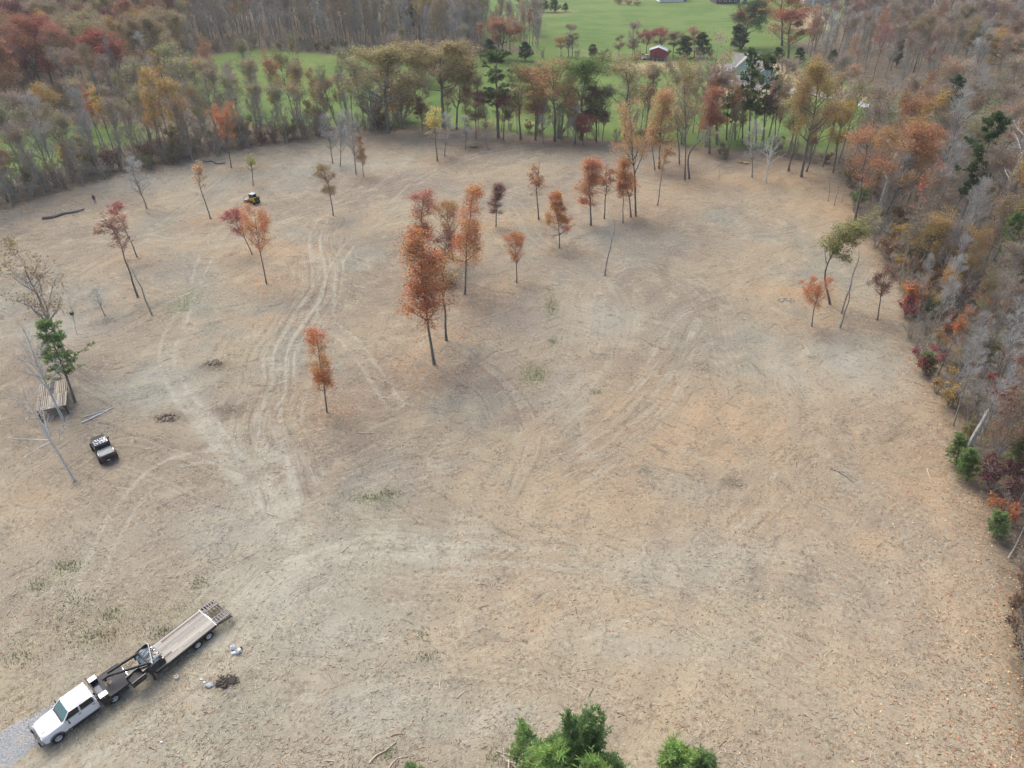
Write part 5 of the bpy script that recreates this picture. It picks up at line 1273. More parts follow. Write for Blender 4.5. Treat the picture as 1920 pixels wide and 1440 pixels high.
# scattered wood chips, sticks and leaves too many to count
def litter_mesh(name, n, seed, kind, lab):
    rg = np.random.default_rng(seed)
    m = n * 4
    # denser towards the camera, where they can be told apart
    Yc = 22 + 150 * rg.uniform(0, 1, m) ** 1.9; Xc = rg.uniform(-1, 1, m) * (0.78 * (Yc * CP + CAM_H * SP))
    cl = poly_sd(Xc, Yc, CLEAR)
    if kind == 'stick': ok = (cl > 0.2) & (rg.uniform(0, 1, m) < 0.25 + 0.75 * (np.sin(Xc / 3.1 + 2 * np.sin(Yc / 4.7)) * np.sin(Yc / 2.6 + 1.7 * np.sin(Xc / 5.3)) > -0.1))
    else:
        w_ = np.exp(-np.clip(cl, 0, 99) / 6.0) * (Xc > 10)
        for (x, y, r, w) in LITTER: w_ = np.maximum(w_, 0.9 * np.exp(-((Xc - x) ** 2 + (Yc - y) ** 2) / (2 * (r * 1.1) ** 2)))
        ok = (rg.uniform(0, 1, m) < w_ + 0.03) & (cl > -3)
    for (u, v, r) in [(150, 1330, 4.2), (230, 1270, 3.5), (330, 1195, 4.6), (390, 1160, 3.5), (90, 1370, 3), (197, 845, 3.2)]:
        p = at(u, v); ok &= (Xc - p.x) ** 2 + (Yc - p.y) ** 2 > r * r
    Xc, Yc = Xc[ok][:n], Yc[ok][:n]; n = len(Xc)
    ix = np.clip(np.searchsorted(xs, Xc) - 1, 0, nx - 2); iy = np.clip(np.searchsorted(ys, Yc) - 1, 0, ny - 2)
    Zg = Z.reshape(ny, nx); fx = (Xc - xs[ix]) / (xs[ix + 1] - xs[ix]); fy = (Yc - ys[iy]) / (ys[iy + 1] - ys[iy])
    Zc = (Zg[iy, ix] * (1 - fx) + Zg[iy, ix + 1] * fx) * (1 - fy) + (Zg[iy + 1, ix] * (1 - fx) + Zg[iy + 1, ix + 1] * fx) * fy
    c = np.stack([Xc, Yc, Zc], -1)
    if kind == 'stick':
        th = rg.normal(0.5, 1.2, n); L = rg.uniform(0.10, 0.32, n) * np.where(rg.uniform(0, 1, n) < 0.04, rg.uniform(1.6, 3.6, n), 1)
        r = rg.uniform(0.010, 0.028, n) * np.where(L > 0.6, 1.1, 1)
        d = np.stack([np.cos(th), np.sin(th), rg.normal(0, 0.12, n)], -1); d /= np.linalg.norm(d, axis=1, keepdims=True)
        PP = np.stack([c - d * L[:, None] / 2 + [0, 0, 0.03], c + d * L[:, None] / 2 + [0, 0, 0.035]], 1)
        V, F = tubes(PP, np.stack([r, r * 0.6], 1), 3)
        q = rg.uniform(0, 1, n); tone = np.where(q[:, None] < 0.68, np.array([[0.56, 0.47, 0.35]]), np.where(q[:, None] < 0.84, np.array([[0.36, 0.24, 0.15]]), np.array([[0.13, 0.10, 0.08]])))
        tone = tone * rg.uniform(0.65, 1.2, (n, 1)); C_ = np.repeat(tone, 3, 0)
    else:
        nrm = rg.normal(0, 0.35, (n, 3)); nrm[:, 2] = 1; nrm /= np.linalg.norm(nrm, axis=1, keepdims=True)
        q = rg.normal(0, 1, (n, 3)); a = np.cross(nrm, q); a /= np.linalg.norm(a, axis=1, keepdims=True); b_ = np.cross(nrm, a)
        s = rg.uniform(0.05, 0.12, n)[:, None]; c = c + np.array([0, 0, 0.04])
        V = np.stack([c - a * s, c - b_ * s * .6 + nrm * s * .3, c + a * s, c + b_ * s * .6 + nrm * s * .3], 1).reshape(-1, 3); F = np.arange(n * 4).reshape(-1, 4)
        pal = np.array([(0.42, 0.19, 0.08), (0.48, 0.30, 0.16), (0.36, 0.13, 0.07), (0.50, 0.38, 0.22), (0.30, 0.20, 0.13)])
        C_ = pal[rg.integers(0, 5, n)] * rg.uniform(0.6, 1.2, (n, 1))
    me = bpy.data.meshes.new(name)
    me.vertices.add(len(V)); me.vertices.foreach_set('co', V.ravel().astype(np.float32))
    me.loops.add(F.size); me.loops.foreach_set('vertex_index', F.ravel().astype(np.int32))
    me.polygons.add(len(F)); me.polygons.foreach_set('loop_start', np.arange(0, F.size, 4, dtype=np.int32))
    me.update(calc_edges=True)
    a_ = me.attributes.new('tint', 'FLOAT_COLOR', 'FACE'); a_.data.foreach_set('color', np.concatenate([C_, np.ones((len(C_), 1))], 1).ravel().astype(np.float32))
    me.materials.append(FLEAF)
    tag(link(name, me), lab, 'litter', kind='stuff')
litter_mesh('wood_chips', 34000, 71, 'stick', 'pale and dark wood chips and splinters scattered over the cleared ground')
litter_mesh('leaf_litter', 24000, 72, 'leaf', 'fallen orange and tan leaves along the wood edge and under the trees')

# weeds: low tufts on the green spots
def weeds(name, spots, seed, lab):
    rg = np.random.default_rng(seed); Vl = []; Cl = []
    for (u, v, rx, ry, n, col) in spots:
        p = at(u, v); n = n // 2 if 'dry' in name else n; x = p.x + rg.normal(0, rx, n); y = p.y + rg.normal(0, ry, n)
        z = np.array([zt(a, b) for a, b in zip(x, y)]); c = np.stack([x, y, z], -1)
        an = rg.uniform(0, 6.28, n); h = (rg.uniform(0.08, 0.28, n) * (0.55 if 'dry' in name else 1))[:, None]; d = np.stack([np.cos(an), np.sin(an), np.zeros(n)], -1)
        s = np.stack([-np.sin(an), np.cos(an), np.zeros(n)], -1) * 0.035
        lean = d * rg.uniform(0.2, 0.9, (n, 1)) * h
        V = np.stack([c - s - [0, 0, 0.02], c + s - [0, 0, 0.02], c + s * .5 + lean * .5 + np.array([0, 0, 1]) * h * .6, c + lean + np.array([0, 0, 1]) * h * 0.85], 1).reshape(-1, 3)
        Vl.append(V); Cl.append(np.array(col)[None] * rg.uniform(0.6, 1.35, (n, 1)))
    V = np.concatenate(Vl); C_ = np.concatenate(Cl); F = np.arange(len(V)).reshape(-1, 4)
    me = bpy.data.meshes.new(name); me.from_pydata(V.tolist(), [], F.tolist()); me.update()
    a_ = me.attributes.new('tint', 'FLOAT_COLOR', 'FACE'); a_.data.foreach_set('color', np.concatenate([C_, np.ones((len(C_), 1))], 1).ravel().astype(np.float32))
    me.materials.append(FLEAF); tag(link(name, me), lab, 'grass', kind='stuff')
GC, SC_, OC = (0.15, 0.20, 0.065), (0.58, 0.48, 0.29), (0.55, 0.36, 0.18)
weeds('weed_tufts', [(1003, 702, .9, 1.3, 420, GC), (1034, 575, .5, 1.6, 260, GC), (125, 1062, .7, .45, 160, GC), (70, 1098, .5, .4, 80, GC), (700, 935, 1.1, .4, 160, GC), (730, 925, .5, .3, 90, GC),
       (345, 568, 1.0, 2.4, 260, GC), (206, 1152, .5, .4, 90, GC), (1120, 735, .4, .25, 60, GC), (1036, 642, .3, .5, 60, GC), (790, 1190, .4, .3, 60, GC), (800, 1232, .4, .2, 60, GC), (722, 1412, .5, .3, 90, GC),
       (925, 1418, .4, .3, 70, GC), (308, 1186, .9, .3, 130, GC), (180, 1195, 1.2, .6, 200, GC), (375, 1093, .5, .4, 90, GC), (36, 1232, .8, .5, 120, GC), (130, 1130, 1.5, .8, 160, GC)], 81, 'small green weeds and grass tufts on the cleared ground')
weeds('dry_grass', [(220, 1165, 5.5, .9, 2600, SC_), (140, 1200, 6, 1.2, 2400, SC_), (300, 1130, 3.5, .7, 1400, SC_), (345, 1235, 2.6, .5, 1500, SC_), (285, 1275, 2.8, .5, 1500, SC_), (215, 1330, 3.2, .5, 1600, SC_),
       (150, 1385, 2.6, .5, 1200, SC_), (275, 1255, 2.2, .35, 700, OC), (200, 1190, .5, .25, 160, (0.45, 0.17, 0.08)), (60, 1310, 2.5, 1.4, 1100, SC_), (1120, 508, 3, .8, 300, SC_), (80, 1000, 8, 2, 1200, SC_)], 82,
      'dry straw coloured grass along the parked truck and trailer')

# ------------------------------------------------------------------ vehicle helpers
WHITE = plain('white_paint', (0.74, 0.745, 0.75), 0.28, var=0.02, scale=1.5, coat=0.5)
GREYF = plain('grey_fender_plastic', (0.13, 0.15, 0.19), 0.55, var=0.1)
BLACK = plain('black_paint', (0.018, 0.019, 0.022), 0.3, var=0.1, coat=0.3)
BLACKM = plain('black_steel', (0.022, 0.023, 0.027), 0.65, var=0.2, dirt=(0.06, 0.052, 0.045))
RUBBER = plain('rubber', (0.022, 0.022, 0.022), 0.9, var=0.2, dirt=(0.12, 0.10, 0.08))
STEEL = plain('bright_steel', (0.62, 0.63, 0.65), 0.35, metal=0.9, var=0.08)
RIMG = plain('grey_rim', (0.62, 0.64, 0.66), 0.4, metal=0.3, var=0.1)
DECKM = plain('worn_black_deck', (0.014, 0.019, 0.026), 0.65, var=0.15, scale=2, dirt=(0.035, 0.04, 0.05))
BLUEG = plain('blue_grey_paint', (0.16, 0.24, 0.28), 0.45, var=0.12, scale=3, dirt=(0.22, 0.22, 0.2))
HEADW = plain('headlight_lens', (0.75, 0.77, 0.8), 0.1, var=0.03, coat=0.8)
REDL = plain('red_lens', (0.45, 0.02, 0.02), 0.25, var=0.05)
YEL = plain('yellow_machine_paint', (0.62, 0.36, 0.03), 0.4, var=0.1)
def glass_mat(name, col, rough=0.08):
    m, nt, b = new_mat(name); b.inputs['Base Color'].default_value = (*col, 1); b.inputs['Roughness'].default_value = rough
    b.inputs['Specular IOR Level'].default_value = 0.4; b.inputs['Coat Weight'].default_value = 0.2
    return m
GLASS_D = glass_mat('dark_glass', (0.008, 0.009, 0.011), 0.25)
GLASS_T = glass_mat('teal_windscreen', (0.07, 0.15, 0.16))

def heading(a, b): return math.atan2(b.y - a.y, b.x - a.x)
def wheel(parent, x, y, r, w, tyre_m=RUBBER, rim_m=RIMG, side=1, name='wheel', holes=8):
    hub = MB().lathe([(-w * 0.5 * side, r * 0.2), (w * 0.30 * side, r * 0.25), (w * 0.34 * side, r * 0.12)], (x, y, r), 'y', 12).build(name, BLACKM, parent)
    t = MB().lathe([(-w * .2, r * .60), (-w / 2, r * 0.64), (-w / 2, r * 0.90), (-w * 0.42, r * 0.98), (-w * 0.2, r), (w * 0.2, r), (w * 0.42, r * 0.98), (w / 2, r * 0.90), (w / 2, r * 0.64), (w * .2, r * .60), (-w * .2, r * .60)], (x, y, r), 'y', 28, cap=False)
    for k in range(28):   # tread lugs
        a = k * 2 * math.pi / 28
        t.box((x + math.cos(a) * r * 1.0, y, r + math.sin(a) * r * 1.0), (0.05, w * 0.86, 0.05), Matrix.Rotation(-a, 3, 'Y'))
    t.build('tyre', tyre_m, hub, smooth=True)
    rm = MB().lathe([(-w * 0.4, r * 0.60), (w * 0.46 * side, r * 0.61), (w * 0.50 * side, r * 0.56), (w * 0.36 * side, r * 0.46), (w * 0.30 * side, r * 0.22), (w * 0.46 * side, r * 0.20), (w * 0.48 * side, r * 0.08)], (x, y, r), 'y', 24)
    rm.build('rim', rim_m, hub, smooth=True)
    lugs = MB()
    for k in range(holes):
        a = k * 2 * math.pi / holes
        if x == -1e9: pass
        lugs.lathe([(w * 0.30 * side, r * 0.075), (w * 0.385 * side, r * 0.06)], (x + math.cos(a) * r * 0.34, y, r + math.sin(a) * r * 0.34), 'y', 6)
    lo = lugs.build('lug_nuts', BLACKM, hub); lo['kind'] = 'stuff'
    return hub

# ------------------------------------------------------------------ the white truck
def build_truck():
    f = at(88, 1385); r_ = at(232, 1280)
    h = heading(r_, f); mid = at(160, 1334)
    T = empty('flatbed_truck', (mid.x, mid.y, zt(mid.x, mid.y) + 0.03), h)
    T.scale = (.90, .95, .95)
    tag(T, 'white crew cab truck with a black flatbed parked at the lower left', 'truck')
    # cross sections of the lower body, front to back
    def sec(x, hw, zb, zt_, crown=0.05, sh=0.16):
        pts = [(-hw, zb), (-hw - 0.01, (zb + zt_) / 2), (-hw + 0.01, zt_ - sh), (-hw + 0.07, zt_ - 0.05), (-hw + 0.2, zt_), (-hw * 0.45, zt_ + crown), (0, zt_ + crown * 1.1)]
        pts = pts + [(-y, z) for y, z in reversed(pts[:-1])]
        return [(x, y, z) for y, z in pts]
    m = MB().loft([sec(3.30, 0.74, 0.62, 1.12, 0.02), sec(3.24, 0.86, 0.55, 1.22, 0.03), sec(3.05, 0.94, 0.52, 1.30, 0.06), sec(2.6, 0.98, 0.52, 1.36, 0.08), sec(1.95, 0.99, 0.52, 1.42, 0.07),
                   sec(1.55, 0.99, 0.52, 1.46, 0.03), sec(1.2, 0.99, 0.52, 1.46, 0.0), sec(-0.2, 0.99, 0.52, 1.45, 0.0), sec(-0.95, 0.985, 0.52, 1.44, 0.0), sec(-1.0, 0.96, 0.55, 1.40, 0.0)])
    body = m.build('body', WHITE, T, smooth=True)
    # hood crease and cowl
    MB().box((1.62, 0, 1.485), (0.14, 1.55, 0.03)).build('cowl', BLACKM, T)
    for s in (-1, 1): MB().bar((1.75, s * 0.62, 1.487), (3.05, s * 0.50, 1.372), 0.035, 0.02).build('hood_crease', plain('shut_line', (0.45, 0.45, 0.45), .5), T)
    # roof and pillars
    def roof_sec(x, hw, z0, z1):
        return [(x, -hw, z0), (x, -hw + 0.02, z1 - 0.08), (x, -hw + 0.13, z1), (x, -hw * 0.4, z1 + 0.035), (x, hw * 0.4, z1 + 0.035), (x, hw - 0.13, z1), (x, hw - 0.02, z1 - 0.08), (x, hw, z0)]
    cab = MB().loft([roof_sec(0.98, 0.76, 1.95, 1.99), roof_sec(0.75, 0.81, 1.95, 2.045), roof_sec(0.1, 0.83, 1.95, 2.07), roof_sec(-0.6, 0.82, 1.95, 2.06), roof_sec(-0.88, 0.80, 1.95, 2.02)])
    cab.build('cab_roof', WHITE, T, smooth=True)
    pil = MB()
    for s in (-1, 1):
        pil.bar((1.55, s * 0.90, 1.44), (0.93, s * 0.765, 1.99), 0.06, 0.07)
        pil.bar((0.28, s * 0.925, 1.42), (0.22, s * 0.815, 1.97), 0.08, 0.13)
        pil.bar((-0.86, s * 0.92, 1.42), (-0.83, s * 0.80, 1.97), 0.08, 0.2)
        pil.bar((1.0, s * 0.775, 1.965), (-0.9, s * 0.795, 1.965), 0.06, 0.06)
    pil.build('window_pillars', WHITE, T)
    MB().add([(1.57, -0.84, 1.475), (1.57, 0.84, 1.475), (0.98, 0.72, 1.985), (0.98, -0.72, 1.985), (1.52, -0.84, 1.455), (1.52, 0.84, 1.455), (0.93, 0.72, 1.965), (0.93, -0.72, 1.965)],
             [(0, 1, 2, 3), (7, 6, 5, 4), (0, 4, 5, 1), (1, 5, 6, 2), (2, 6, 7, 3), (3, 7, 4, 0)]).build('windscreen', GLASS_T, T)
    MB().box((-0.9, 0, 1.7), (0.02, 1.4, 0.42)).build('rear_window', GLASS_D, T)
    MB().box((-0.885, 0, 1.68), (0.03, 1.66, 0.56)).build('cab_back', WHITE, T)
    for s in (-1, 1):
        for (x0, x1, nm) in ((0.31, 1.38, 'front'), (-0.76, 0.20, 'rear')):
            xt0, xt1 = x0 - 0.03, (x1 - 0.42 if nm == 'front' else x1 - 0.03)
            yb, yt = s * 0.925, s * 0.81
            MB().add([(x0, yb, 1.46), (x1, yb, 1.46), (xt1, yt, 1.93), (xt0, yt, 1.93), (x0, yb - s * .02, 1.46), (x1, yb - s * .02, 1.46), (xt1, yt - s * .02, 1.93), (xt0, yt - s * .02, 1.93)],
                     [(0, 1, 2, 3), (7, 6, 5, 4), (0, 4, 5, 1), (1, 5, 6, 2), (2, 6, 7, 3), (3, 7, 4, 0)]).build('side_window', GLASS_D, T)
            dx0, dx1 = (0.27, 1.42) if nm == 'front' else (-0.84, 0.23)
            d = MB().box(((dx0 + dx1) / 2, s * 1.0, 0.99), (dx1 - dx0, 0.02, 0.80)).build('door', WHITE, T, bevel=0.008)
            MB().box((dx0 + 0.14, s * 1.022, 1.30), (0.20, 0.025, 0.045)).build('handle', BLACKM, d)
        MB().box((0.3, s * 0.99, 0.55), (2.5, 0.04, 0.10)).build('sill', GREYF, T)
        MB().box((0.25, s * 1.06, 0.46), (2.1, 0.16, 0.06)).build('running_board', BLACKM, T, bevel=0.01)
        mir = MB().bar((1.30, s * 0.93, 1.42), (1.28, s * 1.16, 1.47), 0.05).box((1.26, s * 1.22, 1.50), (0.10, 0.22, 0.30)).build('mirror', BLACKM, T, bevel=0.015)
        # fender flare over the front wheel
        fl = MB(); P0 = []
        prof = [(math.cos(a) * 0.56, math.sin(a) * 0.56) for a in np.linspace(0.05, math.pi - 0.05, 12)]
        for (dx, dz) in prof: P0.append((2.35 + dx, 0.45 + dz))
        rings = [[(x, s * 0.97, z), (x, s * 1.06, z - 0.02), (x, s * 1.06, z - 0.10), (x, s * 0.97, z - 0.10)] for x, z in P0]
        fl.loft(rings).build('fender_flare', GREYF, T)
        MB().lathe([(0, 0.5), (0.012 * s, 0.5)], (2.35, s * 0.985, 0.47), 'y', 24).build('wheel_arch', BLACKM, T)
        wheel(T, 2.35, s * 0.92, 0.42, 0.26, side=s)
        wheel(T, -2.05, s * 1.0, 0.42, 0.24, side=s)
        wheel(T, -2.05, s * 0.72, 0.42, 0.24, side=s)
        MB().box((3.20, s * 0.70, 1.02), (0.20, 0.30, 0.24)).build('headlight', HEADW, T, bevel=0.03)
    MB().box((3.29, 0, 0.98), (0.08, 1.1, 0.34)).build('grille', BLACKM, T, bevel=0.01)
    MB().box((3.36, 0, 0.62), (0.20, 1.95, 0.26)).build('bumper', GREYF, T, bevel=0.05)
    g_ = MB()
    for y0, y1 in ((-0.88, -0.45), (0.45, 0.88)):
        for z in (0.62, 0.95, 1.22): g_.tube([(3.52, y0, z), (3.52, y1, z)], 0.03, 6)
        for y in (y0, y1): g_.tube([(3.46, y, 0.5), (3.53, y, 0.62), (3.53, y, 1.22), (3.44, y, 1.34)], 0.035, 6)
    g_.tube([(3.53, -0.45, 1.12), (3.53, 0.45, 1.12)], 0.035, 6); g_.tube([(3.53, -0.45, 0.7), (3.53, 0.45, 0.7)], 0.035, 6)
    for y in (-0.4, 0.4): g_.box((3.53, y, 0.85), (0.05, 0.1, 0.7))
    g_.box((3.48, -0.72, 0.9), (0.05, 0.34, 0.5)); g_.box((3.48, 0.72, 0.9), (0.05, 0.34, 0.5))
    g_.build('grille_guard', BLACK, T)
    # chassis and flatbed
    fr = MB()
    for s in (-1, 1): fr.box((-0.4, s * 0.42, 0.62), (6.6, 0.09, 0.22))
    fr.tube([(-2.05, -0.95, 0.42), (-2.05, 0.95, 0.42)], 0.09, 8); fr.tube([(2.35, -0.9, 0.42), (2.35, 0.9, 0.42)], 0.08, 8)
    fr.build('chassis', BLACKM, T)
    fb = MB().prism([(-1.18, 1.0), (-3.62, 1.0), (-3.62, 1.12), (-1.18, 1.12)], -1.2, 1.2)
    fbo = fb.build('flatbed', DECKM, T, bevel=0.012)
    ed = MB()
    for s in (-1, 1): ed.box((-2.4, s * 1.215, 1.05), (2.46, 0.035, 0.17))
    ed.box((-3.64, 0, 1.03), (0.04, 2.46, 0.2)); ed.build('edge_rail', BLACKM, fbo)
    for s in (-1, 1):
        MB().box((-1.55, s * 1.06, 0.74), (0.72, 0.34, 0.46)).build('underbody_box', BLACK, T, bevel=0.015)
        MB().box((-2.95, s * 1.06, 0.78), (0.66, 0.32, 0.38)).build('underbody_box', BLACK, T, bevel=0.015)
        tb = MB().box((-1.52, s * 0.98, 1.33), (0.62, 0.42, 0.42)).build('toolbox', BLACK, T, bevel=0.012)
        MB().box((-1.52, s * 0.98, 1.565), (0.66, 0.46, 0.045)).build('toolbox_lid', WHITE, tb, bevel=0.008)
        MB().box((-1.52, s * 1.2, 1.38), (0.08, 0.02, 0.05)).build('latch', STEEL, tb)
        MB().box((-3.67, s * 0.95, 1.02), (0.03, 0.22, 0.09)).build('tail_light', REDL, T)
        MB().box((-3.70, s * 0.26, 1.14), (0.05, 0.42, 0.03)).build('bed_hook', STEEL, T)
    rack = MB()
    for s in (-1, 1): rack.box((-1.16, s * 1.0, 1.55), (0.07, 0.08, 0.98))
    rack.box((-1.16, 0, 2.03), (0.12, 2.08, 0.09)); rack.box((-1.16, 0, 1.72), (0.05, 2.0, 0.05))
    for k in range(9): rack.box((-1.16, -0.8 + k * 0.2, 1.6), (0.03, 0.03, 0.85))
    rack.build('headache_rack', BLACKM, T)
    MB().box((-1.45, 0.0, 1.135), (0.5, 0.9, 0.03)).build('deck_tray', GREYF, T)
    hb = MB().box((-2.30, 0, 1.135), (0.5, 0.36, 0.03)).lathe([(0, 0.05), (0.08, 0.05), (0.12, 0.075), (0.2, 0.06)], (-2.22, 0.0, 1.14), 'z', 10)
    hb.build('hitch_ball', plain('rusty_steel', (0.17, 0.12, 0.08), .7), T)
    hp = MB().box((-3.85, -0.25, 0.72), (0.35, 0.08, 0.08)).lathe([(0, .03), (.06, .03), (.1, .055), (.16, .05)], (-4.0, -0.25, 0.74), 'z', 10)
    hp.build('rear_hitch', STEEL, T)
    return T, h
TRUCK, TH = build_truck()

# ------------------------------------------------------------------ gooseneck trailer
def plank_material():
    m, nt, b = new_mat('weathered_planks'); g = G(nt); o = g.obj()
    oi = g.n.new('ShaderNodeObjectInfo')
    f = g.noise(g.vmath('MULTIPLY', o, (0.5, 14, 14)), 1.0, 5, 0.7)
    c = g.mix(oi.outputs['Random'], (0.27, 0.255, 0.22), (0.42, 0.395, 0.34))
    c = g.mix(g.smooth(f, 0.5, 0.3, 0, 0.7), c, (0.20, 0.175, 0.14))
    f3 = g.noise(g.vmath('MULTIPLY', o, (0.35, 1.5, 1)), 1.0, 5, 0.7)
    c = g.mix(g.smooth(f3, 0.58, 0.66, 0, 0.6), c, (0.20, 0.18, 0.155))
    g.l.new(c, b.inputs['Base Color']); b.inputs['Roughness'].default_value = 0.9
    return m
PLANK = plank_material()
DPLANK = plain('dark_worn_plank', (0.20, 0.17, 0.14), 0.9, var=0.15, scale=3)
def build_trailer():
    a = at(272, 1243); b = at(391, 1160)          # middle of the front and of the back of the deck, seen at deck height
    a = at(278, 1246, 0.85); b = at(388, 1158, 0.85)
    h = heading(b, a); c = (a + b) / 2; L = (Vector((a.x, a.y, 0)) - Vector((b.x, b.y, 0))).length
    T = empty('gooseneck_trailer', (c.x, c.y, zt(c.x, c.y)), h)
    tag(T, 'long plank decked gooseneck trailer hitched to the white truck', 'trailer')
    W = 2.35; hl = L / 2; zd = 0.86
    fr = MB()
    for s in (-1, 1):
        fr.box((0, s * (W / 2 + 0.03), zd - 0.09), (L, 0.06, 0.22)); fr.box((0, s * 0.55, zd - 0.22), (L, 0.1, 0.26))
    for k in range(int(L / 0.6)): fr.box((-hl + 0.3 + k * 0.6, 0, zd - 0.13), (0.07, W, 0.1))
    fr.box((hl, 0, zd - 0.09), (0.1, W + .1, 0.24)); fr.build('frame', BLACKM, T)
    n = 13; pw = (W - 0.02) / n
    base = None
    cuts = [[-hl, -hl * 0.2, hl], [-hl, hl * 0.35, hl], [-hl, -hl * 0.55, hl * 0.2, hl], [-hl, 0.1, hl]]
    rr = random.Random(5)
    for i in range(n):
        cu = cuts[i % 4]
        for x0, x1 in zip(cu[:-1], cu[1:]):
            darkp = (i == 1 and x0 < -hl * 0.5) or (i == 9 and x1 >= hl and i % 4 == 1)
            o = MB().box((0, 0, 0), (x1 - x0 - 0.015, pw - 0.014, 0.045)).build('plank', DPLANK if darkp else PLANK, T)
            o.location = ((x0 + x1) / 2, -W / 2 + 0.01 + pw * (i + 0.5), zd + 0.01 + rr.uniform(-0.004, 0.006))
    MB().box((-hl - 0.07, 0, zd + 0.02), (0.14, W + 0.06, 0.05)).build('deck_end_plate', plain('pale_steel', (0.42, 0.46, 0.46), .5, metal=.3), T)
    # sloping tail and two ladder ramps
    dt = MB()
    for s in (-1, 1): dt.bar((-hl - 0.1, s * (W / 2), zd - 0.1), (-hl - 1.35, s * (W / 2), 0.55), 0.07, 0.16)
    for k in range(4): dt.bar((-hl - 0.25 - k * .3, -W / 2, zd - 0.2 - k * .06), (-hl - 0.25 - k * .3, W / 2, zd - 0.2 - k * .06), 0.06, 0.06)
    dt.bar((-hl - 1.35, -W / 2 - 0.08, 0.55), (-hl - 1.35, W / 2 + 0.08, 0.55), 0.08, 0.14)
    dt.build('dovetail', plain('brown_steel', (0.12, 0.10, 0.075), .8), T)
    for s in (-1, 1):
        rp = MB(); y0, y1 = s * 0.52, s * 1.14
        A0, A1 = Vector((-hl - 0.12, 0, zd + 0.06)), Vector((-hl - 1.45, 0, zd - 0.02))
        for y in (y0, y1): rp.bar(A0 + Vector((0, y, 0)), A1 + Vector((0, y, 0)), 0.09, 0.09)
        ro = rp.build('ramp', plain('worn_ramp_steel', (0.24, 0.22, 0.22), .7), T)
        for k in range(7):
            q = A0 + (A1 - A0) * (k + 0.0) / 6
            o = MB().bar(q + Vector((0, y0, 0.01)), q + Vector((0, y1, 0.01)), 0.075, 0.06, up=(0, 0, 1)).build('rung', plain('worn_ramp_steel', (0.24, 0.22, 0.22), .7), ro)
        MB().box((-hl - 1.43, s * 1.2, 0.55), (0.05, 0.16, 0.09)).build('tail_light', REDL, T)
    for s in (-1, 1):
        for x in (-hl * 0.30, -hl * 0.30 - 1.0):
            wheel(T, x, s * (W / 2 - 0.02), 0.37, 0.22, side=s); wheel(T, x, s * (W / 2 - 0.28), 0.37, 0.22, side=s)
    for x in (-hl * 0.30, -hl * 0.30 - 1.0):
        MB().tube([(x, -1.0, 0.37), (x, 1.0, 0.37)], 0.07, 8).build('axle', BLACKM, T)
    # neck: riser, two converging beams and a coupler above the hitch ball
    ball = T.matrix_basis.inverted() @ (TRUCK.matrix_basis @ Vector((-2.22, 0, 1.30)))
    nk = MB()
    top = 1.72
    for s in (-1, 1):
        nk.bar((hl + 0.02, s * 0.7, zd - 0.2), (hl + 0.12, s * 0.7, top), 0.12, 0.18)
        nk.bar((hl + 0.05, s * 0.72, top), (ball.x - 0.25, ball.y + s * 0.14, 1.78), 0.10, 0.20)
    nk.bar((hl + 0.08, -0.8, top - 0.02), (hl + 0.08, 0.8, top - 0.02), 0.12, 0.16)
    nk.build('gooseneck', BLACKM, T)
    cp = MB().box((ball.x - 0.05, ball.y, 1.78), (0.5, 0.34, 0.2)).tube([(ball.x, ball.y, 1.75), (ball.x, ball.y, 1.32)], 0.08, 10)
    cp.build('coupler', BLACKM, T)
    MB().box((hl + 0.42, 0.55, 1.30), (0.6, 0.6, 0.5)).build('neck_toolbox', BLACK, T, bevel=0.02)
    for s in (-1, 1): MB().box((hl + 0.25, s * 0.98, 0.55), (0.12, 0.12, 1.05)).build('landing_leg', BLACKM, T)
    MB().tube([(hl + 0.1, -0.5, 1.5), (hl + 1.0, -0.5, 1.45), (ball.x - 0.2, -0.3, 1.9), (ball.x + .2, -0.25, 1.3)], 0.02, 5).build('cable', plain('rusty_steel', (0.17, 0.12, 0.08), .7), T)
    # the mulching head lying across the front of the deck: a thing of its own
    M_ = empty('mulcher_head', T.location, h); z0 = zd + 0.04
    tag(M_, 'blue grey mulching head with a push bar lying across the front of the trailer deck', 'machine part')
    xh = hl - 0.30
    sh = MB().prism([(xh - 0.45, z0), (xh + 0.62, z0), (xh + 0.66, z0 + 0.34), (xh + 0.42, z0 + 0.62), (xh + 0.05, z0 + 0.70), (xh - 0.40, z0 + 0.45)], -0.98, 0.98)
    sho = sh.build('housing', BLUEG, M_, bevel=0.02)
    for k in range(5):
        MB().box((xh + 0.25, -0.72 + k * 0.36, z0 + 0.69), (0.42, 0.05, 0.05)).build('reinforcing_rib', plain('dark_blue_steel', (0.04, 0.07, 0.09), .6), sho)
    for s in (-1, 1):
        MB().prism([(xh - 0.6, z0), (xh + 0.7, z0), (xh + 0.74, z0 + 0.4), (xh + 0.5, z0 + 0.72), (xh - 0.3, z0 + 0.84), (xh - 0.62, z0 + 0.5)], s * 1.0, s * 1.05).build('side_plate', BLACKM, M_)
    fm = MB()
    for y in (-0.15, 0.75): fm.bar((xh + 0.3, y, z0 + 0.78), (xh - 0.65, y, z0 + 0.9), 0.08, 0.08)
    fm.bar((xh - 0.65, -0.2, z0 + 0.9), (xh - 0.65, 0.8, z0 + 0.9), 0.08, 0.08); fm.build('mount_frame', BLUEG, M_)
    MB().tube([(xh + 0.28, 1.08, z0 + 0.98), (xh - 0.05, 0.3, z0 + 1.0), (xh - 0.45, -0.65, z0 + 1.0), (xh - 0.42, -1.1, z0 + 0.92)], 0.045, 7).build('push_bar', plain('cream_tube', (0.50, 0.46, 0.38), .6), M_)
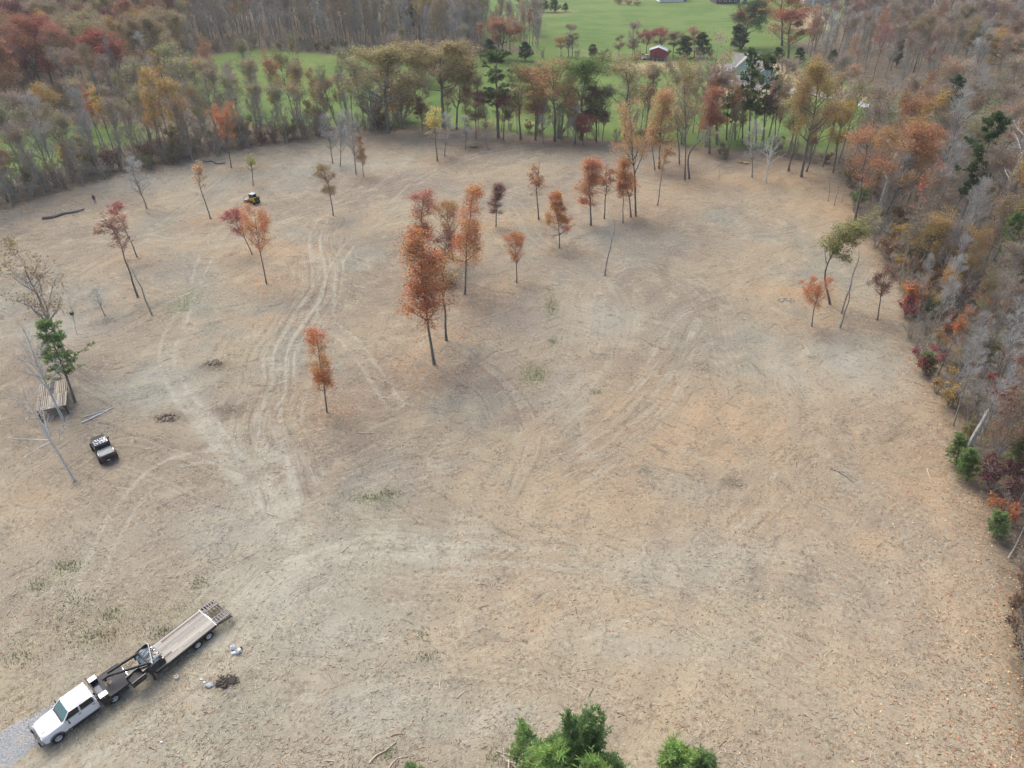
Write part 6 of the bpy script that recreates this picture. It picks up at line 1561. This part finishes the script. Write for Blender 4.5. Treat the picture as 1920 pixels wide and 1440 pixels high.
    en = MB().box((xh - 0.3, 0.3, z0 + 0.66), (0.4, 0.5, 0.2)).tube([(xh - 0.3, 0.1, z0 + 0.75), (xh - 0.2, -0.4, z0 + 0.85), (xh + 0.2, -0.5, z0 + 0.72)], 0.03, 6).tube([(xh - 0.35, 0.4, z0 + 0.8), (xh - 0.1, 0.0, z0 + 0.9), (xh + 0.2, 0.1, z0 + 0.72)], 0.03, 6)
    en.build('hydraulic_motor', BLACK, M_)
    dr = MB().tube([(xh - 0.45, -0.95, z0 + 0.25), (xh - 0.45, 0.95, z0 + 0.25)], 0.2, 12)
    dro = dr.build('drum', BLACKM, M_)
    for k in range(14):
        a_ = k * 2.1; MB().box((xh - 0.45 + 0.22 * math.cos(a_), -0.85 + k * 0.13, z0 + 0.25 + 0.22 * math.sin(a_)), (0.08, 0.06, 0.08)).build('tooth', STEEL, dro)
    # a second dark attachment behind the neck
    B_ = empty('black_attachment', T.location, h)
    tag(B_, 'black steel attachment sitting on the neck of the trailer', 'machine part')
    bb = MB().prism([(hl + 0.75, 0.98), (hl + 1.75, 1.0), (hl + 1.7, 1.35), (hl + 1.1, 1.5), (hl + 0.75, 1.35)], 0.30, 1.15).build('frame_box', BLACKM, B_, bevel=0.02)
    for k in range(5): MB().box((hl + 0.9 + k * 0.18, 1.2, 1.3), (0.07, 0.12, 0.3)).build('tooth', BLACK, bb)
    for s in (0.3, 1.15): MB().box((hl + 1.2, s, 1.32), (1.1, 0.04, 0.5)).build('side_plate', BLACK, B_)
    return T
TRAILER = build_trailer()

# ------------------------------------------------------------------ black pickup
def build_pickup():
    rear, front = at(206, 866), at(184, 830)
    h = heading(rear, front); c = at(197, 850)
    T = empty('off_road_pickup', (c.x, c.y, zt(c.x, c.y) + 0.02), h)
    T.scale = (.85, .88, .88)
    tag(T, 'black off road pickup with shiny roof and covered bed in the left clearing', 'pickup')
    MB().loft([[(x, -w, z0), (x, -w, z1 - .06), (x, -w + .08, z1), (x, w - .08, z1), (x, w, z1 - .06), (x, w, z0)] for x, w, z0, z1 in
               ((2.35, .62, .72, 1.22), (2.2, .72, .62, 1.30), (1.15, .80, .58, 1.36), (0.95, .86, .58, 1.34), (-.75, .86, .58, 1.32), (-.8, .84, .58, 1.30))]).build('body', BLACK, T, bevel=0.01)
    MB().loft([[(x, -w, 1.32), (x, -w + .09, z), (x, w - .09, z), (x, w, 1.32)] for x, w, z in ((1.0, .82, 1.36), (.55, .84, 1.90), (.45, .84, 1.93), (-.68, .84, 1.92), (-.80, .84, 1.84))]).build('cab', BLACK, T, bevel=0.01)
    rm, nt, b = new_mat('glossy_roof_painted_reflection'); g = G(nt)
    c0 = g.mix(g.smooth(g.noise(g.vmath('MULTIPLY', g.obj(), (2.5, 6, 1)), 1.4, 3, 0.6), 0.44, 0.5), (0.62, 0.64, 0.66), (0.05, 0.06, 0.07))  # pale and dark patches of a reflection, painted into the roof colour
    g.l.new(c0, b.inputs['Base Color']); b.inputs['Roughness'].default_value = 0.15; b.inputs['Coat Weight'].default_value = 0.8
    ro = MB().box((-.10, 0, 1.955), (1.12, 1.50, 0.05)).build('roof_panel', rm, T, bevel=0.015)
    MB().box((-.02, 0.0, 1.987), (0.02, 1.46, 0.012)).build('roof_seam', BLACK, ro)
    MB().add([(1.0, -.74, 1.40), (1.0, .74, 1.40), (.57, .70, 1.88), (.57, -.70, 1.88), (.97, -.74, 1.38), (.97, .74, 1.38), (.54, .70, 1.86), (.54, -.70, 1.86)],
             [(0, 1, 2, 3), (7, 6, 5, 4), (0, 4, 5, 1), (1, 5, 6, 2), (2, 6, 7, 3), (3, 7, 4, 0)]).build('windscreen', GLASS_T, T)
    MB().box((-.82, 0, 1.58), (0.03, 1.3, 0.42)).build('rear_window', GLASS_D, T)
    for s in (-1, 1):
        for x0, x1 in ((-.70, -.12), (-.06, .55)):
            MB().add([(x0, s * .86, 1.38), (x1, s * .86, 1.38), (x1 - (.12 if x1 > .3 else 0), s * .79, 1.82), (x0, s * .79, 1.82)], [(0, 1, 2, 3)]).build('side_window', GLASS_D, T)
            d = MB().box(((x0 + x1) / 2, s * .868, .98), (x1 - x0, .02, .66)).build('door', BLACK, T, bevel=.006)
            MB().box((x0 + .1, s * .885, 1.22), (.14, .02, .03)).build('handle', BLACKM, d)
        MB().box((.82, s * 1.0, 1.42), (.1, .2, .2)).build('mirror', BLACKM, T, bevel=.01)
        for x in (1.62, -1.62):
            fl = MB(); rings = []
            for a in np.linspace(.15, math.pi - .15, 9):
                X_, Z_ = x + math.cos(a) * .58, .42 + math.sin(a) * .62
                rings.append([(X_, s * .72, Z_), (X_, s * 1.02, Z_ - .02), (X_, s * 1.02, Z_ - .09), (X_, s * .72, Z_ - .09)])
            fl.loft(rings).build('fender_flare', BLACKM, T)
            wheel(T, x, s * .88, .46, .32, side=s, rim_m=BLACKM, holes=5)
        MB().box((-2.44, s * .72, 1.02), (.06, .16, .2)).build('tail_light', REDL, T)
        MB().lathe([(0, .10), (.05, .09)], (2.36, s * .5, 1.05), 'x', 14).build('headlight', HEADW, T)
        MB().tube([(.1, s * .92, .55), (-.9, s * .92, .55)], .05, 6).build('side_step', BLACKM, T)
    bd = MB()
    bd.box((-1.62, .80, 1.02), (1.6, .06, .6)); bd.box((-1.62, -.80, 1.02), (1.6, .06, .6)); bd.box((-1.62, 0, .75), (1.6, 1.56, .06)); bd.box((-.85, 0, 1.02), (.06, 1.6, .6))
    bd.build('bed', BLACK, T, bevel=.01)
    MB().box((-2.42, 0, 1.02), (.06, 1.62, .56)).build('tailgate', BLACK, T, bevel=.012)
    MB().box((-1.60, 0, 1.345), (1.5, 1.50, .035)).build('bed_cover', plain('grey_bed_cover', (.17, .20, .21), .4, var=.12, scale=2), T, bevel=.01)
    for s in (-1, 1): MB().box((-1.75, s * .83, 1.345), (.5, .05, .04)).build('bed_rail', STEEL, T)
    bp = MB().box((-2.56, 0, .66), (.16, 1.7, .18)).build('rear_bumper', BLACKM, T, bevel=.03)
    MB().box((-2.655, .12, .70), (.015, .32, .15)).build('number_plate', plain('plate_grey', (.55, .57, .60), .5), bp)
    MB().box((2.52, 0, .68), (.2, 1.5, .18)).build('front_bumper', BLACKM, T, bevel=.03)
    MB().box((2.37, 0, 1.02), (.04, .8, .26)).build('grille', BLACKM, T)
    MB().tube([(-2.6, 0, .5), (-2.85, 0, .5), (-2.86, 0, .58)], .035, 6).build('tow_hitch', STEEL, T)
    ch = MB().box((0, 0, .5), (4.6, .8, .14)).tube([(1.62, -.85, .46), (1.62, .85, .46)], .07, 8).tube([(-1.62, -.85, .46), (-1.62, .85, .46)], .07, 8)
    ch.build('chassis', BLACKM, T)
build_pickup()

# ------------------------------------------------------------------ tracked loader
def build_loader():
    c = at(476, 380)
    T = empty('tracked_loader', (c.x, c.y, zt(c.x, c.y)), R(150)); T.scale = (.88, .88, .88)
    tag(T, 'small yellow and black tracked loader in the upper left of the clearing', 'loader')
    for s in (-1, 1):
        tk = MB().prism([(-.95, .12), (-.75, 0), (.75, 0), (1.0, .18), (1.0, .42), (.7, .62), (-.5, .66), (-.98, .5)], s * .62, s * 1.0).build('track', RUBBER, T, bevel=.03)
        for k in range(4): MB().lathe([(0, .13), (s * .02, .12)], (-.6 + k * .4, s * 1.0, .2), 'y', 10).build('roller', YEL, tk)
        for k in range(10): MB().box((-.85 + k * .19, s * .81, .66 - .002 * k), (.05, .36, .04)).build('track_pad', RUBBER, tk)
        arm = MB(); arm.bar((-1.0, s * .78, 1.45), (.6, s * .78, 1.05), .13, .22); arm.bar((.55, s * .78, 1.1), (1.35, s * .62, .42), .13, .22); arm.bar((-1.05, s * .78, .7), (-1.0, s * .78, 1.5), .12, .3)
        arm.build('lift_arm', YEL, T)
        MB().box((-.7, s * .60, 1.0), (.9, .06, .5)).build('side_cover', YEL, T)
    MB().box((-.15, 0, .72), (1.9, 1.2, .5)).build('body', YEL, T, bevel=.03)
    en = MB().box((-.95, 0, 1.05), (.62, 1.24, .72)).build('engine_hood', BLACKM, T, bevel=.04)
    MB().box((-1.27, 0, .95), (.03, 1.2, .55)).build('rear_door', BLACK, en)
    MB().box((-1.0, .3, 1.45), (.3, .3, .06)).build('exhaust_cover', STEEL, en)
    cb = MB()
    for x in (-.55, .55):
        for y in (-.5, .5): cb.box((x, y, 1.5), (.07, .07, 1.1))
    cb.box((0, 0, 1.02), (1.1, 1.05, .1)).build('cab_frame', BLACK, T)
    MB().box((0, 0, 2.08), (1.25, 1.15, .08)).build('cab_roof', plain('pale_roof', (.42, .52, .56), .35), T, bevel=.02)
    MB().box((.57, 0, 1.55), (.02, .9, .9)).build('front_window', GLASS_D, T)
    for s in (-1, 1): MB().box((0, s * .53, 1.55), (.95, .02, .8)).build('side_window', GLASS_D, T)
    MB().box((-.58, 0, 1.7), (.02, .9, .55)).build('rear_window', GLASS_D, T)
    hd = MB().prism([(1.3, .1), (2.0, .1), (2.05, .5), (1.75, .75), (1.35, .7)], -1.0, 1.0).build('mulching_head', plain('scuffed_grey_steel', (.38, .38, .40), .5, metal=.4), T, bevel=.03)
    MB().tube([(1.9, -.95, .25), (1.9, .95, .25)], .2, 10).build('drum', BLACKM, hd)
    MB().tube([(1.5, -.9, .9), (1.9, -.9, 1.2), (1.9, .9, 1.2), (1.5, .9, .9)], .04, 6).build('push_bar', BLACK, hd)
build_loader()

# ------------------------------------------------------------------ the man at the left
def build_person():
    p = at(179, 381)
    J = {'pelvis': (0, 0, .95), 'chest': (.0, 0, 1.28), 'neck': (0, 0, 1.48), 'head': (0, .02, 1.60), 'crown': (0, .02, 1.72),
         'shl': (-.19, 0, 1.42), 'ell': (-.27, .02, 1.16), 'wrl': (-.24, .12, .93), 'hal': (-.24, .14, .85),
         'shr': (.19, 0, 1.42), 'elr': (.27, .02, 1.16), 'wrr': (.22, .14, .95), 'har': (.21, .17, .87),
         'hil': (-.10, 0, .90), 'knl': (-.12, .03, .50), 'anl': (-.13, 0, .09), 'tol': (-.14, .15, .04),
         'hir': (.10, 0, .90), 'knr': (.12, .02, .50), 'anr': (.13, -.02, .09), 'tor': (.15, .13, .04)}
    rad = {'pelvis': .15, 'chest': .17, 'neck': .065, 'head': .105, 'crown': .08, 'shl': .075, 'ell': .05, 'wrl': .035, 'hal': .04, 'shr': .075, 'elr': .05, 'wrr': .035, 'har': .04,
           'hil': .10, 'knl': .068, 'anl': .05, 'tol': .045, 'hir': .10, 'knr': .068, 'anr': .05, 'tor': .045}
    E = [('pelvis', 'chest'), ('chest', 'neck'), ('neck', 'head'), ('head', 'crown'), ('chest', 'shl'), ('shl', 'ell'), ('ell', 'wrl'), ('wrl', 'hal'), ('chest', 'shr'), ('shr', 'elr'), ('elr', 'wrr'), ('wrr', 'har'),
         ('pelvis', 'hil'), ('hil', 'knl'), ('knl', 'anl'), ('anl', 'tol'), ('pelvis', 'hir'), ('hir', 'knr'), ('knr', 'anr'), ('anr', 'tor')]
    ks = list(J); me = bpy.data.meshes.new('person'); me.from_pydata([J[k] for k in ks], [(ks.index(a), ks.index(b)) for a, b in E], [])
    o = link('person', me); md = o.modifiers.new('skin', 'SKIN')
    if not me.skin_vertices: me.skin_vertices.new()
    for i, k in enumerate(ks): me.skin_vertices[0].data[i].radius = (rad[k], rad[k]); me.skin_vertices[0].data[i].use_root = k == 'pelvis'
    sb = o.modifiers.new('sub', 'SUBSURF'); sb.levels = 2; sb.render_levels = 2
    m, nt, b = new_mat('clothes_and_skin'); g = G(nt); z = g.sep(g.obj())[2]
    c = g.mix(g.smooth(z, .93, .95), (.04, .07, .14), (.025, .028, .035)); c = g.mix(g.smooth(z, 1.50, 1.52), c, (.45, .28, .2))
    c = g.mix(g.smooth(z, .12, .10), c, (.03, .025, .02)); g.l.new(c, b.inputs['Base Color']); b.inputs['Roughness'].default_value = .85
    me.materials.append(m)
    o.location = (p.x, p.y, zt(p.x, p.y)); o.rotation_euler = (0, 0, R(-160))
    tag(o, 'man standing in a dark jacket and blue trousers near the fallen log at the left', 'person')
    cap = MB().lathe([(0, .115), (.05, .118), (.10, .09), (.13, .03)], (0, .02, 1.66), 'z', 12).box((0, .14, 1.67), (.14, .12, .015)).build('cap', BLACKM, o)
build_person()

# ------------------------------------------------------------------ pallet platform on legs
def build_platform():
    zp = 1.3
    A, B_, C_, D_ = at(58, 724, zp), at(116, 714, zp), at(136, 754, zp), at(84, 770, zp)
    o_ = (A + B_ + C_ + D_) / 4; ux = ((B_ - A) + (C_ - D_)) / 2; uy = ((D_ - A) + (C_ - B_)) / 2
    h = heading(Vector((0, 0, 0)), ux); Lx, Ly = ux.length, uy.length
    T = empty('pallet_platform', (o_.x, o_.y, zt(o_.x, o_.y)), h)
    tag(T, 'raised platform of pale wooden pallets among the left trees', 'platform')
    PW = plain('pallet_wood', (0.42, 0.365, 0.28), .9, var=.12, scale=6); PW2 = plain('old_pallet_wood', (0.30, 0.265, 0.22), .9, var=.15, scale=6); DW = plain('dark_post_wood_and_gap_shade', (0.10, 0.08, 0.065), .9)
    zz = zp
    for k in range(4):
        MB().box((0, -Ly / 2 + (k + .5) * Ly / 4, zz - .16), (Lx, .1, .14)).build('joist', DW, T)
    for sx in (-1, 1):
        for sy in (-1, 1): MB().box((sx * (Lx / 2 - .15), sy * (Ly / 2 - .15), zz / 2 - .12), (.14, .14, zz - .2)).build('leg', DW, T)
    nx_ = 3; ny_ = 2; pw_, pl_ = Lx / nx_, Ly / ny_; rr = random.Random(2)
    for i in range(nx_):
        for j in range(ny_):
            cx, cy = -Lx / 2 + (i + .5) * pw_, -Ly / 2 + (j + .5) * pl_
            pr = MB()
            for k in (-1, 0, 1): pr.box((cx, cy + k * (pl_ / 2 - .08), zz - .03), (pw_ - .06, .06, .1))
            pal = pr.build('pallet', PW2, T)
            MB().box((cx, cy, zz - .075), (pw_ - .05, pl_ - .05, .012)).build('gap_shade_sheet', DW, pal)  # dark sheet added under the slats, standing for the shade in the gaps
            n_ = 5
            for k in range(n_):
                w_ = .12 if rr.random() < .75 else .2
                if i == 1 and j == 1 and k in (1, 2): continue
                o = MB().box((0, 0, 0), (w_, pl_ - .05, .022)).build('slat', PW if rr.random() < .7 else PW2, pal)
                o.location = (cx - pw_ / 2 + .1 + k * (pw_ - .2) / (n_ - 1), cy, zz + .035 + rr.uniform(0, .01))
build_platform()

# ------------------------------------------------------------------ buckets and scraps by the trailer
def bag(u, v, sc, name, lab, cat, col=(.74, .76, .8), dark_=False, z=0.0, seed=0):
    p = at(u, v); rr = random.Random(seed); bm = bmesh.new(); bmesh.ops.create_icosphere(bm, subdivisions=3, radius=1)
    for w in bm.verts:
        n_ = mnoise.noise(w.co * 1.6 + Vector((seed, 0, 0))) * .35 + mnoise.noise(w.co * 4 + Vector((0, seed, 0))) * .12
        w.co = Vector((w.co.x * sc[0], w.co.y * sc[1], max(w.co.z, -.55) * sc[2])) * (1 + n_)
    me = bpy.data.meshes.new(name); bm.to_mesh(me); bm.free(); me.polygons.foreach_set('use_smooth', [True] * len(me.polygons))
    me.materials.append(plain('white_plastic_%.2f' % col[0], col, .5, var=.1, scale=3, dirt=(.25, .26, .28)))
    o = link(name, me); o.location = (p.x, p.y, zt(p.x, p.y) + sc[2] * .5 + z); return tag(o, lab, cat)
bag(437, 1217, (.20, .18, .30), 'white_bag', 'upright white plastic bag of the small heap right of the trailer', 'bag', seed=1)
bag(449, 1222, (.20, .18, .22), 'white_bag', 'rightmost white bag of the small heap right of the trailer', 'bag', seed=2)
bag(439, 1226, (.24, .16, .12), 'white_bag', 'flat greyish white bag in front of the small heap', 'bag', (.55, .58, .62), seed=3)
def bucket(u, v, lab, r=.15, hgt=.34, mat=None, tip=0.0):
    p = at(u, v); o = MB().lathe([(0, r * .82), (hgt * .85, r * .97), (hgt * .86, r * 1.05), (hgt, r * 1.04), (hgt, r * .95), (.04, r * .78)], (0, 0, 0), 'z', 16).build('bucket', mat or WHITE, smooth=True)
    o.location = (p.x, p.y, zt(p.x, p.y) + .01); o.rotation_euler = (tip, 0, .4); MB().tube([(-r, 0, hgt * .9), (0, r * .6, hgt * 1.15), (r, 0, hgt * .9)], .008, 4).build('handle', STEEL, o)
    return tag(o, lab, 'bucket')
bucket(446, 1225, 'small white bucket among the bags right of the trailer')
bucket(453, 1217, 'little black bucket at the right of the white bags', .10, .18, BLACK)
bucket(332, 1272, 'single small white bucket below the trailer', .13, .26)
for u, v, l, s_ in ((378, 1275, 'small white scrap, left of two by the dug patch', 4), (384, 1281, 'longer white scrap, right of two by the dug patch', 5), (303, 1392, 'tiny white scrap near the lower left track', 6)):
    bag(u, v, (.12, .07, .05), 'plastic_scrap', l, 'scrap', seed=s_)
bag(394, 1288, (.35, .22, .12), 'grey_stone_heap', 'grey bundle on the dug dark patch below the trailer', 'bundle', (.30, .33, .34), seed=8)

# small root mounds
def mound(u, v, sx, sy, sz, lab, mat, seed, name='brush_mound'):
    p = at(u, v); rr = random.Random(seed); m = MB()
    for k in range(46):
        a = rr.uniform(0, 6.28); r = math.sqrt(rr.random()); x, y = math.cos(a) * r * sx, math.sin(a) * r * sy
        z = sz * (1 - r * r) * rr.uniform(.2, 1); d = Vector((rr.gauss(0, 1), rr.gauss(0, 1), rr.gauss(0, .35))).normalized() * rr.uniform(.2, .6)
        m.tube([Vector((x, y, z)) - d * .5, Vector((x, y, z + .05)), Vector((x, y, z)) + d * .5], [.03, .035, .015], 4)
    for k in range(14):
        a = rr.uniform(0, 6.28); r = math.sqrt(rr.random()) * .7; m.box((math.cos(a) * r * sx, math.sin(a) * r * sy, sz * .3), (rr.uniform(.2, .5), rr.uniform(.2, .4), rr.uniform(.1, .3)), Matrix.Rotation(a, 3, 'Z') @ Matrix.Rotation(.4, 3, 'X'))
    o = m.build(name, mat); o.location = (p.x, p.y, zt(p.x, p.y) - .03); return tag(o, lab, 'mound')
SOIL = plain('churned_roots', (.24, .19, .145), .95, var=.2, scale=7)
mound(312, 788, 1.5, .9, .25, 'low churned root mound right of the pallet platform', SOIL, 3)
mound(401, 684, 1.2, .7, .2, 'dark root mound in the middle of the left tracks', SOIL, 4)
mound(424, 1282, .9, .6, .2, 'dark root mound below the trailer', plain('dark_soil', (.075, .06, .048), .95), 5)
mound(886, 276, 1.2, .8, .5, 'low brush mound at the far edge beside a bare tree', SOIL, 6)
mound(1392, 306, 1.8, 1.2, .8, 'yellow tan heap at the far right corner of the clearing', plain('yellow_sand', (.50, .37, .20), .95, var=.15), 7, 'sand_heap')
mound(1472, 563, 1.5, 1.0, .15, 'pale churned splinters left of the small round maple', plain('pale_splinters', (.42, .36, .28), .95), 8)

# ------------------------------------------------------------------ buildings
GREENW = plain('green_siding', (.27, .42, .35), .7, var=.06, scale=1); ROOFG = plain('grey_shingles', (.30, .29, .27), .9, var=.12, scale=2); TRIM = plain('white_trim', (.72, .73, .73), .6, var=.03)
REDW = plain('red_siding', (.27, .035, .045), .7, var=.12, scale=1.5); WROOF = plain('pale_metal_roof', (.68, .74, .80), .4, var=.04); PANE = glass_mat('house_pane', (.05, .06, .07)); STONE = plain('block_piers', (.26, .26, .24), .9, var=.2)
def gable(parent, x0, x1, y0, y1, z0, z1, zr, wall, roofm, along='x', over=.35):
    """walls and a ridged roof; the ridge runs along x or y"""
    m = MB()
    if along == 'x':
        ym = (y0 + y1) / 2
        P = [(x0, y0, z0), (x0, y1, z0), (x0, y1, z1), (x0, ym, zr), (x0, y0, z1)]; Q = [(x1, y, z) for _, y, z in P]
    else:
        xm = (x0 + x1) / 2
        P = [(x0, y0, z0), (x1, y0, z0), (x1, y0, z1), (xm, y0, zr), (x0, y0, z1)]; Q = [(x, y1, z) for x, _, z in P]
    m.add(P + Q, [(0, 1, 2, 3, 4), (9, 8, 7, 6, 5), (0, 5, 6, 1), (1, 6, 7, 2), (4, 9, 5, 0), (2, 7, 8, 3), (3, 8, 9, 4)])
    w = m.build('wall', wall, parent)
    for s in (0, 1):
        r = MB()
        if along == 'x':
            ym = (y0 + y1) / 2; ye = y0 - over if s == 0 else y1 + over; k = (zr - z1) / (abs(y1 - y0) / 2); ze = z1 - over * k
            A = [(x0 - over, ye, ze), (x1 + over, ye, ze), (x1 + over, ym, zr), (x0 - over, ym, zr)]
        else:
            xm = (x0 + x1) / 2; xe = x0 - over if s == 0 else x1 + over; k = (zr - z1) / (abs(x1 - x0) / 2); ze = z1 - over * k
            A = [(xe, y0 - over, ze), (xe, y1 + over, ze), (xm, y1 + over, zr), (xm, y0 - over, zr)]
        Bt = [(x, y, z + .04) for x, y, z in A]; Tt = [(x, y, z + .16) for x, y, z in A]
        r.add(Bt + Tt, [(0, 1, 2, 3), (7, 6, 5, 4), (0, 4, 5, 1), (1, 5, 6, 2), (2, 6, 7, 3), (3, 7, 4, 0)])
        r.build('roof', roofm, parent)
    return w
def window(parent, x, y, z, w, h, axis='y', frame=TRIM, face=-1):
    d = .08
    sz = (w, d, h) if axis == 'y' else (d, w, h)
    f = MB()
    for a in (-1, 1):
        if axis == 'y': f.box((x + a * w / 2, y, z), (.14, d, h + .14)); f.box((x, y, z + a * h / 2), (w, d - .01, .14))
        else: f.box((x, y + a * w / 2, z), (d, .14, h + .14)); f.box((x, y, z + a * h / 2), (d - .01, w, .14))
    fo = f.build('window', frame, parent)
    MB().box((x, y + (.01 if axis == 'y' else 0), z), (w - .05, .04, h - .05) if axis == 'y' else (.04, w - .05, h - .05)).build('pane', PANE, fo)
    return fo
def base_at(u, v): p = at(u, v); return Vector((p.x, p.y, hz(p.x, p.y)))
def px_w(u, v, n): return n / FPX * depth_of(at(u, v))
# red shed
p = base_at(1233, 112); H_ = empty('red_shed', p, R(-14)); tag(H_, 'small red shed with a pale metal roof on piers in the meadow', 'shed')
gable(H_, -2.7, 2.7, -1.9, 1.9, 0.9, 3.3, 4.2, REDW, WROOF, 'y')
for i in range(5):
    for y in (-1.7, 1.7): MB().box((-2.5 + i * 1.25, y, .45), (.45, .4, .9)).build('pier', STONE, H_)
MB().box((0, 0, .86), (5.4, 3.8, .14)).build('floor_frame', STONE, H_)
dr = MB().box((-.6, -1.93, 1.9), (1.1, .05, 1.9)).build('door', plain('dark_red_door', (.15, .025, .03), .7), H_); MB().box((-.2, -1.98, 1.9), (.06, .06, .2)).build('handle', STEEL, dr)
# vehicle beside the shed
def far_car(u, v, rz, body, lab, name='parked_car'):
    p = base_at(u, v); T = empty(name, p, rz); tag(T, lab, 'car')
    MB().loft([[(x, -.85, .35), (x, -.85, z), (x, .85, z), (x, .85, .35)] for x, z in ((2.1, .75), (1.9, .88), (.9, .98), (-1.7, 1.0), (-2.1, .9))]).build('body', body, T, bevel=.05)
    MB().loft([[(x, -w, .95), (x, -w + .06, z), (x, w - .06, z), (x, w, .95)] for x, w, z in ((.9, .78, 1.0), (.3, .75, 1.42), (-1.0, .75, 1.45), (-1.6, .78, 1.05))]).build('cabin', GLASS_D, T)
    MB().box((-.35, 0, 1.45), (1.3, 1.34, .05)).build('roof', body, T)
    for x in (1.35, -1.35):
        for s in (-1, 1): MB().lathe([(-.1, .32), (.1, .32)], (x, s * .8, .32), 'y', 14).build('wheel', RUBBER, T)
far_car(1212, 111, R(20), WHITE, 'white car parked left of the red shed')
far_car(1204, 108, R(95), BLACK, 'dark car parked left of the white car by the red shed')
# green house
p = base_at(1404, 152); H_ = empty('green_house', p, R(-18)); H_.scale = (.88, .88, .88); tag(H_, 'pale green gabled house with white windows behind the tall pines', 'house')
gable(H_, -6.2, 6.0, 1.0, 9.5, 0, 4.2, 7.6, GREENW, ROOFG, 'x')
gable(H_, -5.0, 1.6, -3.0, 4.5, 0, 4.6, 8.2, GREENW, ROOFG, 'y')
gable(H_, -9.5, -6.2, 0.5, 6.5, 0, 2.8, 4.2, GREENW, ROOFG, 'x')
gable(H_, 3.0, 8.2, -1.0, 5.0, 0, 3.0, 5.0, GREENW, ROOFG, 'y')
for x in (-2.6, -1.5): window(H_, x, -3.03, 3.4, .8, 1.1)
window(H_, -1.8, -3.03, 5.9, .7, .7)
for x in (4.6, 6.4): window(H_, x, -1.03, 1.7, .8, 1.1)
for y in (-1.2, .6): window(H_, -5.03, y, 3.2, .8, 1.1, 'x')
for x, w_ in ((-3.3, 2.4), (-.2, 2.4)):
    g2 = MB().box((x, -3.02, 1.15), (w_, .06, 2.2)).build('garage_door', TRIM, H_)
    for k in range(3): MB().box((x, -3.06, .6 + k * .55), (w_ - .1, .02, .03)).build('panel_groove', STONE, g2)
tr_ = MB(); tr_.bar((-5.2, -3.38, 4.45), (-1.7, -3.38, 8.2), .06, .2); tr_.bar((1.8, -3.38, 4.45), (-1.7, -3.38, 8.2), .06, .2); tr_.build('gable_trim', TRIM, H_)
MB().box((2.0, 6.5, 7.5), (.7, .7, 1.8)).build('chimney', STONE, H_)
far_car(1447, 163, R(75), plain('red_car', (.35, .03, .04), .3, coat=.5), 'small red car at the end of the concrete drive')
# buildings at the top edge of the picture
p = base_at(1262, 4); H_ = empty('white_barn', p, R(4)); tag(H_, 'white sided barn at the top edge above the far field', 'barn')
gable(H_, -7, 7, 0, 9, 0, 3.6, 5.6, TRIM, WROOF, 'x')
for x in (-4.5, -1.5, 1.5, 4.5): window(H_, x, -.03, 2.0, 1.0, 1.0)
MB().box((6.0, -.03, 1.3), (1.4, .05, 2.4)).build('door', STONE, H_)
p = base_at(1372, 7); H_ = empty('dark_house', p, R(6)); tag(H_, 'low dark brick house with a carport at the top edge', 'house')
BRICKD = plain('dark_brick', (.10, .075, .085), .9, var=.15)
gable(H_, -8, 4, 0, 9, 0, 2.8, 4.6, BRICKD, ROOFG, 'x')
for x in (-6, -3.5, -1, 1.5): window(H_, x, -.03, 1.6, 1.0, 1.0)
MB().box((7.2, 3, 2.6), (6.4, 6, .16)).build('carport_roof', BRICKD, H_)
for x in (4.6, 10.0):
    for y in (.4, 5.6): MB().box((x, y, 1.25), (.15, .15, 2.5)).build('carport_post', TRIM, H_)
far_car(1396, 6, R(90), plain('grey_car', (.25, .26, .28), .3), 'grey car under the carport of the dark house')
p = base_at(1531, 12); H_ = empty('white_garage', p, R(-6)); tag(H_, 'long white walled garage at the top edge right of the copse', 'garage')
gable(H_, -6.5, 6.5, 0, 8, 0, 4.0, 5.8, TRIM, WROOF, 'x')
for x in (-4, 0): MB().box((x, -.03, 1.4), (3.0, .05, 2.7)).build('garage_door', plain('grey_door', (.45, .47, .5), .6), H_)
window(H_, 4.4, -.03, 1.8, 1.0, 1.0)

# ------------------------------------------------------------------ air
def build_haze():
    m = bpy.data.materials.new('haze'); m.use_nodes = True; nt = m.node_tree
    for n in list(nt.nodes):
        if n.type == 'BSDF_PRINCIPLED': nt.nodes.remove(n)
    v = nt.nodes.new('ShaderNodeVolumePrincipled'); v.inputs['Color'].default_value = (0.90, 0.94, 1.0, 1)
    v.inputs['Density'].default_value = HAZE; v.inputs['Anisotropy'].default_value = 0.3
    nt.links.new(v.outputs[0], nt.nodes['Material Output'].inputs['Volume'])
    bm = MB().box((0, 600, 28.5), (2400, 2000, 61)); o = bm.build('haze', m); tag(o, 'thin pale autumn haze over the whole valley', 'haze', kind='stuff')
HAZE = 0.00017
build_haze()
